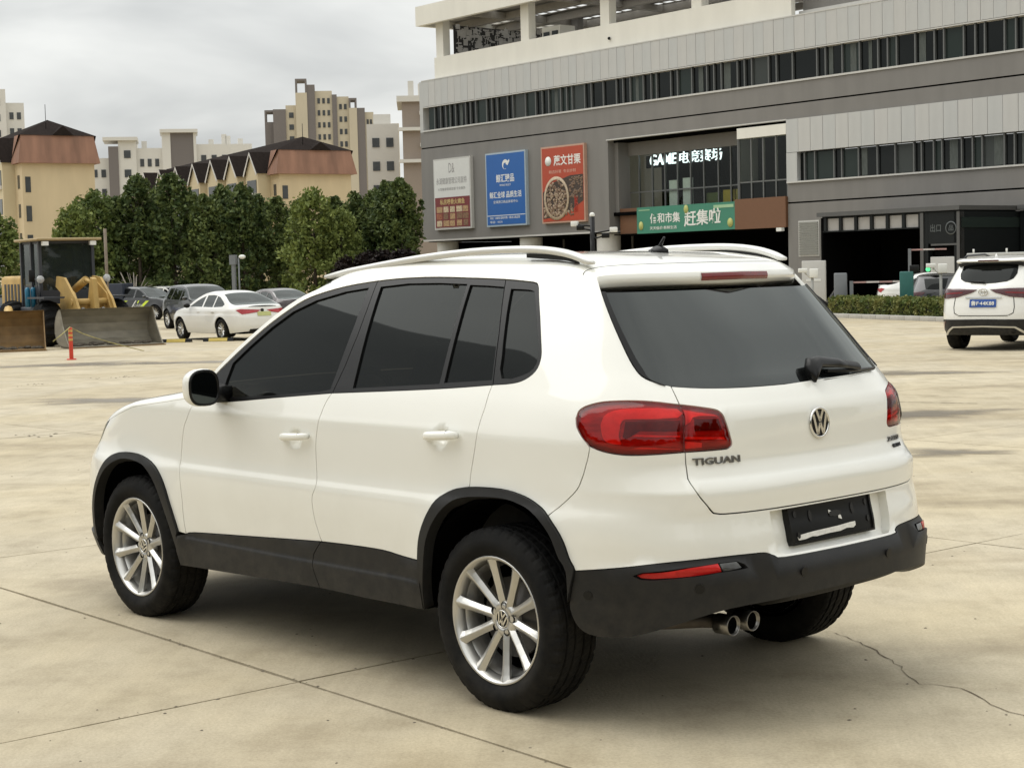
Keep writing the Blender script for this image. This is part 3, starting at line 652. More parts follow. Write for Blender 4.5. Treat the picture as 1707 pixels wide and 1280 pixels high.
# --- emblem and lettering on the tailgate
def emblem(m, c, ex, ez, en, Rr):
    """round badge: ring, black ground, V over W in chrome; returns (dark MB, chrome MB)"""
    c = np.array(c); ex = np.array(ex); ez = np.array(ez); en = np.array(en)
    P = lambda x, z, n: c+ex*x*Rr+ez*z*Rr+en*n*Rr
    d = MB(); n = 28; th = np.linspace(0, 2*np.pi, n+1)[:-1]
    d.loft([[P(.9*math.cos(a), .9*math.sin(a), .02) for a in th], [P(.88*math.cos(a), .88*math.sin(a), .06) for a in th]])
    ch = MB(); rings = []
    for a in np.linspace(0, 2*np.pi, 33)[:-1]:
        rings.append([P((.93+.085*math.cos(b))*math.cos(a), (.93+.085*math.cos(b))*math.sin(a), .08+.09*math.sin(b)) for b in np.linspace(0, 2*np.pi, 9)[:-1]])
    k = len(rings); b0 = []
    ch.loft(rings+[rings[0]], cap=False)
    def bar(x0, z0, x1, z1, w=.10):
        v = np.array([x1-x0, z1-z0]); L = np.hypot(*v); q = np.array([-v[1], v[0]])/L*w
        pts = [(x0-q[0], z0-q[1]), (x1-q[0], z1-q[1]), (x1+q[0], z1+q[1]), (x0+q[0], z0+q[1])]
        ch.prism([P(x, z, .06) for x, z in pts], en*Rr*.09)
    for s_ in (-1, 1):
        bar(s_*.34, .80, 0, .10)                         # V
        bar(s_*.66, .55, s_*.30, -.74)                   # W outer
        bar(s_*.30, -.74, 0, -.02)                       # W inner
    return d, ch
def badge(parent, name, c, ex, ez, en, Rr):
    d, ch = emblem(None, c, ex, ez, en, Rr)
    o = d.build(name, M_TRIM, parent); ch.build('badge_letters', M_CHROME, o); return o
nC = S.N(U0, 1.045); c0 = S.W(U0, 1.0435); ezv = np.array([0, 0, 1.0])-nC*nC[2]; ezv /= np.linalg.norm(ezv)
badge(tg, 'maker_badge', c0, (0, -1, 0), ezv, nC, .057)
def text_on(body, u, z, h, w, mat, parent, shear=0, bold=0):
    """chrome letters bent onto the tailgate; u, z = middle of the base line"""
    v, f = text_mesh(body, 1.0, .09, shear, bold); v = np.array(v)
    x0, x1 = v[:, 0].min(), v[:, 0].max(); y0, y1 = v[:, 1].min(), v[:, 1].max()
    X = (v[:, 0]-(x0+x1)/2)/(x1-x0)*w; Y = (v[:, 1]-y0)/(y1-y0)*h
    P = S.W(u-X, z+Y)+S.N(u-X, z+Y)*(.003+.0035*np.sign(v[:, 2]))[:, None]
    return MB().add(P, f).build('lettering', mat, parent)
M_BADGE = pmat('dark_chrome_letters', (.20, .195, .19), rough=.3, metal=.9, var=.15, scale=60)
text_on('TIGUAN', -.985, .9385, .025, .198, M_BADGE, tg, 0, .02)
text_on('2.0TSI', -2.048, .932, .019, .120, M_BADGE, tg, .25, .014)
text_on('4MOTION', -2.063, .9065, .0135, .082, M_TRIM, tg, .0, .010)
# --- plate holder in the recess
ph = panel(S, 'plate_holder', [(U0+.245,.765),(U0+.245,.6275),(U0-.245,.6275),(U0-.245,.765)], M_TRIM, car, off=-.012, inset=0, step=.04, edge=.02, depth=.03)
M_PAPER = pmat('torn_white_paper', (.72, .71, .67), rough=.8, var=.15, scale=60)
def strip(poly, mat, off): return panel(S, 'paper_scrap', poly, mat, ph, off=off, inset=0, step=.03, edge=.015, depth=.0015)
strip([(-1.313,.655),(-1.33,.6615),(-1.38,.6650),(-1.42,.6665),(-1.55,.669),(-1.62,.673),(-1.655,.6735),(-1.655,.6585),(-1.64,.651),(-1.60,.6545),(-1.56,.648),(-1.50,.6485),(-1.46,.6475),(-1.42,.6455),(-1.395,.6485),(-1.355,.643),(-1.318,.6425)], M_PAPER, -.0095)
strip([(-1.513,.731),(-1.538,.721),(-1.541,.705),(-1.514,.716)], M_PAPER, -.0095)
strip([(-1.563,.711),(-1.578,.705),(-1.580,.690),(-1.562,.696)], M_PAPER, -.0095)
for (u, z, a, b) in ((U0+.125,.722,.009,.02),(U0-.125,.722,.009,.02),(U0+.21,.735,.008,.012),(U0+.205,.66,.008,.012),(U0-.212,.735,.008,.012),(U0-.212,.675,.008,.012),(U0-.02,.715,.035,.012)):
    panel(S, 'plate_slot', [(u+a*math.cos(t), z+b*math.sin(t)) for t in np.linspace(0, 2*np.pi, 11)[:-1]], M_BLACKP, ph, off=-.0085, inset=0, step=.02, edge=.006, depth=.003)
frame = [(U0+.245,.765),(U0+.245,.6275),(U0-.245,.6275),(U0-.245,.765)]
panel(S, 'plate_rim', frame, M_TRIM, ph, holes=[[(U0+.235,.757),(U0+.235,.6355),(U0-.235,.6355),(U0-.235,.757)]], off=-.006, inset=0, step=.1, edge=.02, depth=.01)
# --- door handles
for (u, z) in ((1.2275,.9530),(.2785,1.0075)):
    for sg, dr in ((1, fd if u > 1 else rd), (-1, fd if u > 1 else rd)):
        rings = []
        for k in np.linspace(-1, 1, 13):
            uu = u+.098*k; o = .030*(1-abs(k)**4)+.006+.006*(k < -.5); hh = .0155*(1-.25*abs(k)**6); ww = .011
            zz = z-.012*k*0-(k*.098)*.055*1.0
            rings.append([onS(uu, zz+hh*math.sin(a), o+ww*math.cos(a))*[1, sg, 1] for a in th])
        hd_o = MB().loft(rings).build('door_handle', M_WHITE, dr[0] if sg == 1 else dr[1])
        uu = u-.062; rg = [[onS(uu+dq, z+.004+(.0162)*math.sin(a), .034+.0122*math.cos(a))*[1, sg, 1] for a in th] for dq in (-.0018, .0018)]
        MB().loft(rg).build('handle_gap', M_TRIM, hd_o)
# --- wing mirrors
for sg in (1, -1):
    rings = []; nn_ = 28
    for x, k, dy in ((1.722,.95,0),(1.730,.99,0),(1.74,1.0,0),(1.755,.985,.002),(1.775,.93,.006),(1.795,.80,.012),(1.81,.58,.018),(1.82,.30,.022),(1.824,.05,.024)):
        r = []
        for a in np.linspace(0, 2*np.pi, nn_+1)[:-1]:
            ca, sa = math.cos(a), math.sin(a); yy = .083*np.sign(ca)*abs(ca)**.66*k; zz = .083*np.sign(sa)*abs(sa)**.72*k
            if ca > 0 and sa > 0: zz *= 1-.12*ca
            r.append((x-.25*(yy+.083)*(1-smooth(1.72, 1.82, x))*.25, sg*(1.022+yy-.03*(1-k)), 1.150+zz+.004*ca))
        rings.append(r)
    mr = MB().loft(rings).build('wing_mirror', M_WHITE, car)
    fr_ = np.array(rings[0]); c = fr_.mean(0)
    MB().loft([(fr_-c)*1.012+c+[.012, 0, 0], (fr_-c)*1.012+c+[-.003, 0, 0], (fr_-c)*.93+c+[-.010, 0, 0], (fr_-c)*.87+c+[-.002, 0, 0]], cap=False).build('mirror_bezel', M_TRIM, mr)
    MB().add((fr_-c)*.875+c+[-.002, 0, 0], [tuple(range(nn_))]).build('mirror_glass', pmat('mirror_glass', (.055, .062, .060), rough=.05, metal=1.0, var=.02), mr)
    MB().loft([[(1.765+dx, sg*.975, 1.085+dz) for dx, dz in ((-.03, 0), (.03, 0), (.03, .06), (-.03, .06))], [(1.84+dx, sg*.835, 1.075+dz) for dx, dz in ((-.06, 0), (.07, 0), (.06, .08), (-.06, .07))]]).build('mirror_arm', M_TRIM, mr)
# --- exhaust
ex = MB()
for y in (.473, .366):
    ex.lathe([(.032, .004), (.034, -.002), (.0365, .0), (.0365, .07), (.031, .07), (.031, .004), (.032, .004)], 28, 'x', (-.80, y, .366))
exo = ex.build('exhaust_tip', pmat('sooty_steel_tip', (.24, .23, .215), rough=.30, metal=.95, var=.3, scale=40), car)
for y in (.473, .366): MB().lathe([(.001, .012), (.0315, .012)], 24, 'x', (-.80, y, .366)).build('exhaust_bore', M_DARK, exo)
MB().tube([(-.74, .42, .366), (-.66, .48, .366), (-.56, .66, .372), (-.40, .70, .38)], .026, 10).build('exhaust_pipe', pmat('dull_exhaust_pipe', (.075, .065, .055), rough=.6, metal=.6, var=.3, scale=20), car)
# --- underside, wheel wells, cabin
ub = MB(); ub.box(-.20, 3.25, -.62, .62, .26, .42); ub.box(-.72, -.10, -.62, .62, .415, .60); ub.box(.45, 2.15, -.83, .83, .315, .50); ub.tube([(0, -.62, .33), (0, .62, .33)], .05, 8)
ub.build('underbody', M_DARK, car)
vl = MB(); vl.loft([[(-.895+.10*(abs(y)/.6)**3, y, .475), (-.875+.10*(abs(y)/.6)**3, y, .432), (-.80+.08*(abs(y)/.6)**3, y, .405+.02*(abs(y)/.6)**2), (-.62, y, .41), (-.62, y, .475)] for y in np.linspace(-.60, .30, 15)]); vl.build('rear_valance', M_BLACKP, car)
for xc in (0, 2.604):
    for sg in (1, -1):
        ww = MB(); n = 20; a = np.linspace(.02, math.pi-.02, n); y0, y1 = sg*.52, sg*.868
        v = [(xc+.425*math.cos(t), y, .36+.425*math.sin(t)) for t in a for y in (y0, y1)]
        ww.add(v, [(2*i, 2*i+1, 2*i+3, 2*i+2) for i in range(n-1)]+[tuple(2*i for i in range(n))], True)
        ww.build('wheel_well', M_DARK, car)
inner = [(.42,.36),(.42,1.13),(2.0,1.04),(2.15,.80),(2.17,.36)]
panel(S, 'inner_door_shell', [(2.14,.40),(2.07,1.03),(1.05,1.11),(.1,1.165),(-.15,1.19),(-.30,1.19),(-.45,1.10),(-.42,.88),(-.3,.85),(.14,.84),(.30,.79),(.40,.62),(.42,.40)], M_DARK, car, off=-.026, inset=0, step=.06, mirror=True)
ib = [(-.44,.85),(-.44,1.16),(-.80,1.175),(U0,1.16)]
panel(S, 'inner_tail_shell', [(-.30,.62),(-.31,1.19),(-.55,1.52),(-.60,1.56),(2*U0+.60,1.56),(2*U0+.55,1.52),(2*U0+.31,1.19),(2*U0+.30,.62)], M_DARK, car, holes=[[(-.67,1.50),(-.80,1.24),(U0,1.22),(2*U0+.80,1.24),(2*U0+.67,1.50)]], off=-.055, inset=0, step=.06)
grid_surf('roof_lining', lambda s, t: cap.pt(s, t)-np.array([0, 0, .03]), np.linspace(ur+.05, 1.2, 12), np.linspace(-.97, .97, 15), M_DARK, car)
for sg in (1, -1):
    for (x, w) in ((1.15, .24), (.30, .26)):
        st = MB(); st.box(x-.25, x+.27, sg*.38-w, sg*.38+w, .55, .74, .05)
        st.loft([[(x-.30+dx-.12*k, sg*.38+dy*(1-.25*k), .70+.62*k) for dx, dy in ((-.06, -w), (.08, -w), (.08, w), (-.06, w))] for k in (0, .4, .8, 1.0)])
        st.box(x-.46, x-.38, sg*.38-.13, sg*.38+.13, 1.33, 1.50, .03); st.build('seat', M_SEAT, car)
db = MB(); db.box(1.72, 2.10, -.68, .68, .80, 1.06, .06); db.box(1.55, 1.80, .18, .60, .95, 1.10, .05); db.build('dashboard', M_SEAT, car)
sw = MB(); a = np.linspace(0, 2*np.pi, 25)
sw.tube([(1.48-.10*math.sin(t), .38+.185*math.cos(t), 1.03+.165*math.sin(t)) for t in a], .016, 7, cap=False); sw.box(1.46, 1.50, .22, .54, 1.01, 1.05); sw.build('steering_wheel', M_SEAT, car)
# --- wheels
def tyre_mesh(Rr=.345, rim=.238, y0=-.115, y1=.115, n=168):
    w = (y1-y0)/2; prof = [(rim-.006, -w+.030), (rim+.003, -w+.014), (rim+.028, -w-.001), ((Rr+rim)/2, -w-.006), (Rr-.040, -w+.002), (Rr-.020, -w+.010), (Rr-.0065, -w+.022), (Rr-.002, -w+.032)]
    g = []
    for c in (-.062, -.022, .022, .062):
        g += [(Rr-.0005-.02*c*c, c-.0065), (Rr-.0085, c-.0045), (Rr-.0085, c+.0045), (Rr-.0005-.02*c*c, c+.0065)]
    full = prof+g+[(r, -a) for r, a in prof[::-1]]
    v = []; k = len(full)
    for j in range(n):
        t = 2*math.pi*j/n
        for i, (r, a) in enumerate(full):
            rr = r
            if i in (5, 6, 7, k-6, k-7, k-8): rr = r-(.0042 if j % 4 == 0 else 0)
            elif 7 < i < k-8 and (j+i//4*2) % 6 == 0 and r > Rr-.004: rr = r-.004
            tt = t+(a*.25)
            v.append((rr*math.cos(tt), a, rr*math.sin(tt)))
    f = [(j*k+i, j*k+i+1, ((j+1) % n)*k+i+1, ((j+1) % n)*k+i) for j in range(n) for i in range(k-1)]
    m = MB(); m.add(v, f, False); me = m.mesh('tyre', M_RUBBER)
    sm = [True if (i % (k-1)) < 5 or (i % (k-1)) > k-7 else False for i in range(len(me.polygons))]
    me.polygons.foreach_set('use_smooth', sm); me.update(); return me
def rim_mesh(ns=10):
    """10-spoke alloy, outer side towards +y; origin at wheel centre"""
    m = MB()
    m.lathe([(.214, -.10), (.217, .06), (.223, .090), (.231, .101), (.2375, .1045), (.2405, .101), (.238, .085)], 64, 'y')
    m.lathe([(.214, .060), (.200, .030), (.200, -.08)], 64, 'y')
    for i in range(ns):
        a = 2*math.pi*i/ns+.30; ca, sa = math.cos(a), math.sin(a)
        er = np.array([ca, 0, sa]); et = np.array([-sa, 0, ca]); ey = np.array([0, 1.0, 0])
        rings = []
        for r, y, w, d in ((.040, .058, .020, .030), (.075, .066, .0182, .028), (.12, .073, .0175, .026), (.17, .082, .0190, .026), (.205, .090, .0220, .026), (.2265, .096, .0270, .022)):
            c = er*r+ey*y
            rings.append([c-et*w-ey*.010, c-et*w*.50-ey*.002, c-et*w*.12+ey*.003, c+et*w*.12+ey*.003, c+et*w*.50-ey*.002, c+et*w-ey*.010, c+et*w*.8-ey*d, c-et*w*.8-ey*d])
        m.loft(rings, smooth=False)
    m.lathe([(.070, .03), (.068, .056), (.058, .063), (.036, .066), (.034, .060), (.0, .060)], 40, 'y')
    return m.mesh('rim', M_ALLOY)
ME_T = tyre_mesh(); ME_R = rim_mesh()
bk = MB(); bk.lathe([(.02, -.01), (.15, -.01), (.15, .012), (.06, .012), (.06, .03), (.0, .03)], 40, 'y'); ME_B = bk.mesh('brake_disc', pmat('brake_disc_iron', (.10, .095, .09), rough=.45, metal=.8, var=.2))
bb = MB(); bb.lathe([(.199, -.02), (.150, -.035), (.0, -.035)], 32, 'y'); bb.lathe([(.222, -.085), (.0, -.085)], 32, 'y'); ME_D = bb.mesh('wheel_shade_disc', M_DARK)  # black discs added as shade behind the spokes and inside the rim
ME_L = MB().lathe([(.0135, .0665), (.012, .045), (0, .045)], 12, 'y').mesh('lug_hole', M_DARK)
def wheel(parent, x, y, sg, Rr=.345, zc=.339, spin=0.0, badge_=True, pre=None):
    w = empty('wheel', (x, y, zc), 0); w.parent = parent; w.scale = (1, sg, 1) if sg > 0 else (1, 1, 1)
    if sg < 0: w.rotation_euler = (0, 0, math.pi)
    for nm, me in (('tyre', ME_T), ('rim', ME_R), ('brake_disc', ME_B), ('wheel_shade_disc', ME_D)):
        o = link_mesh(nm, me, None, w); o.rotation_euler = (0, spin, 0)
    for i in range(5):
        a = 2*math.pi*i/5+.62-spin; link_mesh('lug_hole', ME_L, None, w).location = (.052*math.cos(a), 0, .052*math.sin(a))
    if badge_:
        d, ch = emblem(None, (0, .062, 0), (math.cos(-spin-.2)*-1, 0, math.sin(-spin-.2)), (math.sin(-spin-.2), 0, math.cos(-spin-.2)), (0, 1, 0), .034)
        o = d.build('hub_cap', M_TRIM, w); 
        d2 = ch.build('hub_badge', M_CHROME, w)
    return w
for x, y, sg, sp in ((0, .780, 1, .12), (2.604, .778, 1, .55), (0, -.780, -1, .2), (2.604, -.778, -1, 0)): wheel(car, x, y, sg, spin=sp)
# side turn lamp strip under mirror shell, fuel flap line left off: not visible from the left

# ================================================================ THE SETTING
FH = np.array([.74040914, -.67215646]); CAMXY = np.array([-4.58681, 4.92976])
def gz(x, y):
    s = (x-CAMXY[0])*FH[0]+(y-CAMXY[1])*FH[1]
    return -.005*np.clip(s-8, 0, 110)
def G(x, y, z=0.0): return (x, y, float(gz(x, y))+z)
def conc_mat():
    m, t, b = nmat('weathered_concrete')
    N = t.nodes.new; L = t.links.new
    ge = N('ShaderNodeNewGeometry'); mp = N('ShaderNodeMapping'); mp.inputs['Rotation'].default_value = (0, 0, R(47)); L(ge.outputs['Position'], mp.inputs[0])
    def noise(sc, det, ro=.55, stretch=None, dist=0):
        n = N('ShaderNodeTexNoise'); n.inputs['Scale'].default_value = sc; n.inputs['Detail'].default_value = det; n.inputs['Roughness'].default_value = ro; n.inputs['Distortion'].default_value = dist
        if stretch:
            q = N('ShaderNodeMapping'); q.inputs['Scale'].default_value = stretch; L(mp.outputs[0], q.inputs[0]); L(q.outputs[0], n.inputs['Vector'])
        else: L(mp.outputs[0], n.inputs['Vector'])
        return n.outputs['Fac']
    def ramp(f, stops):
        r = N('ShaderNodeValToRGB'); e = r.color_ramp.elements
        while len(e) < len(stops): e.new(.5)
        for q, (p, c) in zip(e, stops): q.position = p; q.color = (*c, 1)
        L(f, r.inputs[0]); return r.outputs[0]
    def mixc(a, b_, f, mode='MIX'):
        x = N('ShaderNodeMix'); x.data_type = 'RGBA'; x.blend_type = mode
        if isinstance(f, float): x.inputs[0].default_value = f
        else: L(f, x.inputs[0])
        L(a, x.inputs[6]); L(b_, x.inputs[7]); return x.outputs[2]
    base = ramp(noise(.16, 6, .6), [(.30, (.385, .340, .255)), (.5, (.445, .399, .306)), (.70, (.492, .448, .355))])
    warm = ramp(noise(.35, 4, .6, dist=.6), [(.35, (1.02, 1.0, .96)), (.62, (1.0, .955, .85))])
    c = mixc(base, warm, 1.0, 'MULTIPLY')
    mott = ramp(noise(2.2, 8, .65), [(.28, (.76, .745, .72)), (.5, (1, 1, 1)), (.74, (1.16, 1.16, 1.16))])
    c = mixc(c, mott, 1.0, 'MULTIPLY')
    fine = ramp(noise(75, 5, .75), [(.30, (.74, .735, .72)), (.6, (1.07, 1.07, 1.07))])
    c = mixc(c, fine, .7, 'MULTIPLY')
    stains = ramp(noise(.55, 7, .62, stretch=(1.0, .42, 1), dist=.4), [(.56, (1, 1, 1)), (.70, (.66, .62, .56))])
    c = mixc(c, stains, .85, 'MULTIPLY')
    pale = ramp(noise(.42, 6, .6, stretch=(.5, 1.0, 1), dist=.5), [(.58, (1, 1, 1)), (.72, (1.16, 1.15, 1.12))])
    c = mixc(c, pale, .9, 'MULTIPLY')
    # brooming marks and scuffs
    br = ramp(noise(9, 4, .6, stretch=(.06, 1.6, 1)), [(.35, (.93, .92, .91)), (.65, (1.04, 1.04, 1.04))])
    c = mixc(c, br, .55, 'MULTIPLY')
    vo = N('ShaderNodeTexVoronoi'); vo.inputs['Scale'].default_value = 3.1; L(mp.outputs[0], vo.inputs['Vector'])
    sp = ramp(vo.outputs['Distance'], [(.012, (.32, .29, .25)), (.03, (1, 1, 1))])
    c = mixc(c, sp, .8, 'MULTIPLY')
    L(c, b.inputs['Base Color'])
    rr = N('ShaderNodeMapRange'); rr.inputs[1].default_value = .58; rr.inputs[2].default_value = .75; rr.inputs[3].default_value = .78; rr.inputs[4].default_value = .45
    L(noise(.55, 7, .62, stretch=(1.0, .42, 1), dist=.4), rr.inputs[0]); L(rr.outputs[0], b.inputs['Roughness'])
    b.inputs['Specular IOR Level'].default_value = .3
    bp = N('ShaderNodeBump'); bp.inputs['Strength'].default_value = .22; bp.inputs['Distance'].default_value = .01
    L(noise(70, 4, .6), bp.inputs['Height']); L(bp.outputs[0], b.inputs['Normal'])
    return m
M_CONC = conc_mat()
M_JOINT = pmat('dirt_in_joints', (.15, .115, .075), rough=.95, var=.35, scale=25)
# the ground: one sheet out to the horizon, falling gently away from the camera
Y45 = math.atan2(FH[1], FH[0])
vs = []; fs = []
ss_ = [-900, -120, -30, 0, 8, 12, 20, 35, 55, 80, 118, 200, 500, 3500]; tt_ = [-3000, -400, -100, -40, -15, 0, 15, 40, 100, 400, 3000]
for a in ss_:
    for b in tt_:
        x = CAMXY[0]+FH[0]*a-FH[1]*b; y = CAMXY[1]+FH[1]*a+FH[0]*b; vs.append((x, y, float(gz(x, y))-.016))
nb = len(tt_)
for i in range(len(ss_)-1):
    for j in range(nb-1): fs.append((i*nb+j, (i+1)*nb+j, (i+1)*nb+j+1, i*nb+j+1))
ground = tag(MB().add(vs, fs).build('ground', M_CONC), kind='structure')
# joint filler bed just under the slabs
JR = R(-2.6); jc, js = math.cos(JR), math.sin(JR)
def slabxy(a, b): return (.93+jc*a-js*b, 1.12+js*a+jc*b)
SX, SY = 3.95, 4.6
bed = MB(); k = 0
for i in range(-3, 17):
    for j in range(-13, 4):
        c = [slabxy((i+a)*SX, (j+b)*SY) for a, b in ((0, 0), (1, 0), (1, 1), (0, 1))]
        bed.add([G(x, y, -.012) for x, y in c], [(0, 1, 2, 3)])
bed.build('joint_filler', M_JOINT, ground)
for i in range(-3, 17):
    for j in range(-13, 4):
        mx_, my_ = slabxy((i+.5)*SX, (j+.5)*SY); d = (mx_-CAMXY[0])*FH[0]+(my_-CAMXY[1])*FH[1]; lat = -(mx_-CAMXY[0])*FH[1]+(my_-CAMXY[1])*FH[0]
        if d < -2 or abs(lat) > .36*d+7: continue
        rs = random.Random(i*91+j); g = .0068
        e = []                                          # slab edges wander a little, with chipped arrises
        for (a0, b0), (a1, b1) in zip(((g, g), (SX-g, g), (SX-g, SY-g), (g, SY-g)), ((SX-g, g), (SX-g, SY-g), (g, SY-g), (g, g))):
            for q in range(10):
                w = q/10; jit = rs.uniform(-.0035, .0035)*(q > 0)
                e.append((a0+(a1-a0)*w+(jit if b0 != b1 else 0), b0+(b1-b0)*w+(jit if a0 != a1 else 0)))
        dz = rs.uniform(-.0015, .0015)
        top = []; low = []
        for a, b in e:
            x, y = slabxy(i*SX+a, j*SY+b); top.append(G(x, y, dz)); low.append(G(x, y, -.014))
        n = len(e); cx, cy = slabxy((i+.5)*SX, (j+.5)*SY)
        ins = []
        for a, b in e:
            aa = min(max(a, .02), SX-.02); bb_ = min(max(b, .02), SY-.02); x, y = slabxy(i*SX+aa, j*SY+bb_); ins.append(G(x, y, dz+.0015))
        MB().add(low+top+ins+[G(cx, cy, dz+.0015)], [(q, (q+1) % n, n+(q+1) % n, n+q) for q in range(n)]+[(n+q, n+(q+1) % n, 2*n+(q+1) % n, 2*n+q) for q in range(n)]+[(2*n+q, 2*n+(q+1) % n, 3*n) for q in range(n)]).build('concrete_slab', M_CONC, ground)
# cracks, twigs and crumbs on the slabs
def crack(pts, w, seed, name='crack'):
    rs = random.Random(seed); q = []
    for (x0, y0), (x1, y1) in zip(pts[:-1], pts[1:]):
        k = max(2, int(math.hypot(x1-x0, y1-y0)/.05))
        for i in range(k): q.append((x0+(x1-x0)*i/k+rs.uniform(-.012, .012), y0+(y1-y0)*i/k+rs.uniform(-.012, .012)))
    q.append(pts[-1]); v = []
    for i, (x, y) in enumerate(q):
        a = q[max(i-1, 0)]; b = q[min(i+1, len(q)-1)]; tx, ty = b[0]-a[0], b[1]-a[1]; L = math.hypot(tx, ty)+1e-9; ww = w*rs.uniform(.3, 1.2)
        v += [G(x-ty/L*ww, y+tx/L*ww, .0045), G(x+ty/L*ww, y-tx/L*ww, .0045)]
    MB().add(v, [(2*i, 2*i+1, 2*i+3, 2*i+2) for i in range(len(q)-1)]).build(name, M_JOINT, ground)
crack([(-.13,-.99),(-.42,-.86),(-.62,-.72),(-.92,-.48),(-1.08,-.52),(-1.28,-.40),(-1.45,-.33),(-1.9,-.1)], .0030, 3)
crack([(2.0,2.75),(1.86,2.45),(1.70,2.2)], .003, 4)
crack([(6.2,-12.2),(7.4,-11.9),(9.0,-12.4),(10.6,-12.1)], .02, 6)
crack([(8.4,-2.0),(9.2,-3.2),(9.6,-4.4)], .006, 8)
deb = MB(); rs = random.Random(5)
def crumb(x, y, s):
    p = [G(x+s*rs.uniform(.5, 1)*math.cos(a), y+s*rs.uniform(.5, 1)*math.sin(a), .002) for a in np.linspace(0, 2*np.pi, 7)[:-1]]
    deb.add(p+[G(x, y, .002+s*.28)], [(i, (i+1) % 6, 6) for i in range(6)])
for x, y in ((-1.03,.12),(-1.5,.55),(-.2,2.0),(1.9,2.6),(.9,1.75),(.93,1.5)): crumb(x, y, .012)
for i in range(420):
    d = 3.2+rs.random()**1.6*26; lat = rs.uniform(-.34, .34)*d
    crumb(CAMXY[0]+FH[0]*d-FH[1]*lat, CAMXY[1]+FH[1]*d+FH[0]*lat, rs.uniform(.003, .009)*(1+d*.03))
for px_, D_ in ((36,29.5),(72,29.8),(190,31),(205,31.2),(165,31),(58,19.2),(66,19)):
    x_, y_ = CAMXY[0]+D_*math.cos(-.737117-math.atan((px_-853)/2794.96)), CAMXY[1]+D_*math.sin(-.737117-math.atan((px_-853)/2794.96))
    for q in range(6): crumb(x_+rs.uniform(-.22, .22), y_+rs.uniform(-.22, .22), rs.uniform(.012, .032))
for i in range(46):                                         # crumbs caught along the joints
    a = rs.uniform(-2.5, 3.5); x, y = slabxy(0, a) if i % 2 else slabxy(a, 0); crumb(x+rs.uniform(-.02, .02), y+rs.uniform(-.02, .02), rs.uniform(.004, .011))
tag(deb.build('loose_grit', pmat('dark_grit', (.125, .105, .075), rough=.9, var=.4, scale=30)), kind='stuff')
# damp patches: thin sheets of darker, still moist concrete that fade out at their rims
def wet_mat():
    m, t, b = nmat('damp_concrete'); N = t.nodes.new; L = t.links.new
    b.inputs['Base Color'].default_value = (.21, .18, .14, 1); b.inputs['Roughness'].default_value = .30; b.inputs['Specular IOR Level'].default_value = .35
    at_ = N('ShaderNodeAttribute'); at_.attribute_name = 'fade'; ge = N('ShaderNodeNewGeometry'); n = N('ShaderNodeTexNoise'); n.inputs['Scale'].default_value = 1.6; n.inputs['Detail'].default_value = 6; L(ge.outputs['Position'], n.inputs['Vector'])
    ad = N('ShaderNodeMath'); ad.operation = 'MULTIPLY_ADD'; ad.inputs[1].default_value = 1.3; ad.inputs[2].default_value = -.65; L(n.outputs['Fac'], ad.inputs[0])
    su = N('ShaderNodeMath'); su.operation = 'ADD'; L(at_.outputs['Fac'], su.inputs[0]); L(ad.outputs[0], su.inputs[1])
    mr = N('ShaderNodeMapRange'); mr.inputs[1].default_value = .10; mr.inputs[2].default_value = .85; mr.inputs[3].default_value = 0; mr.inputs[4].default_value = .72; L(su.outputs[0], mr.inputs[0])
    ed = N('ShaderNodeMath'); ed.operation = 'MULTIPLY'; mn = N('ShaderNodeMapRange'); mn.inputs[1].default_value = 0; mn.inputs[2].default_value = .25; L(at_.outputs['Fac'], mn.inputs[0]); L(mr.outputs[0], ed.inputs[0]); L(mn.outputs[0], ed.inputs[1])
    tr = N('ShaderNodeBsdfTransparent'); x = N('ShaderNodeMixShader'); L(ed.outputs[0], x.inputs[0]); L(tr.outputs[0], x.inputs[1]); L(b.outputs[0], x.inputs[2])
    o = [q for q in t.nodes if q.type == 'OUTPUT_MATERIAL'][0]; L(x.outputs[0], o.inputs['Surface']); return m
M_WET = wet_mat()
def damp(cx, cy, L, Wd, rz, seed):
    n = 36; pts = []; fade = []
    for k in (1, .8, .6, .4, .2):
        for i in range(n):
            a = 2*math.pi*i/n; q = (1+.22*math.sin(3*a+seed)+.14*math.sin(7*a+2*seed))*k; px, py = L*q*math.cos(a), Wd*q*math.sin(a)
            x, y = cx+px*math.cos(rz)-py*math.sin(rz), cy+px*math.sin(rz)+py*math.cos(rz); pts.append(G(x, y, .006)); fade.append(1-k)
    pts.append(G(cx, cy, .006)); fade.append(1.0)
    f = [(r*n+i, r*n+(i+1) % n, (r+1)*n+(i+1) % n, (r+1)*n+i) for r in range(4) for i in range(n)]+[(4*n+i, 4*n+(i+1) % n, 5*n) for i in range(n)]
    o = MB().add(pts, f).build('damp_patch', M_WET); a = o.data.attributes.new('fade', 'FLOAT', 'POINT'); a.data.foreach_set('value', fade); tag(o, kind='structure')
LATD = Y45+math.pi/2
for cx, cy, L, Wd, sd in ((28.2,-12.2,2.6,1.3,1),(26.0,-14.3,2.6,.9,2),(5.9,-10.7,1.15,.8,4),(3.5,-7.5,.65,.42,5),(10.2,-16.8,1.5,.8,6),(17.0,-7.0,1.6,.9,10)):
    damp(cx, cy, L, Wd, LATD, sd)

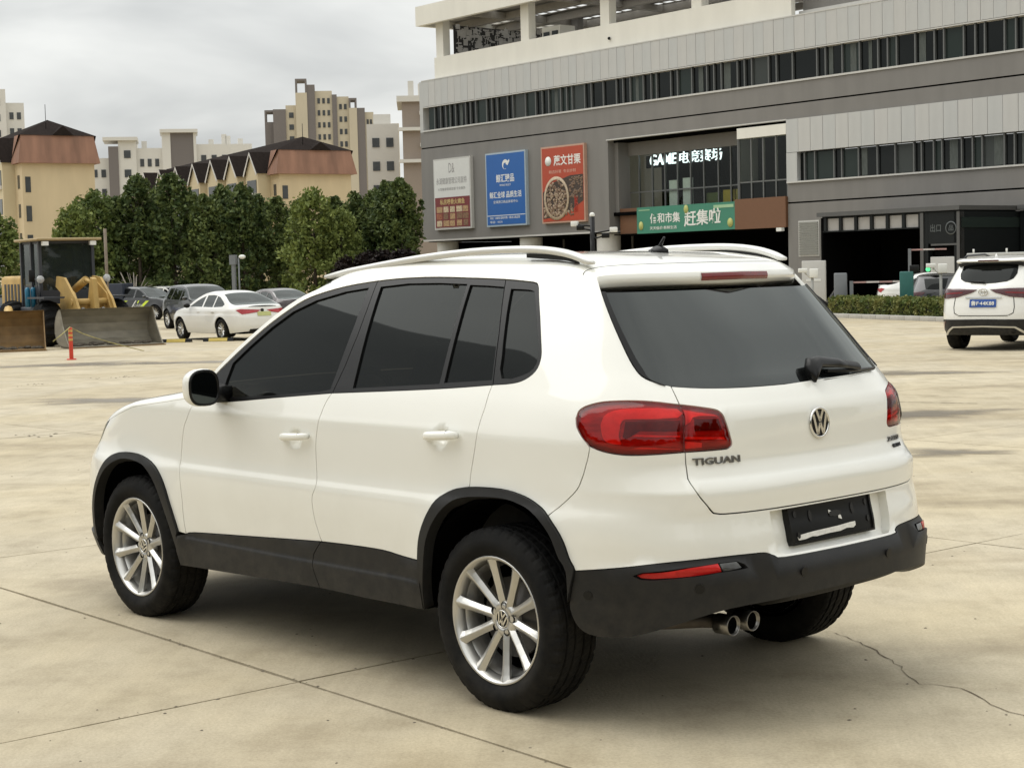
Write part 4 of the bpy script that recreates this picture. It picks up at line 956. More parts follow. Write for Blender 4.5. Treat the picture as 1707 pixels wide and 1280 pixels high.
# ---------------------------------------------------------------- the grey commercial building
M_GREY = pmat('grey_render_wall', (.196, .187, .174), rough=.8, var=.09, scale=1.1, bump=.05, bscale=60, stretch=(1, 1, .22), detail=7)
M_GREYL = pmat('light_grey_edge', (.52, .51, .48), rough=.6, var=.04)
M_CLAD = [pmat('pale_metal_cladding_%s' % n, c, rough=.45, var=.05, scale=2.2, stretch=(1, 1, .25), detail=6) for n, c in (('cool', (.462, .466, .452)), ('warm', (.482, .477, .456)), ('plain', (.472, .471, .453)))]
M_CREAM = pmat('cream_painted_parapet', (.72, .70, .63), rough=.7, var=.05, scale=1.2, stretch=(1, 1, .3), detail=7)
M_MULL = pmat('grey_aluminium_frame', (.135, .14, .137), rough=.45, metal=.3, var=.05)
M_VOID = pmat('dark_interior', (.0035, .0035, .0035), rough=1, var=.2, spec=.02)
M_PANE = [glass_mat('building_glass_%s' % n, tint=.03, base=c, see=0.0, ior=1.33) for n, c in (('dark', (.006, .007, .007)), ('green', (.022, .030, .027)), ('grey', (.045, .050, .047)))]
bld = empty('commercial_building', (80.58690092, -64.90012084, 0), R(176.654057), 'long grey commercial building with white cladding bands, ribbon windows and a roof terrace', 'building')
rsb = random.Random(11)
def bbox(name, mat, x0, x1, off1, off0, z0, z1, parent=bld, mb=None):
    """box in facade coordinates: x along the wall, off = distance proud of the wall plane"""
    m = mb or MB(); m.box(x0, x1, -off1, -off0, z0, z1)
    if mb is None: return m.build(name, mat, parent)
SE = 60.0
bbox('upper_wall', M_GREY, 0, SE, 0, -.5, 9.74, 10.74)
jn = bbox('wall_joint', M_VOID, .02, SE, -.06, -.5, 9.66, 9.74)
w2 = MB()
for (a, b, z0, z1) in ((0, 18.05, 3.78, 9.66), (18.05, 31.5, 8.92, 9.66), (31.5, SE, 8.9, 9.66)): w2.box(a, b, 0, .5, z0, z1)
w2.build('middle_wall', M_GREY, bld)
bbox('recess_side_wall', M_GREY, 17.75, 18.05, -.5, -1.6, 3.78, 9.66)
w3 = MB(); w3.box(31.5, SE, 0, .5, 4.75, 5.72); w3.box(31.5, SE, 0, .5, -1, 4.67); w3.build('lower_wall', M_GREY, bld)
bbox('lower_wall_joint', M_VOID, 31.52, SE, -.05, -.5, 4.67, 4.75)
bbox('end_wall', M_GREY, 0, .3, -.5, -24, 3.78, 14.0)
bbox('soffit', M_GREYL, -.02, 18.06, .02, -8.0, 3.68, 3.78)
bbox('undercroft_ceiling', M_VOID, .25, 18.0, -.22, -8.0, 3.63, 3.676)  # black board added for the shade on the soffit's underside
bbox('undercroft_dark_screen', M_VOID, .2, .45, -1.6, -8, -1, 3.62)  # added black screen closing the open end, where sky showed through
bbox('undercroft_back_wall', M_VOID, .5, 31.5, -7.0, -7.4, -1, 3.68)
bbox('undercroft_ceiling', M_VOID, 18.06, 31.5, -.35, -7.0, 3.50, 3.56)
bbox('main_roof', M_GREYL, .3, SE, -.5, -24, 13.85, 13.98)
for s in (1.37, 9.88, 16.92):
    m = MB(); m.lathe([(.70, -1.0), (.70, 3.68)], 24, 'z', (s, .95, 0)); m.build('round_column', pmat('white_painted_column', (.62, .61, .57), rough=.6, var=.04), bld)
for s in (3.2, 6.5, 13.0): bbox('undercroft_pipe', M_GREY, s, s+.12, -6.4, -6.5, -1, 3.6)
# upper cladding band
up_c = bbox('cladding_band', M_MULL, .35, SE, -.06, -.5, 12.34, 13.98)
x = .36; i = 0
MEc = {}
while x < SE-.7:
    w = .672; key = i % 3
    if key not in MEc: MEc[key] = MB().box(0, w, -.03-.0, .06, 12.36, 13.99).mesh('cladding_panel', M_CLAD[key])
    o = link_mesh('cladding_panel', MEc[key], None, up_c); o.location = (x, rsb.uniform(-.006, .006), 0); x += .69; i += 1
bbox('band_cap', M_GREYL, .28, SE, .05, -.5, 13.99, 14.05); bbox('corner_fin', M_CLAD[0], .0, .345, .0, -.5, 10.74, 13.99)
bbox('window_sill', M_GREYL, .35, SE, .06, -.4, 10.745, 10.84); bbox('window_head', M_GREYL, .35, SE, .05, -.05, 12.28, 12.335)
def ribbon(name, mulls, z0, z1, x0, x1):
    wb = bbox(name, M_VOID, x0, x1, -.45, -.5, z0, z1)
    xs = [x0]+mulls+[x1]
    for a, b in zip(xs[:-1], xs[1:]):
        q = MB().box(a+.03, b-.03, .16+rsb.uniform(0, .03), .18, z0+.03, z1-.03).build('window_pane', M_PANE[rsb.choice((0, 0, 1, 1, 0, 2)) if b-a > .8 else rsb.choice((0, 0, 1))], wb)
        if b-a > .75 and rsb.random() < .45:
            c0 = rsb.uniform(a+.1, b-.5); MB().box(c0, c0+rsb.uniform(.2, .5), .152, .158, z0+.05, z1-.05).build('curtain', pmat('pale_green_curtain', (.075, .085, .078), rough=.9, var=.3, scale=4, stretch=(8, 1, 1)), wb)
    me = MB().box(-.036, .036, .05, .2, z0, z1).mesh('mullion', M_MULL)
    for s in mulls: link_mesh('mullion', me, None, wb).location = (s, 0, 0)
    return wb
mu = [1.52,2.17,2.74,3.19,3.76,4.81,5.31,5.86,6.94,7.48,8.01,9.01,9.53,10.72,11.68,12.29,12.89,13.98,14.51,14.99,16.09,16.66,17.69,18.79,19.34,19.93,20.99,21.61,22.04,23.16,23.67,24.76,25.88,26.4,26.93,28.09,28.59,29.1,30.26,30.79,31.87,33.47,34.01,35.07,36.14,37.26,37.83,38.36,39.44,40.53,41.06,42.15,42.77,43.28,44.32,44.91]
mu += [45.9,46.5,47.6,48.2,49.3,50.4,51.0,52.1,53.2,53.8,54.9,56,57.1,58.2]
ribbon('ribbon_window', mu, 10.84, 12.28, .72, SE)
# lower right cladding and windows
lo_c = bbox('lower_cladding_band', M_MULL, 31.5, SE, .02, -.5, 7.22, 8.895)
x = 31.52; i = 0
MEd = {}
while x < SE-1:
    key = i % 3
    if key not in MEd: MEd[key] = MB().box(0, .78, -.08, -.03, 7.24, 8.9).mesh('cladding_panel', M_CLAD[key])
    o = link_mesh('cladding_panel', MEd[key], None, lo_c); o.location = (x, rsb.uniform(-.006, .006), 0); x += .80; i += 1
bbox('window_border', M_CLAD[0], 31.5, 32.2, .07, -.4, 5.72, 7.22); bbox('window_sill', M_GREYL, 31.5, SE, .09, -.4, 5.70, 5.78)
ribbon('ribbon_window', [32.58,33.25,34.48,34.97,36.01,37.15,38.22,39.31,39.75,40.44,40.91,42.0,42.59,43.11,44.28,44.81,45.9,46.9,48,49,50.1,51.2,52.3,54,55.5,57,58.5], 5.78, 7.20, 32.2, SE)
# recessed curtain wall, banner, brown panels
M_BROWN = pmat('brown_metal_panel', (.155, .072, .034), rough=.5, var=.05)
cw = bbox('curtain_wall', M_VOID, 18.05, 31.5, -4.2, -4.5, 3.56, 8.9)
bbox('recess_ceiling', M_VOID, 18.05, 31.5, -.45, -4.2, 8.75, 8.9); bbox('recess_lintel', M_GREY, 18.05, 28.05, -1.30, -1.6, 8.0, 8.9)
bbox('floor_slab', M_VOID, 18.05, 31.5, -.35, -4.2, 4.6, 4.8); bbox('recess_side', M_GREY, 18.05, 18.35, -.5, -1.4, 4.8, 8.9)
bbox('opening_edge', M_GREYL, 17.95, 31.5, .05, -.3, 8.87, 8.93); bbox('white_lintel', M_CREAM, 28.12, 31.5, .08, -.5, 8.18, 8.72)
M_SEE = glass_mat('shop_glass', tint=.86, base=(.004, .005, .005), see=.95, ior=1.35)
ms = [18.05,19.12,20.2,21.22,22.22,23.24,24.25,25.34,26.27,26.84,28.05]
me = MB().box(-.04, .04, 1.36, 1.46, 4.9, 8.0).mesh('mullion', M_MULL)
for s in ms[1:]: link_mesh('mullion', me, None, cw).location = (s, 0, 0)
MB().box(18.05, 28.05, 1.37, 1.45, 5.88, 5.95).build('transom', M_MULL, cw)
for a, b in zip(ms[:-1], ms[1:]):
    for z0, z1 in ((4.9, 5.88), (5.95, 8.0)): MB().box(a+.04, b-.04, 1.41, 1.42, z0, z1).build('glass_pane', M_SEE, cw)
fs_ = [28.15,29.0,29.83,30.7,31.47]
me = MB().box(-.04, .04, .02, .14, 5.0, 8.18).mesh('mullion', M_MULL)
for s in fs_: link_mesh('mullion', me, None, cw).location = (s, 0, 0)
MB().box(28.15, 31.47, .03, .12, 5.88, 5.95).build('transom', M_MULL, cw)
for a, b in zip(fs_[:-1], fs_[1:]):
    for z0, z1 in ((5.0, 5.88), (5.95, 8.18)): MB().box(a+.04, b-.04, .07, .08, z0, z1).build('glass_pane', M_SEE if z0 > 5.5 else M_PANE[0], cw)
bbox('curtain_side', M_MULL, 28.05, 28.12, .0, -1.5, 4.9, 8.2)
pp = []
for (a, z0, z1, w, d, mat) in ((19.4,4.85,8.0,.9,3.6,M_PANE[2]),(21.42,4.85,6.45,.66,1.5,None),(22.5,4.85,6.52,.75,1.5,None)):
    m_ = mat or pmat('white_notice_board', (.70, .73, .72), rough=.6, var=.08)
    if mat is None: MB().box(a, a+w, d, d+.05, z0, z1).build('notice_board', m_, cw)
for a, w, h, c in ((24.3,.9,.75,(.07,.09,.01)),(25.55,.85,.85,(.42,.30,.02)),(26.5,.4,.85,(.30,.24,.03)),(27.0,.9,.8,(.02,.07,.08))):
    MB().box(a, a+w, 1.5, 1.9, 4.85, 4.85+h).build('display_counter', pmat('counter_%d' % int(a*10), c, rough=.6, var=.15), cw)
# lit sign and ceiling lights inside
def lettering(body, w, h, mat, parent, loc, depth=.02, shear=0, bold=0, rot=0.0):
    """letters standing on the facade: w wide, h high, base line centre at (x, off, z)"""
    v, f = text_mesh(body, 1.0, .5, shear, bold); v = np.array(v); x0, x1 = v[:, 0].min(), v[:, 0].max(); y0, y1 = v[:, 1].min(), v[:, 1].max()
    X = ((v[:, 0]-(x0+x1)/2)/(x1-x0)*w); Z = (v[:, 1]-y0)/(y1-y0)*h; Y = -v[:, 2]*depth
    cs, sn = math.cos(rot), math.sin(rot)
    P = np.stack([loc[0]+X*cs-Z*sn, -loc[1]+Y, loc[2]+Z*cs+X*sn], 1)
    return MB().add(P, f).build('lettering', mat, parent)
M_LIT = emat('lit_white_letters', (.85, .95, 1.0), 1.5)
sg_ = bbox('lit_sign', M_VOID, 18.7, 25.2, -2.35, -2.4, 7.3, 8.0)
lettering('GAME', 2.15, .62, M_LIT, sg_, (20.15, -2.3, 7.42), .06, .12, .012); lettering('电竞赛场', 3.3, .66, M_LIT, sg_, (23.1, -2.3, 7.40), .06, .08, .0)
M_TUBE = emat('lit_ceiling_tube', (.9, .96, 1.0), 2.0)
for s in (20.0,21.2,22.4,22.9,23.5,24.3,25.1,25.6): MB().box(s, s+.12, 1.9, 3.6, 8.42, 8.46).build('ceiling_light', M_TUBE, cw)
ban = bbox('shop_banner', pmat('green_banner_print', (.045, .205, .135), rough=.5, var=.08, scale=.6), 20.46, 27.95, .12, -.25, 3.52, 4.97); ban['label'] = 'green banner with white characters'
M_WP = pmat('white_sign_print', (.74, .74, .70), rough=.6, var=.03); M_YP = pmat('yellow_green_print', (.42, .44, .14), rough=.6, var=.12, scale=3); M_LG = pmat('light_green_print', (.32, .50, .30), rough=.6, var=.05)
lettering('佰和市集', 2.35, .56, M_WP, ban, (22.7, .13, 4.05), .012, 0, .014)
lettering('赶集啦', 2.75, .84, M_WP, ban, (25.55, .13, 3.82), .012, .08, .016, .03)
lettering('天天低价·新鲜生活', 2.1, .18, M_WP, ban, (22.55, .13, 3.70), .01, 0, .006)
MB().box(26.4, 27.85, -.135, -.12, 4.68, 4.84).build('banner_stripe', M_LG, ban); MB().box(20.62, 21.5, -.135, -.12, 4.78, 4.83).build('banner_stripe', M_LG, ban)
for (x, z, a, b) in ((20.8,3.95,.17,.24),(24.35,4.72,.17,.23),(27.6,3.88,.20,.24)):
    m = MB(); m.lathe([(.001, .0), (1, .0), (1, .02), (.001, .02)], 18, 'y', (0, 0, 0)); m.v = [(x+p[0]*a, -.145+p[1], z+p[2]*b) for p in m.v]; m.build('banner_emblem', M_YP, ban)
bbox('brown_panel', M_BROWN, 27.96, 31.48, .16, -.3, 3.50, 5.06); bbox('brown_panel', M_BROWN, 18.36, 20.44, -.55, -.8, 3.50, 5.0)
# three posters
def poster(x0, x1, frame, face):
    o = bbox('poster_board', frame, x0, x1, .22, 0, 4.38, 8.88); MB().box(x0+.10, x1-.10, -.232, -.222, 4.48, 8.78).build('poster_print', face, o); return o
M_PF = pmat('pale_poster_frame', (.50, .49, .46), rough=.5, var=.03)
p1 = poster(1.6, 5.5, M_PF, pmat('white_poster', (.62, .62, .59), rough=.6, var=.03)); p1['label'] = 'white and red poster'
M_GP = pmat('grey_print', (.30, .29, .28), rough=.7); M_RP = pmat('dark_red_print', (.165, .022, .024), rough=.6, var=.08); M_GOLD = pmat('gold_print', (.55, .42, .17), rough=.6, var=.1)
lettering('永湖健康管理公司直特', 3.2, .42, M_GP, p1, (3.5, .233, 7.25), .008, 0, .004); lettering('大型健康管理连锁·专业服务', 2.9, .18, M_GP, p1, (3.5, .233, 6.85), .008)
lettering('D&', .6, .62, M_GP, p1, (3.55, .233, 7.95), .008)
MB().box(1.72, 5.38, -.238, -.232, 4.5, 6.42).build('poster_panel', M_RP, p1); lettering('私房嘴骨火麻鱼', 2.6, .36, M_GOLD, p1, (3.55, .240, 5.95), .008, 0, .012)
rs = random.Random(9)
FOOD = [pmat('food_print_%s' % n, c, rough=.7, var=.45, scale=9) for n, c in (('tan', (.38, .24, .12)), ('cream', (.50, .40, .26)), ('rust', (.30, .10, .05)), ('brown', (.20, .11, .06)))]
for i in range(5):
    for j in range(3):
        MB().box(1.85+i*.70+rs.uniform(0, .06), 2.45+i*.70+rs.uniform(-.08, .06), -.246, -.238, 4.58+j*.44, 4.95+j*.44).build('food_picture', FOOD[rs.randrange(4)], p1)
p2 = poster(7.03, 10.92, pmat('light_blue_frame', (.36, .44, .50), rough=.5), pmat('blue_poster', (.012, .105, .36), rough=.5, var=.04)); p2['label'] = 'blue poster with white lettering'
lettering('鲸汇臻品', 1.75, .50, M_WP, p2, (8.95, .233, 7.05), .008, 0, .016); lettering('WHALE SELECT', 1.1, .12, M_WP, p2, (8.95, .233, 6.82), .008)
lettering('鲸汇全球 品质生活', 3.1, .40, M_WP, p2, (8.95, .233, 6.10), .008, 0, .016); lettering('全球进口商品体验中心', 2.4, .18, M_WP, p2, (8.95, .233, 5.78), .008)
MB().box(7.13, 10.82, -.238, -.232, 5.02, 5.06).build('poster_rule', M_WP, p2); lettering('地址：高新区佰和市集一楼进口商品馆', 2.9, .15, M_WP, p2, (8.85, .233, 4.82), .008); lettering('电话：0535', 1.2, .15, M_WP, p2, (8.0, .233, 4.58), .008)
wh = MB(); a = np.linspace(.3, 5.2, 18)                      # swirl emblem above the name
wh.loft([[(8.98+(.28+w)*math.cos(t)*(1-.06*t), -.236, 8.05+(.30+w)*math.sin(t)*(1-.06*t)) for w in (-.06-.05*math.sin(t), .06+.05*math.sin(t))] for t in a], closed=False, cap=False, smooth=False)
wh.prism([(9.05,-.240,8.15),(9.38,-.240,8.42),(9.42,-.240,8.30),(9.22,-.240,8.05)], (0, .006, 0)); wh.build('poster_emblem', M_WP, p2)
p3 = poster(12.38, 16.25, pmat('orange_pale_frame', (.48, .30, .22), rough=.5), pmat('orange_red_poster', (.40, .058, .024), rough=.5, var=.05)); p3['label'] = 'orange red poster with a bowl of nuts'
lettering('蔗文甘栗', 2.4, .62, M_WP, p3, (14.75, .233, 7.72), .008, 0, .018); lettering('精选好栗  专业炒制', 2.4, .20, pmat('pale_pink_print', (.60, .36, .28), rough=.6), p3, (14.3, .233, 7.28), .008)
m = MB(); m.lathe([(.001, 0), (.28, 0), (.28, .01), (.001, .01)], 18, 'y', (13.05, -.242, 8.02)); m.build('poster_emblem', M_WP, p3)
MB().add([(12.50,-.236,6.2),(13.4,-.236,6.75),(15.0,-.236,7.1),(16.13,-.236,7.12),(16.13,-.236,5.6),(15.1,-.236,5.1),(14.0,-.236,4.75),(12.50,-.236,4.65)], [tuple(range(8))]).build('poster_dark_field', pmat('roasted_dark_print', (.055, .038, .028), rough=.7, var=.6, scale=14), p3)
m = MB(); m.lathe([(1.10, 0), (1.28, 0), (1.28, .02), (1.10, .02), (1.10, 0)], 30, 'y', (0, 0, 0)); m.v = [(13.75+p[0]*.88, -.262+p[1], 5.82+p[2]*1.0) for p in m.v]; m.build('bowl_rim', pmat('bowl_print', (.46, .36, .25), rough=.6, var=.3, scale=8), p3)
nut = pmat('nut_print', (.17, .105, .065), rough=.6, var=.55, scale=25); nut2 = pmat('nut_print_pale', (.34, .25, .17), rough=.6, var=.45, scale=25)
m1_, m2_ = MB(), MB()
for i in range(190):
    a = rs.random()*6.283; r = math.sqrt(rs.random())*1.02; (m1_ if i % 2 else m2_).sphere((13.75+r*.88*math.cos(a), -.25, 5.82+r*math.sin(a)), (.085, .018, .075), 6, 4)
for i in range(120): (m1_ if i % 3 else m2_).sphere((rs.uniform(12.6, 15.2), -.242, rs.uniform(4.75, 5.0)+rs.random()**2*.5), (.09, .014, .075), 6, 4)
for i in range(70): m1_.sphere((rs.uniform(14.9, 16.05), -.24, rs.uniform(5.8, 7.0)), (.10, .012, .05), 6, 4)
tag(m1_.build('nuts_in_picture', nut, p3), kind='stuff'); tag(m2_.build('pale_nuts_in_picture', nut2, p3), kind='stuff')
lettering('糖炒栗子', .32, 1.0, pmat('red_print', (.45, .05, .03), rough=.6), p3, (15.5, .24, 4.95), .008)
# parapet, roof terrace, canopy
par = bbox('terrace_parapet', M_CREAM, 1.34, 31.64, -.3, -.6, 14.05, 15.43)
bbox('terrace_parapet_return', M_CREAM, 1.34, 1.64, -.6, -15, 14.05, 15.43)
bbox('attic_wall', M_GREY, 31.64, SE, -1.2, -2.0, 13.98, 17.5); bbox('attic_base', M_GREYL, 31.66, SE, -.85, -1.19, 13.98, 14.35)
for s in (1.45, 10.04, 17.2, 24.5, 31.6): bbox('terrace_column', M_CREAM, s, s+.75, -.4, -.95, 15.43, 18.2, par)
for s in (6, 19.5, 26.5): bbox('inner_column', M_GREY, s, s+.6, -8, -8.5, 14, 18.2, par)
can = bbox('terrace_canopy', M_CREAM, .25, 32.4, .32, .0, 17.52, 18.75)
bbox('canopy_end_fascia', M_CREAM, .25, .55, .0, -17, 17.52, 18.75, can)
M_SOF = pmat('brown_grey_soffit', (.27, .25, .22), rough=.7, var=.08)
cs_ = MB()
for k in range(9): cs_.box(.55, 32.4, .0+k*1.9, 1.38+k*1.9, 17.97, 18.0)
for k in range(34): cs_.box(.6+k*.95, .75+k*.95, .0, 17.0, 18.02, 18.06)
cs_.build('canopy_soffit', M_SOF, can)
for k in range(5):
    MB().box(.55, 32.4, 2.6+k*3.4, 2.9+k*3.4, 17.45, 17.88).build('canopy_beam', M_SOF, can)
for k in range(4): MB().box(5.5+k*7.2, 5.9+k*7.2, .2, 16.5, 17.5, 17.89).build('canopy_beam', M_SOF, can)
scr = MB(); scr.box(1.98, 2.02, 1.4, 11, 15.4, 17.5); so = scr.build('terrace_screen', pmat('black_screen', (.02, .02, .02), rough=.6), par)
sp_ = MB(); rs = random.Random(21)
for i in range(620):
    y = rs.uniform(1.5, 10.8); z = rs.uniform(15.4, 17.4); h = rs.choice((.05, .1, .3)); w = rs.choice((.04, .08, .35))
    sp_.box(2.022, 2.035+rs.random()*.01, y, y+w, z, z+h)
tag(sp_.build('screen_pattern', pmat('pale_screen_strips', (.42, .41, .39), rough=.6, var=.15), so), kind='stuff')
ac = MB(); ac.box(9.2, 10.9, 2.8, 4.0, 14, 16.5); aco = ac.build('rooftop_cabin', M_CREAM, par)
for a in (9.35, 10.15): MB().box(a, a+.55, 2.76, 2.799, 15.5, 16.2).build('cabin_window', M_PANE[0], aco)
MB().sphere((18.1, .22, 14.62), .09).build('wall_camera', M_TRIM, bld); MB().box(31.0, 31.35, -.35, -.12, 3.3, 3.48).build('wall_camera', M_WP, bld)
lv = bbox('louvre_panel', M_GREYL, 32.2, 33.55, .03, -.02, 1.98, 3.78)
me = MB().box(32.26, 33.49, -.075, -.035, 0, .085).mesh('louvre_slat', pmat('grey_green_louvre', (.24, .24, .215), rough=.6, var=.04))
for k in range(14): link_mesh('louvre_slat', me, None, lv).location = (0, 0, 2.06+k*.12)
# garage entrance box standing proud of the wall
ent = bbox('garage_entrance', M_VOID, 37.5, 45.0, .3, .2, -1, 3.7)
M_DKM = pmat('dark_metal_cladding', (.0105, .0125, .013), rough=.45, var=.1, spec=.2); M_GRM = pmat('grey_metal_post', (.10, .10, .098), rough=.5, metal=.3, var=.05)
bbox('canopy_fascia', M_GRM, 37.35, 45.25, 4.62, .2, 3.76, 3.95, ent); bbox('entrance_roof', M_DKM, 37.5, 45.1, 4.4, .3, 3.70, 3.758, ent)
bbox('side_wall', M_DKM, 44.9, 45.2, 4.5, 0, -1, 3.70, ent); bbox('side_wall', M_VOID, 37.5, 37.62, 4.5, .1, -1, 3.70, ent)
MB().box(45.2, 45.24, -4.4, -.1, 3.0, 3.45).build('side_window_band', M_PANE[1], ent)
bbox('front_panel', M_DKM, 43.55, 45.2, 4.5, 4.3, 2.35, 3.70, ent); bbox('door_header', M_GRM, 43.7, 45.1, 4.52, 4.3, 2.26, 2.34, ent)
bbox('pillar', M_GRM, 43.15, 43.32, 4.55, 4.2, -1, 3.70, ent); bbox('pillar', M_DKM, 43.34, 43.54, 4.5, 4.2, -1, 3.70, ent); bbox('door_leaf', M_VOID, 43.75, 45.1, 4.3, 4.25, -1, 2.26, ent); bbox('pillar', M_GRM, 45.05, 45.2, 4.53, 4.2, -1, 3.70, ent)
M_ICON = pmat('grey_icon_print', (.085, .095, .095), rough=.6)
lettering('出口', .55, .34, M_ICON, ent, (43.95, 4.51, 2.85), .01, 0, .01); m = MB(); m.lathe([(.24, 0), (.29, 0), (.29, .01), (.24, .01), (.24, 0)], 24, 'y', (44.75, -4.52, 3.0)); m.build('round_icon', M_ICON, ent); lettering('品', .24, .24, M_ICON, ent, (44.75, 4.51, 2.88), .01, 0, .01)
xs = [37.75+k*(43.1-37.75)/6 for k in range(7)]
for k in range(7): bbox('clerestory_post', M_DKM, xs[k]-.08, xs[k]+.08, 4.5, 4.3, 3.05, 3.70, ent)
for a, b in zip(xs[:-1], xs[1:]): bbox('clerestory_pane', pmat('painted_reflection_pane', (.36, .345, .325), rough=.25, var=.05), a+.085, b-.085, 4.40, 4.38, 3.10, 3.66, ent)  # the panes' pale reflection is painted as their base colour
bbox('clerestory_rail', M_DKM, 37.6, 43.15, 4.5, 4.3, 3.04, 3.095, ent)
sf = bbox('dark_storefront', M_DKM, 45.3, SE, .25, .02, -1, 3.72, ent); bbox('storefront_canopy', M_GRM, 45.3, SE, .5, .02, 3.78, 3.97, ent)
for k in range(9): MB().box(45.6+k*1.5, 46.9+k*1.5, -.28, -.255, 3.0, 3.5).build('storefront_pane', M_PANE[1], ent)
bbox('service_cabinet', M_GREYL, 36.3, 37.3, 1.4, .6, -.5, 1.7)

# ---------------------------------------------------------------- apartment blocks beyond the trees
M_YEL = pmat('yellow_render', (.56, .455, .29), rough=.8, var=.10, scale=.5, stretch=(1, 1, .3), detail=6); M_YEL2 = pmat('pale_yellow_render', (.55, .47, .31), rough=.8, var=.06, scale=.3)
M_TERRA = pmat('terracotta_mansard', (.25, .132, .086), rough=.7, var=.34, scale=.8, stretch=(1, 1, .16), detail=6); M_ROOF = pmat('dark_brown_tiles', (.022, .017, .015), rough=.95, var=.25, scale=3, spec=.06)
M_WIN = pmat('distant_window', (.045, .050, .052), rough=.2, var=.4, scale=.6); M_WFR = pmat('white_window_frame', (.58, .56, .52), rough=.6)
AXD = np.array([.980, -.199])                       # long axis of both yellow blocks
def yellow_block(corner, sc, label, first=None):
    """local x runs away from us along the gabled front, local y along the end wall to the right"""
    if first is not None:
        c = copy_tree(first); c.location = (*corner, -.5); c['label'] = label; c.scale = (1, sc, 1); return c
    rt_ = empty('apartment_block', (*corner, -.5), math.atan2(AXD[1], AXD[0]), label, 'building', 'yellow apartment blocks with terracotta mansard ends', (1, sc, 1))
    W_, H_ = -8.9, 13.9
    MB().box(0, 52, W_, 0, 0, H_).build('wall', M_YEL, rt_)
    e = MB()                                         # terracotta mansard on the end wall
    for y0, y1 in ((W_-.55, .55),):
        e.add([(-.6,y0,H_-.2),(-.6,y1,H_-.2),(-.1,y1-.55,H_+2.55),(-.1,y0+.55,H_+2.55),(2.2,y0,H_-.2),(2.2,y1,H_-.2),(2.2,y1-.55,H_+2.55),(2.2,y0+.55,H_+2.55)], [(0,1,2,3),(4,7,6,5),(0,4,5,1),(3,2,6,7),(0,3,7,4),(1,5,6,2)])
    e.build('mansard_panel', M_TERRA, rt_)
    r = MB(); r.add([(-.2,.3,H_+2.5),(-.2,W_-.3,H_+2.5),(53,.3,H_+.3),(53,W_-.3,H_+.3),(3.2,W_/2,H_+4.3),(50,W_/2,H_+3.6),(2.2,.5,H_+.3),(2.2,W_-.5,H_+.3)], [(0,1,4),(0,4,5,2,6),(1,7,3,5,4),(2,5,3)])
    r.build('roof', M_ROOF, rt_)
    d = MB(); d.add([(-.35,W_*.42,H_+2.5),(-.35,W_*.72,H_+2.5),(-.35,W_*.57,H_+3.45),(1.5,W_*.57,H_+3.4)], [(0,1,2),(0,2,3),(1,3,2)]); d.build('roof_dormer', M_ROOF, rt_)
    for k in range(8):                               # gabled bays along the front
        x0 = 2.6+k*6.2; w = 3.6
        g = MB(); P = lambda x, y, z: (x, y, z)
        pts = [(x0,1.5,0),(x0+w,1.5,0),(x0+w,1.5,H_+.2),(x0+w/2,1.5,H_+2.3),(x0,1.5,H_+.2)]
        g.prism(pts, (0, -2.0, 0)); gb = g.build('gable_bay', M_YEL2, rt_)
        q = MB(); q.add([(x0-.25,1.75,H_+.0),(x0+w/2,1.75,H_+2.55),(x0+w+.25,1.75,H_+.0),(x0-.25,-3.4,H_+.0),(x0+w/2,-3.4,H_+2.55),(x0+w+.25,-3.4,H_+.0)], [(0,1,4,3),(1,2,5,4)])
        q.build('gable_roof', M_ROOF, gb)
        b = MB()
        for sx in (0, 1):
            xa = x0-.25 if sx == 0 else x0+w+.25
            b.prism([(xa,1.72,H_-.05),(x0+w/2,1.72,H_+2.5),(x0+w/2,1.72,H_+2.2),(xa+(.2 if sx == 0 else -.2),1.72,H_-.25)], (0, .06, 0))
        b.build('barge_board', M_WFR, gb)
        for fl in range(5):
            z = H_-2.2-fl*2.8
            MB().box(x0+.45, x0+w-.45, 1.49, 1.56, z, z+1.5).build('window', M_WIN, gb)
        MB().box(x0+.4, x0+w-.4, 1.5, 1.75, H_-2.55, H_-2.2).build('window_box', M_WFR, gb)
    for fl in range(5):
        for xx in (.9,): MB().box(xx, xx+.7, .0, .05, H_-2.6-fl*2.8, H_-1.3-fl*2.8).build('window', M_WIN, rt_)
        MB().box(-.05, 0, -1.0, -.35, H_-3.0-fl*2.8, H_-1.5-fl*2.8).build('window', M_WIN, rt_)
    MB().tube([(1.2, W_*.4, H_+3), (1.2, W_*.4, H_+5.6)], .04, 5).build('roof_antenna', M_TRIM, rt_)
    return rt_
yb = yellow_block((153.3, -103.8), 1.0, 'farther yellow apartment block with stained terracotta end and a row of gables')
yellow_block((147.4, -69.9), .80, 'nearer yellow apartment block behind the wheel loader with terracotta mansard', yb)

def windows_grid(mb, x0, x1, y, z0, z1, nx, nzz, w, h):
    for i in range(nx):
        for j in range(nzz):
            cx = x0+(i+.5)*(x1-x0)/nx; cz = z0+(j+.5)*(z1-z0)/nzz; mb.box(cx-w/2, cx+w/2, y-.12, y+.05, cz-h/2, cz+h/2)
M_CRM = pmat('hazed_cream_tower', (.52, .46, .345), rough=.8, var=.05, scale=.1); M_DBR = pmat('hazed_brown_tower', (.165, .147, .138), rough=.8, var=.06, scale=.1); M_PWH = pmat('pale_tower_white', (.62, .60, .55), rough=.8, var=.05, scale=.1); M_PBR = pmat('tower_tan', (.29, .24, .20), rough=.8, var=.05)  # cream and dark brown lightened in colour for distance haze
VA = lambda px: -.737117-math.atan((px-853)/2794.96)
def facing(name, px, D, label, cat='building', group=None):
    a = VA(px); ca = math.cos(a+.737117); k = D/ca
    return empty(name, (CAMXY[0]+k*math.cos(a), CAMXY[1]+k*math.sin(a), -1.0), a-math.pi/2, label, cat, group)
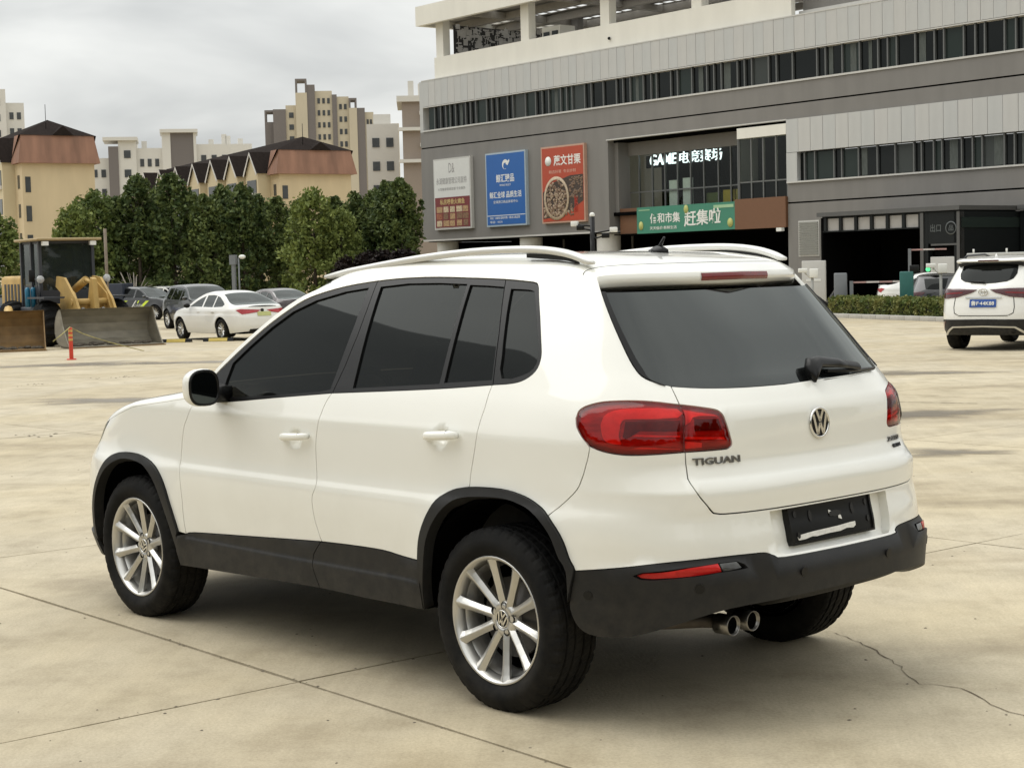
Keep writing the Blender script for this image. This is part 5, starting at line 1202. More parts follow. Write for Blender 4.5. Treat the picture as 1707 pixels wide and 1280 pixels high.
def tower(px, D, label, blocks, group=None):
    """blocks: (pixel-free) x0, x1, depth offset, top height, wall material, window columns; local x to the right, y away"""
    r = facing('tower_block', px, D, label, 'building', group)
    wm = MB()
    for (x0, x1, y, h, mat, nc, fr) in blocks:
        o = MB().box(x0, x1, y, y+12, 0, h).build('tower_section', mat, r)
        if nc: windows_grid(wm, x0+.3, x1-.3, y, 3, h-1, nc, int((h-4)/3.0), min(1.15, (x1-x0)/nc*.45), 1.35)
        if fr:
            f = MB(); t = .45
            for xx in (x0, x1-t): f.box(xx, xx+t, y, y+t, h, h+fr); f.box(xx, xx+t, y+6, y+6+t, h, h+fr)
            f.box(x0, x1, y, y+6.4, h+fr, h+fr+.5); f.build('roof_frame', M_DBR, r)
    if wm.v: tag(wm.build('tower_windows', M_WIN, r), kind='stuff')
    return r
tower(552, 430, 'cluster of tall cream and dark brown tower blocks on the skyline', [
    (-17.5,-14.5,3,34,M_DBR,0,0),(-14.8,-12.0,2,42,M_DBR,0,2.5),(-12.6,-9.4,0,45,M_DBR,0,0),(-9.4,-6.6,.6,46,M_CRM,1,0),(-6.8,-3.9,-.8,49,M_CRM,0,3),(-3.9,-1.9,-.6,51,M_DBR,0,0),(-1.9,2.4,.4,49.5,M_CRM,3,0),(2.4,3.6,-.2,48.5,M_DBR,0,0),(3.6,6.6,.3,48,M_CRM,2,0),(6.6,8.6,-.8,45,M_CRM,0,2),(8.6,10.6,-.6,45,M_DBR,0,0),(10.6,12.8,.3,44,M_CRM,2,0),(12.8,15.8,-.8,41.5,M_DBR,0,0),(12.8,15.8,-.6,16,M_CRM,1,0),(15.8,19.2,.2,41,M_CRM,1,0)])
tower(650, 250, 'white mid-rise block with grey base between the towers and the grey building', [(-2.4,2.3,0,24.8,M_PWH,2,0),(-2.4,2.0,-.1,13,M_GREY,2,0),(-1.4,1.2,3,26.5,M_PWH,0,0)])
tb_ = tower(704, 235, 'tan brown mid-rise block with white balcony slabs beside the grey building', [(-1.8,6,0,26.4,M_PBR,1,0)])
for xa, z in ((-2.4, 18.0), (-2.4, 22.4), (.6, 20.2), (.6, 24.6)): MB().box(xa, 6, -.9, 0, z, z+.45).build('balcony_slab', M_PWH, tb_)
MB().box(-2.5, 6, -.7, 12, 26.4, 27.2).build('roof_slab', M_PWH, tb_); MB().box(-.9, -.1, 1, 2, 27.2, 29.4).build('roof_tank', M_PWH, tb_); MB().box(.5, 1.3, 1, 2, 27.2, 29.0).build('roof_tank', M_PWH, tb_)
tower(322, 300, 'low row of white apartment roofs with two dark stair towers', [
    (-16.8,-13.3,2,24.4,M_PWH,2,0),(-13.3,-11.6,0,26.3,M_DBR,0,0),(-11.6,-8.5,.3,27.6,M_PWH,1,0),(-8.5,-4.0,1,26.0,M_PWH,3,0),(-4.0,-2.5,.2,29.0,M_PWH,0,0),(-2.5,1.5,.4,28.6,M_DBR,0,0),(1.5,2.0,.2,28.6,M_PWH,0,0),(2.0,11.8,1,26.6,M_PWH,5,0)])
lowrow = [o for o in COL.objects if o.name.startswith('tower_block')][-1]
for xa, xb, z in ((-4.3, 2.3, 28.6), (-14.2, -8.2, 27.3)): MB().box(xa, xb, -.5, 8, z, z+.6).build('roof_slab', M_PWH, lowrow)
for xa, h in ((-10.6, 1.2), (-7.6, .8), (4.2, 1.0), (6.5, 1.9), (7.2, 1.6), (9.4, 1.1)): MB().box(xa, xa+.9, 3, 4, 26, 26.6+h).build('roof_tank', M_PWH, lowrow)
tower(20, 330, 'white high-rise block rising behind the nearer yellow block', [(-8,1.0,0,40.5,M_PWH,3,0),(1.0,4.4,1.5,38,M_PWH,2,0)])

# ---------------------------------------------------------------- trees, hedge
def leaf_mat(name, a, b):
    m, t, p = nmat(name); N = t.nodes.new; L = t.links.new
    tcn = N('ShaderNodeTexCoord'); n = N('ShaderNodeTexNoise'); n.inputs['Scale'].default_value = 2.6; n.inputs['Detail'].default_value = 3; L(tcn.outputs['Object'], n.inputs['Vector'])
    oi = N('ShaderNodeObjectInfo'); ad = N('ShaderNodeMath'); ad.operation = 'MULTIPLY_ADD'; ad.inputs[1].default_value = .16; L(oi.outputs['Random'], ad.inputs[0]); L(n.outputs['Fac'], ad.inputs[2])
    r = N('ShaderNodeValToRGB'); r.color_ramp.elements[0].position = .44; r.color_ramp.elements[0].color = (*a, 1); r.color_ramp.elements[1].position = .78; r.color_ramp.elements[1].color = (*b, 1)
    L(ad.outputs[0], r.inputs[0]); L(r.outputs[0], p.inputs['Base Color']); p.inputs['Roughness'].default_value = .62; p.inputs['Specular IOR Level'].default_value = .25
    o = [q for q in t.nodes if q.type == 'OUTPUT_MATERIAL'][0]; tr = N('ShaderNodeBsdfTranslucent'); L(r.outputs[0], tr.inputs['Color']); x = N('ShaderNodeMixShader'); x.inputs[0].default_value = .22
    L(p.outputs[0], x.inputs[1]); L(tr.outputs[0], x.inputs[2]); L(x.outputs[0], o.inputs['Surface']); return m
M_LEAF = leaf_mat('dark_green_leaves', (.042, .068, .021), (.18, .22, .065)); M_LEAF2 = leaf_mat('fresh_green_leaves', (.078, .112, .030), (.225, .265, .07)); M_PLUM = leaf_mat('purple_leaves', (.012, .008, .008), (.030, .020, .017))
M_HEDGE = leaf_mat('hedge_leaves', (.085, .12, .028), (.28, .26, .085)); M_BARK = pmat('grey_brown_bark', (.09, .07, .052), rough=.9, var=.3, scale=12)
def leaves(n, place, size, rs, up=.35):
    P = []; 
    V = np.empty((n*4, 3)); 
    for i in range(n):
        c = place(); a = np.array([rs.gauss(0, 1), rs.gauss(0, 1), rs.gauss(0, 1)]); a /= np.linalg.norm(a)
        b = np.cross(a, [rs.gauss(0, 1), rs.gauss(0, 1), rs.gauss(0, 1)+up]); b /= np.linalg.norm(b)+1e-9; s = size*rs.uniform(.6, 1.35)
        V[4*i] = c-a*s; V[4*i+1] = c+b*s*.55; V[4*i+2] = c+a*s; V[4*i+3] = c-b*s*.55
    return V
def leaf_mesh(name, V, mat):
    n = len(V)//4; me = bpy.data.meshes.new(name); me.vertices.add(4*n); me.vertices.foreach_set('co', V.ravel()); me.loops.add(4*n); me.loops.foreach_set('vertex_index', np.arange(4*n))
    me.polygons.add(n); me.polygons.foreach_set('loop_start', np.arange(0, 4*n, 4)); me.materials.append(mat); me.update(calc_edges=True); return me
def tree_meshes(seed, h, rad, mat, n=7000, size=.13, lo=.10, cone=1.0):
    rs = random.Random(seed); cl = []
    nc = 130
    for i in range(nc):
        k = rs.random()**.85; z = h*(lo+(1-lo)*k)*.965; rmax = rad*(max(0.0, 1-k)**(.55*cone))*(1.0 if k > .12 else .75+2*k)+.12
        a = rs.random()*6.283; r = rmax*(rs.random()**.38); cl.append((r*math.cos(a), r*math.sin(a), z, rs.uniform(.22, .46)*(rad/1.5)**.5))
    for i in range(5): cl.append((rs.uniform(-.2, .2), rs.uniform(-.2, .2), h*rs.uniform(.93, 1.0), .22))
    for i in range(9):                                    # upright side leaders with feathery tips
        a = rs.random()*6.283; r = rad*rs.uniform(.35, .75); z1 = h*rs.uniform(.62, .9)
        for q in range(6): cl.append((r*math.cos(a)*(1-.05*q), r*math.sin(a)*(1-.05*q), z1-h*.05*q, .13+.045*q))
    def place():
        c = cl[int(rs.random()*len(cl))]; v = np.array([rs.gauss(0, 1), rs.gauss(0, 1), rs.gauss(0, 1)]); v *= c[3]*rs.random()**.4/np.linalg.norm(v); v[2] *= 1.25
        return np.array(c[:3])+v
    cm = leaf_mesh('crown', leaves(n, place, size, rs), mat)
    t = MB(); t.tube([(0, 0, -.2), (.03, .02, h*.3), (-.02, .04, h*.65), (0, 0, h*.93)], [.13, .10, .06, .02], 7)
    for i in range(16):
        z = h*rs.uniform(.15, .85); a = rs.random()*6.283; L = rad*(1-z/h)**.5*.85
        t.tube([(0, 0, z), (L*.5*math.cos(a), L*.5*math.sin(a), z+L*.35), (L*math.cos(a), L*math.sin(a), z+L*.8)], [.035, .022, .008], 5)
    return cm, t.mesh('trunk', M_BARK)
TV = {'a': tree_meshes(1, 7.2, 1.75, M_LEAF), 'b': tree_meshes(2, 7.2, 1.95, M_LEAF), 'c': tree_meshes(3, 7.2, 1.6, M_LEAF), 'd': tree_meshes(4, 7.0, 2.2, M_LEAF2, 6200, .15, .16, .8), 'p': tree_meshes(6, 4.0, 1.7, M_PLUM, 5200, .12, .06, .7)}
def tree(kind, x, y, h, label, group, w=1.0, rz=0.0):
    base = 4.0 if kind == 'p' else (7.0 if kind == 'd' else 7.2)
    t = empty('purple_plum_tree' if kind == 'p' else 'leafy_tree', G(x, y), rz, label, 'tree', group, (w*h/base, w*h/base, h/base))
    link_mesh('crown', TV[kind][0], None, t); link_mesh('trunk', TV[kind][1], None, t); return t
def at(px, D):
    a = VA(px); k = D/math.cos(a+.737117); return CAMXY[0]+k*math.cos(a), CAMXY[1]+k*math.sin(a)
rs = random.Random(33)
LB = 'dense green tree in the row behind the parked cars'
row = [('d',136,84,6.2,1.0),('d',168,86,6.9,1.05),('b',205,88,6.7,1),('a',240,86,7.6,1),('c',272,90,7.3,1.05),('b',298,86,7.7,1),('a',330,91,7.0,1),('c',352,85,6.6,1),('b',382,88,7.2,1),('a',412,85,7.0,1),('c',440,90,6.8,1),('b',470,86,6.4,1),('d',530,82,6.5,1.0),('a',505,88,6.3,1),('b',566,89,6.5,1),('c',600,86,6.6,1),('d',575,83,5.6,.9),('a',632,88,6.7,1.05),('b',655,85,7.0,1.0),('c',676,84,7.1,1.0)]
ORD = 'first second third fourth fifth sixth seventh eighth ninth tenth eleventh twelfth thirteenth fourteenth fifteenth sixteenth seventeenth eighteenth nineteenth twentieth twenty-first'.split()
row.sort(key=lambda q: q[1])
for ti, (k, px, D, h, w) in enumerate(row):
    D2 = D*1.18; h = (h-.35-2.1)*1.18+2.15; x, y = at(px, D2); tree(k, x, y, h, '%s tree, %s from the left in the row behind the parked cars' % ('fresh green loose' if k == 'd' else 'dark green dense', ORD[ti]), 'green trees behind the parked cars', w, rs.random()*6)
x, y = at(2, 74); tree('d', x, y, 5.0, 'tree at the left edge of the photo beside the loader cab', None, 1.1, 1.0)
for ti, (px, D, h) in enumerate(((585,84,2.8),(618,84,3.0),(648,84,3.1),(676,84,3.1))):
    x, y = at(px, D*1.12); tree('p', x, y, (h-2.1)*1.12+2.15, 'low purple leaved tree, %s from the left in front of the green row' % ORD[ti], 'purple trees beside the grey building', 1.15, rs.random()*6)
bt = MB(); rs = random.Random(8)
for i in range(16):
    a = rs.random()*6.283; l = rs.uniform(.4, 1.0); bt.tube([(0, 0, rs.uniform(.3, 1.2)), (l*.4*math.cos(a), l*.4*math.sin(a), 1.4+rs.random()*.4), (l*math.cos(a), l*math.sin(a), rs.uniform(1.6, 2.6))], [.045, .03, .01], 5)
bt.tube([(0, 0, -.1), (.05, 0, 1.0), (0, .05, 2.5)], [.09, .06, .02], 6)
x, y = at(230, 92); o = bt.build('bare_tree', pmat('pale_bare_wood', (.26, .23, .19), rough=.9, var=.2)); o.location = G(x, y); tag(o, 'small leafless pale tree in front of the dark green trees', 'tree')
# hedge with its kerb
hA, hB = np.array([31.6, -42.6]), np.array([22.4, -37.6])
hd = (hB-hA)/np.linalg.norm(hB-hA); hL = float(np.linalg.norm(hB-hA)); hn = np.array([hd[1], -hd[0]]); hn = hn if hn@(CAMXY-hA) > 0 else -hn
hr = math.atan2(hd[1], hd[0]); rs = random.Random(12)
def hp():
    a = rs.random(); q = rs.random()
    x = a*hL; y = rs.uniform(-.45, .45); z = rs.uniform(.03, .62)
    if q < .45: z = .60+rs.gauss(0, .035)+.05*math.sin(x*3)
    elif q < .85: y = rs.choice((-1, 1))*(.45+rs.gauss(0, .03))
    return np.array([x, y, z])
c = hA-hn*.75
ho = link_mesh('clipped_hedge', leaf_mesh('clipped_hedge', leaves(15000, hp, .055, rs), M_HEDGE), None)
ho.location = (c[0], c[1], float(gz(*((hA+hB)/2)))); ho.rotation_euler = (0, 0, hr); tag(ho, 'low clipped green hedge between the lot and the garage entrance', 'hedge')
hc = MB(); hc.box(.1, hL-.1, -.40, .40, 0, .56); hco = hc.build('hedge_core', pmat('hedge_inside', (.018, .022, .010), rough=1, var=.3, scale=8), ho)
kb = MB()
for k in range(int(hL+3)):
    a = hA+hd*(k-1.5); kb2 = MB().box(.01, .99, -.11, .11, 0, .15, .012).build('kerb_stone', pmat('pale_kerb_stone', (.40, .385, .35), rough=.8, var=.1), ground)
    kb2.location = G(a[0], a[1], -.005); kb2.rotation_euler = (0, 0, hr)

# ================================================================ OTHER VEHICLES
M_PAINT = {'white': pmat('white_paint', (.78, .775, .74), rough=.3, coat=.9, var=.01), 'black': pmat('black_paint', (.008, .008, .009), rough=.28, coat=.9, var=.02), 'grey': pmat('dark_grey_paint', (.022, .023, .025), rough=.3, coat=.9, var=.02), 'plum': pmat('dark_plum_paint', (.030, .014, .014), rough=.3, coat=.9, var=.02), 'blue': pmat('blue_paint', (.02, .06, .22), rough=.3, coat=.9, var=.02)}
M_CG = glass_mat('car_window_glass', tint=.2, see=.35); M_LAMPR = pmat('red_lamp_plastic', (.36, .012, .018), rough=.15, coat=.7, var=.15, scale=30); M_LAMPD = pmat('dark_red_lamp_plastic', (.060, .005, .008), rough=.15, coat=.7, var=.2, scale=30)
M_LAMPF = pmat('clear_lamp_plastic', (.45, .46, .46), rough=.1, coat=.8, var=.3, scale=30)
SEDAN = dict(WB=2.68, ar=[(.18,.95),(.35,1.03),(.5,1.06),(.65,1.06),(.8,1.03),(.95,1.0),(1.0,.98),(1.1,.9),(1.5,.5)], af=[(.18,.84),(.35,.94),(.5,.95),(.65,.93),(.75,.86),(.85,.7),(1.0,.4),(1.5,.01)],
    bz=[(.18,.82),(.35,.875),(.6,.905),(.72,.905),(.80,.89),(.92,.878),(1.0,.83),(1.2,.715),(1.38,.60),(1.5,.53)], pr=3.4, pf=3.0, barrel=.012, wheel_bump=.015, wr=.33)
SEDAN_ZT = [(-2.0,.985),(-1.2,.985),(-.75,1.0),(-.55,1.03),(-.3,1.10),(0,1.21),(.3,1.315),(.6,1.375),(1.0,1.405),(1.4,1.385),(1.7,1.30),(2.0,1.16),(2.25,1.02),(2.5,.955),(3.0,.875),(3.4,.79),(3.9,.70)]
SEDAN_SP = [(-1.10,1.0),(-.95,1.045),(-.62,1.075),(-.5,1.10),(-.1,1.27),(.3,1.41),(.8,1.475),(1.2,1.475),(1.55,1.425),(2.0,1.21),(2.42,1.03),(2.6,1.0),(3.1,.92),(3.4,.83),(3.6,.73)]
SUV = dict(WB=2.80, ar=[(.25,.92),(.4,1.0),(.6,1.02),(.8,1.0),(.95,.97),(1.1,.95),(1.18,.90),(1.4,.74),(1.6,.56),(1.8,.42)], af=[(.25,.85),(.45,.95),(.7,.95),(.9,.88),(1.0,.72),(1.2,.4),(1.7,.01)],
    bz=[(.25,.86),(.4,.91),(.7,.945),(.85,.94),(1.0,.93),(1.1,.915),(1.2,.87),(1.45,.76),(1.62,.685),(1.75,.62)], pr=3.4, pf=3.2, barrel=.01, wheel_bump=.02, wr=.38)
SUV_ZT = [(-1.2,1.62),(-.7,1.625),(-.3,1.64),(.3,1.655),(.9,1.655),(1.3,1.63),(1.6,1.57),(1.9,1.43),(2.15,1.27),(2.35,1.14),(2.6,1.10),(3.1,1.06),(3.5,.99),(4.2,.88)]
SUV_SP = [(-.62,1.66),(-.3,1.70),(.3,1.735),(.9,1.735),(1.3,1.715),(1.6,1.65),(2.1,1.38),(2.5,1.17),(2.7,1.13),(3.2,1.09),(3.5,1.02),(3.75,.92)]
_wm = {}
def far_wheel(parent, x, y, sg, Rr):
    k = Rr/.345
    w = empty('wheel', (x, y, Rr-.004)); w.parent = parent; w.scale = (k, k*(1 if sg > 0 else 1), k); w.rotation_euler = (0, 0, 0 if sg > 0 else math.pi)
    link_mesh('tyre', ME_TF, None, w); link_mesh('rim', ME_R, None, w); link_mesh('wheel_shade_disc', ME_D, None, w)
tf = MB(); tf.lathe([(.215, -.09), (.25, -.118), (.30, -.12), (.335, -.105), (.345, -.085), (.345, .085), (.335, .105), (.30, .12), (.25, .118), (.215, .09)], 40, 'y'); ME_TF = tf.mesh('tyre', M_RUBBER)
def car_build(name, label, kind, paint, loc, head, cat='car', group=None, Rr=None, ur=None):
    spec, ZTq, SPq = (SEDAN, SEDAN_ZT, SEDAN_SP) if kind == 'sedan' else (SUV, SUV_ZT, SUV_SP)
    s = CarSurf(**spec); WB = s.WB; Rr = Rr or (.325 if kind == 'sedan' else .37)
    r = empty(name, loc, head, label, cat, group); pm = M_PAINT[paint]
    sed = kind == 'sedan'; urr = (-1.02 if sed else -.62)
    xr = float(s.W(urr, float(pchip(*zip(*ZTq))(urr)))[0])
    cp = Cap(s, urr, WB+1.0, ZTq, SPq, [(urr, (-1.02 if sed else -.60)-xr), (-.5, -.10 if sed else -.04), (.2, .0), (1.0, .08), (1.5, .14), (2.2, .24), (2.6, .18), (3.2, .14), (3.8, .2)])
    z_t = lambda u: float(cp.zt(u)); zb = .22 if sed else .30; ra = Rr+.06; zc = Rr
    def arc(xc): return [(xc+ra*math.cos(a), zc+ra*math.sin(a)) for a in np.linspace(math.pi, 0, 15)]
    bot = [(s.u0, zb+.08), (-.9, zb+.05), (-ra, zb)]+[p for p in arc(0) if p[1] > zb]+[(ra, zb), (WB-ra, zb)]+[p for p in arc(WB) if p[1] > zb]+[(WB+ra, zb), (s.u1, zb)]
    top = [(u, z_t(max(u, urr))) for u in np.linspace(s.u1, s.u0, 90)]
    if sed:
        wins = [[(2.10,1.0),(1.8,1.155),(1.55,1.255),(1.30,1.32),(1.27,1.0)], [(1.19,.995),(1.21,1.335),(.85,1.345),(.62,1.325),(.58,.985)], [(.53,.985),(.56,1.315),(.36,1.275),(.05,1.15),(-.10,1.07),(-.02,1.0)]]
    else:
        wins = [[(2.25,1.125),(2.0,1.305),(1.75,1.45),(1.55,1.53),(1.42,1.555),(1.38,1.13)], [(1.28,1.135),(1.31,1.57),(.9,1.595),(.50,1.59),(.38,1.145)], [(.28,1.15),(.40,1.585),(0,1.57),(-.32,1.53),(-.42,1.30),(-.30,1.18)]]
    panel(s, 'body_side', bot+top, pm, r, holes=wins, inset=0, step=.09, edge=.06, depth=.02, mirror=True, zrows=(.72,.76,.80,.84))
    for w in wins: panel(s, 'side_window', w, M_CG, r, off=-.008, inset=-.01, step=.12, edge=.08, depth=.004, mirror=True)
    fw_ = np.linspace(-1, 1, 21); f_ = np.sin(np.linspace(-math.pi/2, math.pi/2, 25))
    a0, a1, b0, b1 = ((-.62, .28, 1.28, 2.24) if sed else (-9, -9, 1.50, 2.36))
    if sed:
        grid_surf('trunk_lid', lambda u, t: cp.pt(u, t), np.linspace(urr, a0, 8), f_, pm, r)
        grid_surf('rear_window', lambda u, t: cp.pt(u, t), np.linspace(a0, a1, 12), fw_*.80, M_CG, r)
        for sg in (1, -1): grid_surf('rear_pillar', lambda u, t, g=sg: cp.pt(u, g*t), np.linspace(a0, a1, 12), np.linspace(.80, 1, 6), pm, r, flip=sg < 0)
    grid_surf('roof', lambda u, t: cp.pt(u, t), np.linspace(a1 if sed else urr, b0, 18), f_, pm, r)
    grid_surf('windscreen', lambda u, t: cp.pt(u, t), np.linspace(b0, b1, 12), fw_*.86, M_CG, r)
    for sg in (1, -1): grid_surf('windscreen_pillar', lambda u, t, g=sg: cp.pt(u, g*t), np.linspace(b0, b1, 12), np.linspace(.86, 1, 5), pm, r, flip=sg < 0)
    grid_surf('hood', lambda u, t: cp.pt(u, t), np.linspace(b1, WB+1.0, 18), f_*.985, pm, r)
    for x in (0, WB):
        for sg in (1, -1):
            far_wheel(r, x, sg*(.79 if sed else .83), sg, Rr)
            n = 12; a = np.linspace(-.2, math.pi+.2, n); m = MB()
            m.add([(x+(ra+.03)*math.cos(t), y, zc+(ra+.03)*math.sin(t)) for t in a for y in (sg*.5, sg*.86)], [(2*i, 2*i+1, 2*i+3, 2*i+2) for i in range(n-1)]+[tuple(2*i for i in range(n))]); m.build('wheel_well', M_DARK, r)
    MB().box(-.75, WB+.7, -.66, .66, zb-.02, zb+.2).build('underbody', M_DARK, r)
    z0 = .98 if sed else 1.14
    for sg in (1, -1):
        m = MB(); m.sphere((2.02 if sed else 2.17, sg*(.97 if sed else 1.02), z0+.06), (.07, .11, .075), 12, 8); m.build('wing_mirror', pm if paint != 'white' else M_TRIM, r)
        for xx in (1.35, .42): MB().box(xx, xx+.17, sg*(.893 if sed else .93)-.012, sg*(.893 if sed else .93)+.025, z0-.14, z0-.115).build('door_handle', pm, r)
        m = MB(); m.box(.55, 1.35, sg*.35-.22, sg*.35+.22, .45, z0+.15, .05); m.build('seat', M_SEAT, r)
    MIr = lambda L: [(2*s.u0-a, b) for a, b in L][::-1]
    MIf = lambda L: [(2*s.u1-a, b) for a, b in L][::-1]
    hlp = [(WB+.42, .70), (WB+.62, .74), (WB+1.05, .68), (WB+1.05, .60), (WB+.7, .60)] if sed else [(WB+.55, .90), (WB+1.1, .88), (WB+1.2, .80), (WB+.7, .80)]
    for f in (lambda q: q, MIf): panel(s, 'headlight', f(hlp), M_LAMPF, r, off=.006, inset=0, step=.08, edge=.05)
    panel(s, 'front_grille', [(s.u1-.45,.42),(s.u1-.40,.62 if sed else .85),(s.u1+.40,.62 if sed else .85),(s.u1+.45,.42)], M_TRIM, r, off=.004, inset=0, step=.1, edge=.06)
    return r, s, cp, MIr
def badge_plate(s, r, text, z0, z1, hw_, blue, off=.02):
    o = panel(s, 'number_plate', [(s.u0+hw_, z0), (s.u0-hw_, z0), (s.u0-hw_, z1), (s.u0+hw_, z1)], blue, r, off=off, inset=0, step=.1, edge=.05)
    if text:
        v, f = text_mesh(text, 1.0, .05, 0, .012); v = np.array(v); X = (v[:, 0]-v[:, 0].mean()); X = X/(X.max()-X.min())*hw_*1.75; Y = (v[:, 1]-v[:, 1].min())/(np.ptp(v[:, 1]))*(z1-z0)*.62+z0+(z1-z0)*.19
        P = s.W(s.u0-X, Y)+s.N(s.u0-X, Y)*(off+.006+.003*np.sign(v[:, 2]))[:, None]; MB().add(P, f).build('lettering', M_WP, o)
    return o
# white SUV at the right edge
hx = R(-78); fx = np.array([math.cos(hx), math.sin(hx)]); lx = np.array([-fx[1], fx[0]])
tyr = np.array([13.98, -23.82]); ax_ = tyr-lx*.86+fx*.12
kg, ks, kc, kM = car_build('white_suv', 'white SUV with a blue plate at the right edge, seen from behind', 'suv', 'white', G(*ax_), hx)
kg.scale = (1.045, 1.045, 1.045)
tgk = panel(ks, 'tailgate_glass', [(-.86,1.575),(-.90,1.40),(-.98,1.31),(-1.10,1.262),(-1.32,1.235),(ks.u0,1.225),(2*ks.u0+1.32,1.235),(2*ks.u0+1.10,1.262),(2*ks.u0+.98,1.31),(2*ks.u0+.90,1.40),(2*ks.u0+.86,1.575)], M_GLASS, kg, off=.006, inset=0, step=.06, edge=.04)
for f in (lambda q: q, kM):
    panel(ks, 'tail_lamp', f([(-.52,1.115),(-.60,1.135),(-1.05,1.135),(-1.40,1.115),(-1.30,1.06),(-1.05,.985),(-.75,.955),(-.55,.98)]), M_LAMPD, kg, off=.012, inset=0, step=.05, edge=.03)
    panel(ks, 'lamp_strip', f([(-.75,1.06),(-1.15,1.075),(-1.12,1.055),(-.75,1.03)]), pmat('mid_red_lamp_plastic', (.20, .010, .014), rough=.2, var=.1), kg, off=.017, inset=0, step=.05, edge=.03)
    panel(ks, 'tailgate_gap', f([(-1.0,.985),(-.985,.80),(-1.0,.70),(-1.08,.655),(ks.u0,.652),(ks.u0,.640),(-1.09,.642),(-.99,.69),(-.972,.80),(-.987,.985)]), M_TRIM, kg, off=.003, inset=0, step=.05, edge=.03)
panel(ks, 'bumper_trim', [(-.42,.30),(-.52,.50),(-.66,.575),(ks.u0,.585),(2*ks.u0+.66,.575),(2*ks.u0+.52,.50),(2*ks.u0+.42,.30)], M_BLACKP, kg, off=.012, inset=0, step=.06, edge=.04)
for f in (lambda q: q, kM): panel(ks, 'reflector', f([(-.50,.36),(-.56,.52),(-.78,.55),(-.70,.45)]), M_LAMPD, kg, off=.018, inset=0, step=.05, edge=.03)
panel(ks, 'silver_trim', [(-.46,.315),(-.72,.33),(-.95,.455),(ks.u0,.470),(2*ks.u0+.95,.455),(2*ks.u0+.72,.33),(2*ks.u0+.46,.315),(2*ks.u0+.46,.29),(2*ks.u0+.74,.30),(2*ks.u0+.97,.43),(ks.u0,.445),(-.97,.43),(-.74,.30),(-.46,.29)], M_ALLOY, kg, off=.03, inset=0, step=.05, edge=.03)
M_BLUEP = pmat('blue_number_plate', (.015, .07, .30), rough=.4, var=.04)
badge_plate(ks, kg, '鲁F·44K88', .80, .94, .235, M_BLUEP)
panel(ks, 'plate_garnish', [(ks.u0+.33,.985),(ks.u0+.31,.965),(ks.u0-.31,.965),(ks.u0-.33,.985)], M_CHROME, kg, off=.02, inset=0, step=.1, edge=.05)
em = MB(); c0 = ks.W(ks.u0, 1.08)+[-.02, 0, 0]
for rx, rz_, cz in ((.085, .06, 0), (.03, .055, 0), (.065, .022, .032)):
    em.tube([(c0[0], c0[1]+rx*math.cos(a), c0[2]+cz+rz_*math.sin(a)) for a in np.linspace(0, 2*np.pi, 21)], .009, 6, cap=False)
em.build('maker_badge', M_CHROME, kg)
sp = MB(); sp.loft([[(-.68+.16*abs(y/.66)**2.5, y, 1.655), (-.70+.16*abs(y/.66)**2.5, y, 1.625), (-.45, y, 1.60), (-.2, y, 1.66), (-.35, y, 1.692)] for y in np.linspace(-.66, .66, 13)]); spk = sp.build('rear_spoiler', M_PAINT['white'], kg)
MB().box(-.715, -.68, -.19, .19, 1.628, 1.655, .005).build('brake_light', M_LAMPD, spk)
MB().loft([[(-.62, y, 1.598), (-.50, y, 1.52), (-.42, y, 1.59)] for y in np.linspace(-.60, .60, 5)]).build('spoiler_shade', M_TRIM, spk)  # shade under the spoiler built as a black wedge
MB().loft([[(-.28+dx, dy, z) for dx, dy in ((-.07*k, 0), (0, .035*k), (.09*k, 0), (0, -.035*k))] for z, k in ((1.68, 1), (1.72, .8), (1.765, .35))]).build('roof_antenna', M_PAINT['white'], kg)
MB().tube([onk for onk in (ks.W(ks.u0+.30, 1.265)+[-.03, 0, 0], ks.W(ks.u0+.02, 1.262)+[-.04, 0, 0], ks.W(ks.u0, 1.232)+[-.04, 0, 0])], .018, 6).build('rear_wiper', M_TRIM, tgk)
for sg in (1, -1):
    m = MB(); m.tube([(-.35, sg*.60, 1.67), (-.1, sg*.62, 1.74), (.9, sg*.64, 1.76), (1.25, sg*.62, 1.69)], .022, 6); m.build('roof_rail', M_TRIM, kg)
for y in (-.55, -.43): MB().lathe([(.03, 0), (.038, 0), (.038, .1)], 14, 'x', (-.96, y, .36)).build('exhaust_tip', M_TRIM, kg)
# white sedan behind the wheel stops
hs = math.atan2(-.25, 2.67); fsd = np.array([math.cos(hs), math.sin(hs)]); lsd = np.array([-fsd[1], fsd[0]])
cs0 = np.array([37.72, -22.05])-lsd*.80
sg, ss, sc2, sM = car_build('white_sedan', 'white four door saloon parked on wheel stops beside the black SUV', 'sedan', 'white', G(*cs0), hs)
for f in (lambda q: q, sM):
    panel(ss, 'tail_lamp', f([(-.66,.90),(-.80,.93),(-1.42,.895),(-1.30,.83),(-1.0,.79),(-.84,.775)]), M_LAMPR, sg, off=.01, inset=0, step=.05, edge=.03)
    panel(ss, 'lamp_strip', f([(-.93,.86),(-1.30,.865),(-1.22,.835),(-.95,.82)]), pmat('pink_lamp_plastic', (.50, .06, .07), rough=.2, var=.1), sg, off=.014, inset=0, step=.05, edge=.03)
panel(ss, 'bumper_trim', [(-1.0,.22),(-1.05,.34),(ss.u0,.36),(2*ss.u0+1.05,.34),(2*ss.u0+1.0,.22)], M_TRIM, sg, off=.01, inset=0, step=.08, edge=.05)
badge_plate(ss, sg, '', .72, .84, .22, pmat('yellow_green_plate', (.50, .52, .22), rough=.5, var=.1))
m = MB(); m.sphere(tuple(ss.W(ss.u0+.05, .885)), (.03, .06, .05), 12, 8); m.build('maker_badge', M_TRIM, sg)
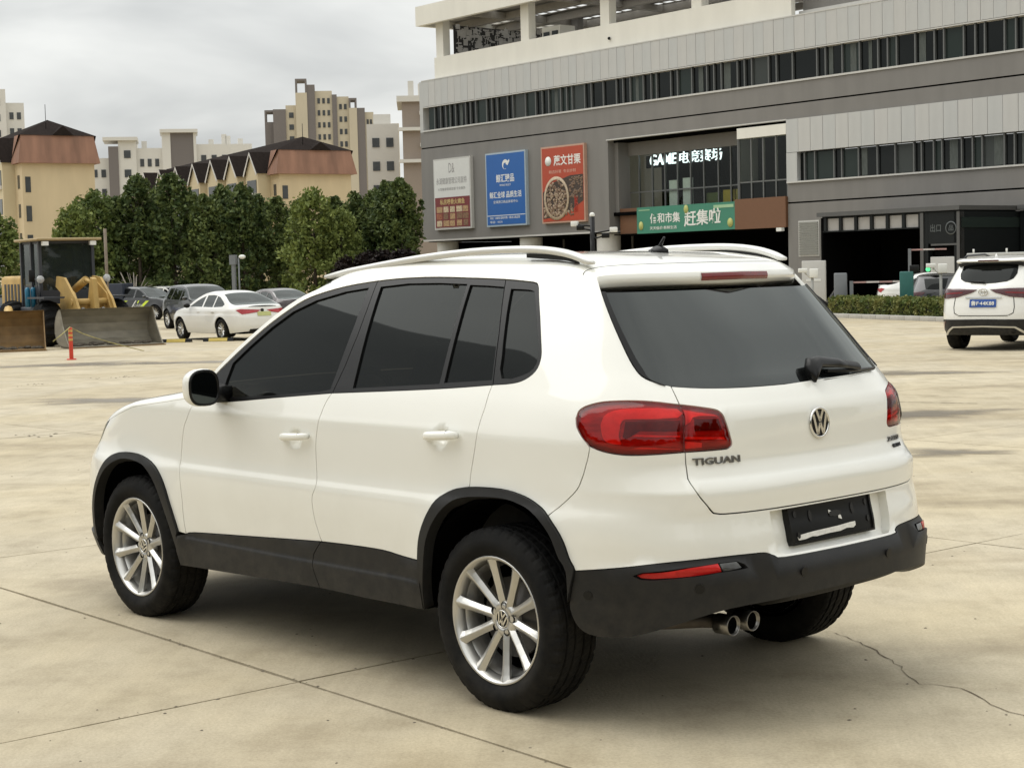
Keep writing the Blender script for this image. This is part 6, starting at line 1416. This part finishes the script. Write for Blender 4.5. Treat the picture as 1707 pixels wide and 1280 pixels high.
# black SUV, dark liveried SUV, others behind
HB = R(176)
def place(head, wheel_xy, side, WB_or0, track=.83):
    f = np.array([math.cos(head), math.sin(head)]); l = np.array([-f[1], f[0]]); return np.array(wheel_xy)-l*side*track-f*WB_or0
bx, by = at(286, 66)
b_, bs, bc_, bM = car_build('black_suv', 'black SUV facing right behind the white saloon', 'suv', 'black', G(*place(R(170), (bx, by), -1, 0)), R(170))
lx_, ly_ = at(264, 86)
d_, ds, dc_, dM = car_build('liveried_suv', 'dark patrol style SUV with yellow green stripes behind the loader bucket', 'suv', 'grey', G(*place(R(196), (lx_, ly_), -1, 2.8)), R(196))
M_HV = pmat('yellow_green_reflective', (.66, .80, .06), rough=.5, var=.06)
def decal(poly, mat):
    panel(ds, 'livery_stripe', poly, mat, d_, off=.006, inset=0, step=.1, edge=.06, mirror=True)
decal([(2.42,.98),(2.22,.99),(1.68,.60),(1.88,.58)], M_HV); decal([(.95,.99),(.62,1.0),(.30,.93),(-.15,.97),(-.18,.90),(.3,.86),(.5,.84),(.72,.92)], M_HV); decal([(-.05,1.28),(-.28,1.30),(-.2,1.05),(-.08,1.05)], M_HV)
decal([(1.55,1.0),(1.48,1.0),(1.14,.60),(1.2,.6)], M_WP); decal([(1.75,1.0),(1.68,1.0),(1.58,.86),(1.66,.86)], M_HV); decal([(.85,.63),(1.45,.63),(1.47,.55),(.87,.55)], M_WP)
v, f = text_mesh('ALARM', 1.0, .05, .15, .02); v = np.array(v); X = v[:, 0]/np.ptp(v[:, 0])*.75; Y = v[:, 1]/np.ptp(v[:, 1])*.16+.67
P = ds.W(1.62+X, Y)*[1, -1, 1]+ds.N(1.62+X, Y)*[1, -1, 1]*.006; MB().add(P, f).build('lettering', M_WP, d_)
for px, D, kind, paint, head, lab in ((268, 100, 'suv', 'white', 190, 'white estate car half hidden between the two dark SUVs'), (447, 80, 'sedan', 'black', 172, 'black saloon with bright window trim behind the white saloon'), (487, 67, 'sedan', 'plum', -8, 'dark plum saloon half hidden by the roof pillar of the big SUV'), (-2, 72, 'sedan', 'blue', 176, 'blue and white car at the left edge behind the loader'), (1513, 62, 'sedan', 'white', 216, 'white saloon with red tail lamps waiting at the garage barrier'), (1566, 58, 'suv', 'black', -62, 'black SUV waiting at the garage barrier')):
    x, y = at(px, D); lo = list(G(x, y))
    if px > 1530: lo[2] -= .30
    r_, s_, c_, M_ = car_build('parked_car' if px < 1500 else 'waiting_car', lab, kind, paint, lo, R(head))
    if paint in ('white',) or head == -62:
        for f in (lambda q: q, M_): panel(s_, 'tail_lamp', f([(-.70,.90),(-.82,.93),(-1.30,.895),(-1.0,.79),(-.84,.775)] if kind == 'sedan' else [(-.6,1.1),(-.8,1.12),(-1.2,1.1),(-1.1,1.0),(-.7,.98)]), M_LAMPR if kind == 'sedan' else M_LAMPD, r_, off=.01, inset=0, step=.06, edge=.04)
    if head == -62: panel(s_, 'tailgate_glass', [(-1.02,1.55),(-1.19,1.2),(s_.u0,1.18),(2*s_.u0+1.19,1.2),(2*s_.u0+1.02,1.55)], M_GLASS, r_, off=.006, inset=0, step=.08, edge=.05)
    if kind == 'sedan' and paint == 'black':
        for sg_m in (1,): panel(s_, 'window_trim', [(-.13,1.06),(.05,1.165),(.36,1.29),(.6,1.342),(.85,1.362),(1.27,1.345),(1.55,1.275),(1.8,1.175),(1.82,1.195),(1.55,1.295),(1.25,1.368),(.85,1.385),(.58,1.362),(.33,1.31),(.02,1.185),(-.16,1.075)], M_CHROME, r_, off=.006, inset=0, step=.1, edge=.04, mirror=True)
    if paint == 'blue': panel(s_, 'door_sign', [(2.0,.55),(2.0,.9),(.3,.9),(.3,.55)], M_WP, r_, off=.006, inset=0, step=.1, edge=.06, mirror=True)

# ---------------------------------------------------------------- wheel loader and buckets
M_LY = pmat('worn_yellow_paint', (.43, .28, .085), rough=.6, var=.22, scale=2.5, bump=.1); M_LYP = pmat('pale_yellow_cab_roof', (.36, .27, .14), rough=.6, var=.1); M_LDK = pmat('dark_blue_grey_cab', (.030, .034, .042), rough=.5, var=.15)
M_BKT = pmat('bare_worn_steel', (.215, .195, .15), rough=.55, metal=.15, var=.25, scale=2.2, stretch=(1, 1, 2.5), bump=.1); M_RUST = pmat('rusty_yellow_steel', (.19, .115, .045), rough=.7, var=.4, scale=2.5, bump=.15); M_MUD = pmat('dried_mud', (.085, .072, .055), rough=1, var=.4, scale=12)
def bucket(parent, loc, mat, wid=2.76, seed=1):
    """open side towards +x, cutting edge on the ground"""
    prof = [(.62,.015),(.20,.03),(-.12,.06),(-.36,.20),(-.47,.42),(-.46,.66),(-.36,.86),(-.20,1.02),(-.05,1.08)]
    inn = [(x+.045*(1 if z > .1 else .4), z+(.03 if z < .25 else 0)) for x, z in prof]
    m = MB(); y0, y1 = -wid/2, wid/2
    m.loft([[(x, y, z) for x, z in prof]+[(x, y, z) for x, z in inn[::-1]] for y in (y0, -wid/4, 0, wid/4, y1)], smooth=False)
    b = m.build('bucket', mat, parent); b.location = loc
    for y in (y0, y1-.03):
        MB().prism([(x, y, z) for x, z in prof]+[(.15, y, .62), (.40, y, .25)], (0, .03, 0)).build('bucket_side', mat, b)
    MB().box(.50, .70, y0-.02, y1+.02, .0, .03).build('cutting_edge', M_RUST, b)
    rs = random.Random(seed); md = MB()
    for i in range(70):
        y = rs.uniform(y0+.1, y1-.1); md.sphere((-.05+rs.uniform(-.25, .35), y, .06+rs.random()*.04), (.09*rs.random()+.04, .12*rs.random()+.05, .05*rs.random()+.02), 6, 4)
    tag(md.build('mud_in_bucket', M_MUD, b), kind='stuff')
    return b
HL = R(173)
ld = empty('wheel_loader', G(37.75, -18.3), HL, 'yellow wheel loader with a dark cab and a grey bucket lowered to the ground', 'loader')
bucket(ld, (0, 0, 0), M_BKT)
ME_LT = None
lt = MB(); n = 60; prof = [(.30,-.26),(.42,-.29),(.55,-.28),(.62,-.22),(.66,-.10),(.665,0),(.66,.10),(.62,.22),(.55,.28),(.42,.29),(.30,.26)]
v = []; kk = len(prof)
for j in range(n):
    t = 2*math.pi*j/n
    for r_, a in prof: v.append(((r_-(.045 if (j % 4 < 2 and r_ > .6) else 0))*math.cos(t+a*.25), a, (r_-(.045 if (j % 4 < 2 and r_ > .6) else 0))*math.sin(t+a*.25)))
lt.add(v, [(j*kk+i, j*kk+i+1, ((j+1) % n)*kk+i+1, ((j+1) % n)*kk+i) for j in range(n) for i in range(kk-1)]); ME_LT = lt.mesh('tyre', M_RUBBER)
lr = MB(); lr.lathe([(.31, .22), (.31, .12), (.20, .08), (.12, .14), (0, .14)], 24, 'y'); lr.lathe([(.31, -.2), (0, -.2)], 24, 'y'); ME_LR = lr.mesh('rim', M_LY)
for x in (-2.0, -4.9):
    for sgn in (1, -1):
        w = empty('wheel', (x, sgn*1.02, .655), 0 if sgn > 0 else math.pi); w.parent = ld
        link_mesh('tyre', ME_LT, None, w); link_mesh('rim', ME_LR, None, w)
for sgn in (1, -1):
    MB().prism([(-.60,sgn*.50,.50),(-.54,sgn*.50,.80),(-.95,sgn*.50,1.35),(-1.75,sgn*.50,1.95),(-2.35,sgn*.50,2.0),(-2.45,sgn*.50,1.70),(-1.9,sgn*.50,1.45),(-1.3,sgn*.50,.85),(-.62,sgn*.50,.40)], (0, sgn*.07, 0)).build('lift_arm', M_LY, ld)
    MB().prism([(-.8,sgn*.45,.9),(-1.2,sgn*.45,1.5),(-2.2,sgn*.45,1.95),(-2.4,sgn*.45,.8),(-1.5,sgn*.45,.5)], (0, sgn*.05, 0)).build('arm_web', M_LY, ld)
    MB().tube([(-1.05, sgn*.30, 1.05), (-2.35, sgn*.34, .85)], .055, 8).build('lift_cylinder', M_STEEL, ld)
    MB().box(-2.75, -1.35, sgn*1.02-.30, sgn*1.02+.30, 1.37, 1.42).build('fender', M_LDK, ld)
    MB().tube([(-2.55, sgn*1.0, 1.42), (-2.55, sgn*1.0, 1.82)], .03, 6).build('lamp_post', M_LDK, ld)
    m = MB(); m.lathe([(.0, .07), (.10, .07), (.115, .05), (.09, -.02), (0, -.03)], 16, 'x', (-2.52, sgn*1.0, 1.92)); m.build('work_lamp', M_LAMPF, ld)
m = MB(); m.tube([(-2.4, 0, 1.62), (-1.55, 0, 1.88)], .11, 12); m.tube([(-1.55, 0, 1.88), (-1.15, 0, 1.80)], .055, 8); m.build('tilt_cylinder', M_LY, ld)
MB().prism([(-1.35,-.07,1.05),(-1.05,-.07,1.95),(-.88,-.07,1.9),(-.75,-.07,1.0),(-.95,-.07,.6)], (0, .14, 0)).build('bell_crank', M_LY, ld)
m = MB(); m.tube([(-1.2, -.60, 1.25), (-1.2, .60, 1.25)], .10, 10); m.build('cross_tube', M_LY, ld)
m = MB(); m.box(-3.0, -1.4, -.45, .45, .45, 1.2, .05); m.build('front_frame', M_LY, ld)
m = MB(); m.box(-6.6, -4.4, -.80, .80, .75, 2.05, .12); m.build('engine_hood', M_LY, ld)
for k in range(5): MB().box(-6.2+k*.3, -6.05+k*.3, -.815, -.801, 1.2, 1.8).build('hood_vent', M_LDK, ld)
m = MB(); m.box(-4.6, -3.0, -.95, .95, .72, 1.12, .04); m.build('platform', M_LDK, ld)
MB().tube([(-5.2, .3, 2.0), (-5.2, .3, 2.75)], .06, 8).build('exhaust_stack', M_LDK, ld)
cb_ = MB(); X0, X1, Y0, Y1 = -4.55, -3.02, -.80, .80
for x in (X0, X1, (X0+X1)/2+.1):
    for y in (Y0, Y1): cb_.box(x-.05, x+.05, y-.045, y+.045, 1.1, 3.02)
cb_.box(X0, X1, Y0, Y0+.06, 1.1, 1.75); cb_.box(X0, X1, Y1-.06, Y1, 1.1, 1.75); cb_.box(X1-.05, X1, Y0, Y1, 1.1, 1.60); cb_.box(X0, X0+.05, Y0, Y1, 1.1, 1.75); cb_.box(X0, X1, Y0, Y1, 2.96, 3.04)
cbo = cb_.build('cab_frame', M_LDK, ld)
M_LG2 = glass_mat('loader_cab_glass', tint=.55, base=(.045, .055, .052), see=.62)
for (a, b_) in (((X0, Y0+.01), (X1, Y0+.03)), ((X0, Y1-.03), (X1, Y1-.01))): MB().box(a[0], b_[0], a[1], b_[1], 1.75, 2.96).build('cab_glass', M_LG2, ld)
MB().box(X1-.03, X1-.01, Y0, Y1, 1.60, 2.96).build('cab_glass', M_LG2, ld); MB().box(X0+.01, X0+.03, Y0, Y1, 1.75, 2.96).build('cab_glass', M_LG2, ld)
m = MB(); m.box(X0-.15, X1+.35, Y0-.18, Y1+.18, 3.04, 3.12, .03); m.build('cab_roof', M_LYP, ld)
for y in (-.72, .72): MB().box(X1+.20, X1+.32, y-.09, y+.09, 2.90, 3.02).build('roof_lamp', M_WP, ld)
MB().box(X1-.9, X1-.4, -.28, .28, 1.1, 2.2, .06).build('driver_seat', M_SEAT, ld)
for y in (-1.0, -.83): m = MB(); m.lathe([(.001, 0), (.075, 0), (.075, .52), (.04, .58), (.001, .58)], 14, 'z', (-3.55, y-.02, 1.12)); m.build('blue_canister', pmat('blue_plastic', (.015, .15, .26), rough=.4, var=.1), ld)
MB().tube([(-3.0, -.9, 1.1), (-3.0, -.92, 1.9), (-3.35, -.92, 2.0)], .022, 6).build('handrail', M_LDK, ld); MB().box(-3.06, -2.98, -1.15, -.98, 1.85, 2.2, .01).build('side_mirror', M_TRIM, ld)
rbk = empty('loader_bucket', G(38.05, -14.85), HL-R(18), 'rusty yellow loader bucket at the left edge on the ground', 'bucket')
bucket(rbk, (0, 0, 0), M_RUST, 3.0, 5)
MB().tube([(-.45, -.6, .6), (-1.6, -.6, 1.1)], .12, 8).build('lift_arm', M_LY, rbk); MB().tube([(-.45, .6, .6), (-1.6, .6, 1.1)], .12, 8).build('lift_arm', M_LY, rbk)

# ---------------------------------------------------------------- small things on the lot
M_OR = pmat('orange_red_plastic', (.55, .045, .018), rough=.45, var=.06); M_YR = pmat('yellow_reflective_band', (.58, .33, .09), rough=.4, var=.05)
bo = empty('warning_bollard', G(30.66, -13.44), 0, 'orange red warning post with yellow bands beside the loader bucket', 'bollard')
m = MB(); m.lathe([(.0, .03), (.11, .03), (.11, 0)], 20, 'z'); m.build('base_plate', M_OR, bo); m = MB(); m.lathe([(.048, .03), (.045, .70), (.03, .75), (0, .755)], 20, 'z'); m.build('post', M_OR, bo)
for z in (.44, .54, .64): m = MB(); m.lathe([(.0495, z), (.0495, z+.055)], 20, 'z'); m.build('reflective_band', M_YR, bo)
tp = MB(); a_, b_ = np.array(at(90, 38)), np.array(at(119, 38.4)); c_ = np.array(at(242, 43))
pts = [(*a_, .30), (*((a_+b_)/2), .44), (*b_, .60)]+[(*(b_+(c_-b_)*k), .60-.78*k**.8) for k in (.15, .3, .5, .7, .85, 1.0)]
tp.tube(pts, .012, 6); tag(tp.build('barrier_rope', pmat('yellow_black_rope', (.34, .30, .12), rough=.8, var=.5, scale=4)), 'yellow and black rope tied to the orange post', 'rope')
st_ = empty('yellow_pole', G(39.4, -16.0, -.03), 0, 'yellow pole lying on the ground by the rusty bucket', 'pole')
m = MB(); m.tube([(.9, .75, .05), (-.35, -.25, .17)], .035, 8); m.build('pole_tube', M_YR, st_)
def wheel_stop(px, py_d):
    x, y = at(px, py_d); r_ = empty('wheel_stop', G(x, y), LATD-R(8), None, 'wheel stop', 'wheel stops by the white saloon'); m = MB(); m.loft([[(x_, -.09, 0), (x_, -.05, .10), (x_, .05, .10), (x_, .09, 0)] for x_ in (-.45, .45)], smooth=False); m.build('rubber_block', M_TRIM, r_)
    MB().add([(-.28, -.096, .012), (.28, -.096, .012), (.28, -.056, .098), (-.28, -.056, .098), (-.28, -.05, .105), (.28, -.05, .105), (.28, .05, .105), (-.28, .05, .105), (-.28, .096, .012), (.28, .096, .012), (.28, .056, .098), (-.28, .056, .098)], [(0, 1, 2, 3), (4, 5, 6, 7), (8, 11, 10, 9)]).build('yellow_band', pmat('yellow_stop_band', (.55, .42, .10), rough=.6, var=.1), r_); return r_
wheel_stop(296, 49)['label'] = 'yellow and black wheel stop behind the front wheel of the white saloon'
wheel_stop(366, 49)['label'] = 'yellow and black wheel stop by the rear wheel of the white saloon'
M_GP2 = pmat('grey_painted_post', (.17, .18, .19), rough=.5, var=.06)
def simple(name, px, D, label, cat, fn, rz=0.0, dz=0.0, group=None):
    x, y = at(px, D); r_ = empty(name, G(x, y, dz), rz, label, cat, group); fn(r_); return r_
def campost(r_, h=1.35, green=False):
    MB().tube([(0, 0, 0), (0, 0, h+.05)], .045, 8).build('pole', pmat('pale_grey_pole', (.30, .30, .28), rough=.5), r_); MB().tube([(0, 0, h), (.25, -.05, h+.2)], .025, 6).build('bracket', M_GREYL, r_)
    MB().box(-.20, .08, -.09, .09, h+.04, h+.34, .02).build('camera_box', M_WP, r_); MB().box(.16, .46, -.07, .07, h+.22, h+.36, .02).build('flood_lamp', M_WP, r_)
    if green: m = MB(); m.sphere((.40, -.1, h+.17), .075, 10, 6); m.build('green_lamp', emat('lit_green_lamp', (.10, .75, .30), .9), r_)
FACEROT = -.737117-R(15)-math.pi/2
simple('camera_post', 1357, 56, 'white camera post left of the garage entrance', 'camera post', lambda r_: campost(r_), FACEROT+math.pi)
simple('camera_post', 1571, 54, 'white camera post with a green lamp behind the hedge', 'camera post', lambda r_: campost(r_, 1.4, True), FACEROT+math.pi)
def slab_post(mat): return lambda r_: MB().box(-.22, .22, -.15, .15, 0, 1.52, .03).build('post_body', mat, r_)
simple('barrier_post', 1404, 59.5, 'grey barrier post behind the hedge', 'barrier', slab_post(M_GP2), FACEROT)
gp = simple('barrier_post', 1514, 55, 'teal green barrier post beside the white saloon at the garage', 'barrier', slab_post(pmat('teal_painted_post', (.018, .115, .10), rough=.5, var=.08)), FACEROT); MB().box(.10, .40, -.10, .10, 1.45, 1.72, .02).build('signal_head', M_TRIM, gp)
M_RW = pmat('white_barrier_arm', (.60, .55, .52), rough=.5, var=.25, scale=2)
def arm(r_, L, z):
    MB().box(-.12, .0, -.08, .08, 0, z+.05).build('support_post', M_GP2, r_)
    for k in range(int(L/.45)): MB().box(k*.45+.002, k*.45+.445, -.03, .03, z-.03, z+.03).build('arm_section', M_RW if k % 2 else pmat('red_barrier_band', (.42, .26, .24), rough=.5, var=.1), r_)
for px0, D, z, L, lab in ((1425, 59, 1.18, 1.9, 'upper striped barrier arm across the garage entrance'), (1424, 59.6, .62, 1.7, 'lower striped barrier arm across the garage entrance'), (1522, 66, 2.35, 1.7, 'raised striped barrier arm near the dark doorway')):
    x, y = at(px0, D); r_ = empty('parking_barrier', G(x, y), -.737117-R(14)-math.pi/2, lab, 'barrier'); zz_ = z; arm(r_, L, z)
def cab(h, w): return lambda r_: (MB().box(-w/2, w/2, -.3, .3, 0, h, .02).build('cabinet_body', M_GREYL, r_), MB().box(-w/2+.15, w/2-.15, -.312, -.30, h*.62, h*.66).build('cabinet_handle', M_WP, r_))
simple('utility_cabinet', 1360, 63, 'pale utility cabinet under the louvre panel', 'cabinet', cab(2.0, .85), FACEROT)
simple('utility_cabinet', 1574, 66, 'pale utility cabinet in front of the dark doorway', 'cabinet', cab(2.05, .9), FACEROT)
def truckbox(r_):
    MB().box(-1.0, 4.2, 0, 2.0, .9, 2.02, .03).build('cargo_box', pmat('pale_grey_box', (.44, .44, .41), rough=.6, var=.06), r_); MB().box(-1.0, 4.2, .2, 1.8, .5, .9).build('chassis', M_TRIM, r_)
    for x in (-.2, 3.2):
        for y in (.15, 1.85): m = MB(); m.lathe([(.001, -.12), (.40, -.12), (.40, .12), (.001, .12)], 20, 'y', (x, y, .40)); m.build('wheel', M_RUBBER, r_)
    for k in range(6): MB().tube([(-.8+k*.95, .1, 2.02), (-.8+k*.95, .1, 2.14)], .03, 5).build('roof_stud', M_WP, r_)
simple('box_van', 1672, 50, 'pale grey box truck body standing behind the white SUV', 'truck', truckbox, -.737117-R(16)-math.pi/2)
def moto(r_):
    for x in (-.62, .62): m = MB(); m.lathe([(.20, -.05), (.28, -.05), (.30, 0), (.28, .05), (.20, .05)], 18, 'y', (x, 0, .30)); m.build('wheel', M_RUBBER, r_)
    m = MB(); m.loft([[(x, -.12*k, z0), (x, .12*k, z0), (x, .12*k, z1), (x, -.12*k, z1)] for x, z0, z1, k in ((-.8, .55, .75, .7), (-.4, .35, .82, 1.2), (.1, .25, .45, 1.0), (.4, .3, .9, .8), (.55, .6, 1.0, .6))]); m.build('scooter_body', M_TRIM, r_)
    MB().tube([(.5, -.32, 1.02), (.52, 0, 1.0), (.5, .32, 1.02)], .02, 6).build('handlebar', M_TRIM, r_); MB().tube([(.5, 0, .95), (.64, 0, .32)], .03, 6).build('fork', M_TRIM, r_)
simple('parked_scooter', 1376, 61, 'black scooter parked near the left camera post', 'scooter', moto, FACEROT+.4)
def lotpole(r_):
    MB().box(-.16, .0, -.08, .08, 0, 2.95).build('pole', M_GP2, r_); MB().tube([(.18, 0, 0), (.18, 0, 2.9)], .04, 6).build('cable_pipe', M_GP2, r_); MB().box(-.24, .06, -.12, .12, 2.6, 3.05).build('control_box', M_GP2, r_); m = MB(); m.sphere((.36, 0, 2.95), (.18, .12, .10), 10, 6); m.build('camera', M_WP, r_)
simple('lot_pole', 398, 78, 'grey equipment pole with a white camera among the parked cars', 'pole', lotpole, FACEROT)
simple('thin_pole', 184, 75, 'thin pale pole standing between loader and trees', 'pole', lambda r_: MB().tube([(0, 0, 0), (0, 0, 4.3)], .07, 6).build('pole_tube', pmat('rusty_pale_pole', (.20, .16, .12), rough=.8, var=.2), r_))
def blueskip(r_):
    MB().box(-1.4, 1.4, -.6, .6, .3, 1.9, .03).build('container_body', pmat('dark_blue_container', (.022, .028, .045), rough=.6, var=.15), r_)
    for k in range(4): MB().box(-1.35, 1.35, -.64, -.601, .6+k*.3, .75+k*.3).build('container_rib', M_GP2, r_)
    MB().box(.2, 1.1, -.65, -.61, .55, .8).build('white_label', M_WP, r_)
simple('blue_container', 178, 88, 'dark blue ribbed container behind the loader', 'container', blueskip, FACEROT+math.pi)
def cams(r_):
    MB().tube([(0, 0, 0), (0, 0, 3.75)], .09, 8).build('pole', M_TRIM, r_)
    for a, z, l in ((2.6, 3.05, .55), (3.4, 3.25, .75), (.5, 3.35, .5), (-.2, 3.5, .7)):
        e = (l*math.cos(a), .25*math.sin(a), z); MB().tube([(0, 0, z-.1), e], .03, 6).build('bracket', M_TRIM, r_); MB().box(e[0]-.16, e[0]+.10, e[1]-.09, e[1]+.09, e[2]-.08, e[2]+.10, .02).build('camera', M_WP if l > .6 else M_TRIM, r_)
    m = MB(); m.sphere((0, 0, 3.8), .10, 8, 6); m.build('pole_cap', M_WP, r_)
simple('camera_mast', 993, 60, 'black mast with several cameras in front of the grey building', 'camera mast', cams, FACEROT+math.pi)
# unseen trees standing to the left of the lot, outside the picture; they show in the side windows
tv_ = []; bk_ = MB(); rs = random.Random(77)
CBT = tree_meshes(9, 7.2, 2.0, M_LEAF, 1500, .34)[0]; v0 = np.empty(len(CBT.vertices)*3); CBT.vertices.foreach_get('co', v0); v0 = v0.reshape(-1, 3)
spots = [(26,21,6.6),(31,22,7.4),(36,21,6.4),(20,22,6.8),(42,23,7.5),(14,22,6.6),(6,24,7),(48,24,8)]
spots += [(x, 27+rs.uniform(-2, 2), rs.uniform(7, 10)) for x in range(-44, 70, 5)]+[(-34+rs.uniform(-2, 2), y, rs.uniform(6.5, 9.5)) for y in range(-48, 26, 5)]  # further rows added to darken the car's reflections near the horizon
for i, (x, y, h) in enumerate(spots):
    k = h/7.2; a = rs.random()*6.283; c_, s_ = math.cos(a), math.sin(a); q = v0@np.array([[c_, s_, 0], [-s_, c_, 0], [0, 0, 1]]); tv_.append(q*[k*1.45, k*1.45, k]+[x, y, 0])
    bk_.tube([(x, y, -.2), (x, y, h*.8)], [.28, .08], 6)
belt_o = tag(link_mesh('tree_belt', leaf_mesh('tree_belt', np.vstack(tv_), M_LEAF), None), kind='stuff'); bk_.build('trunks', M_BARK, belt_o)
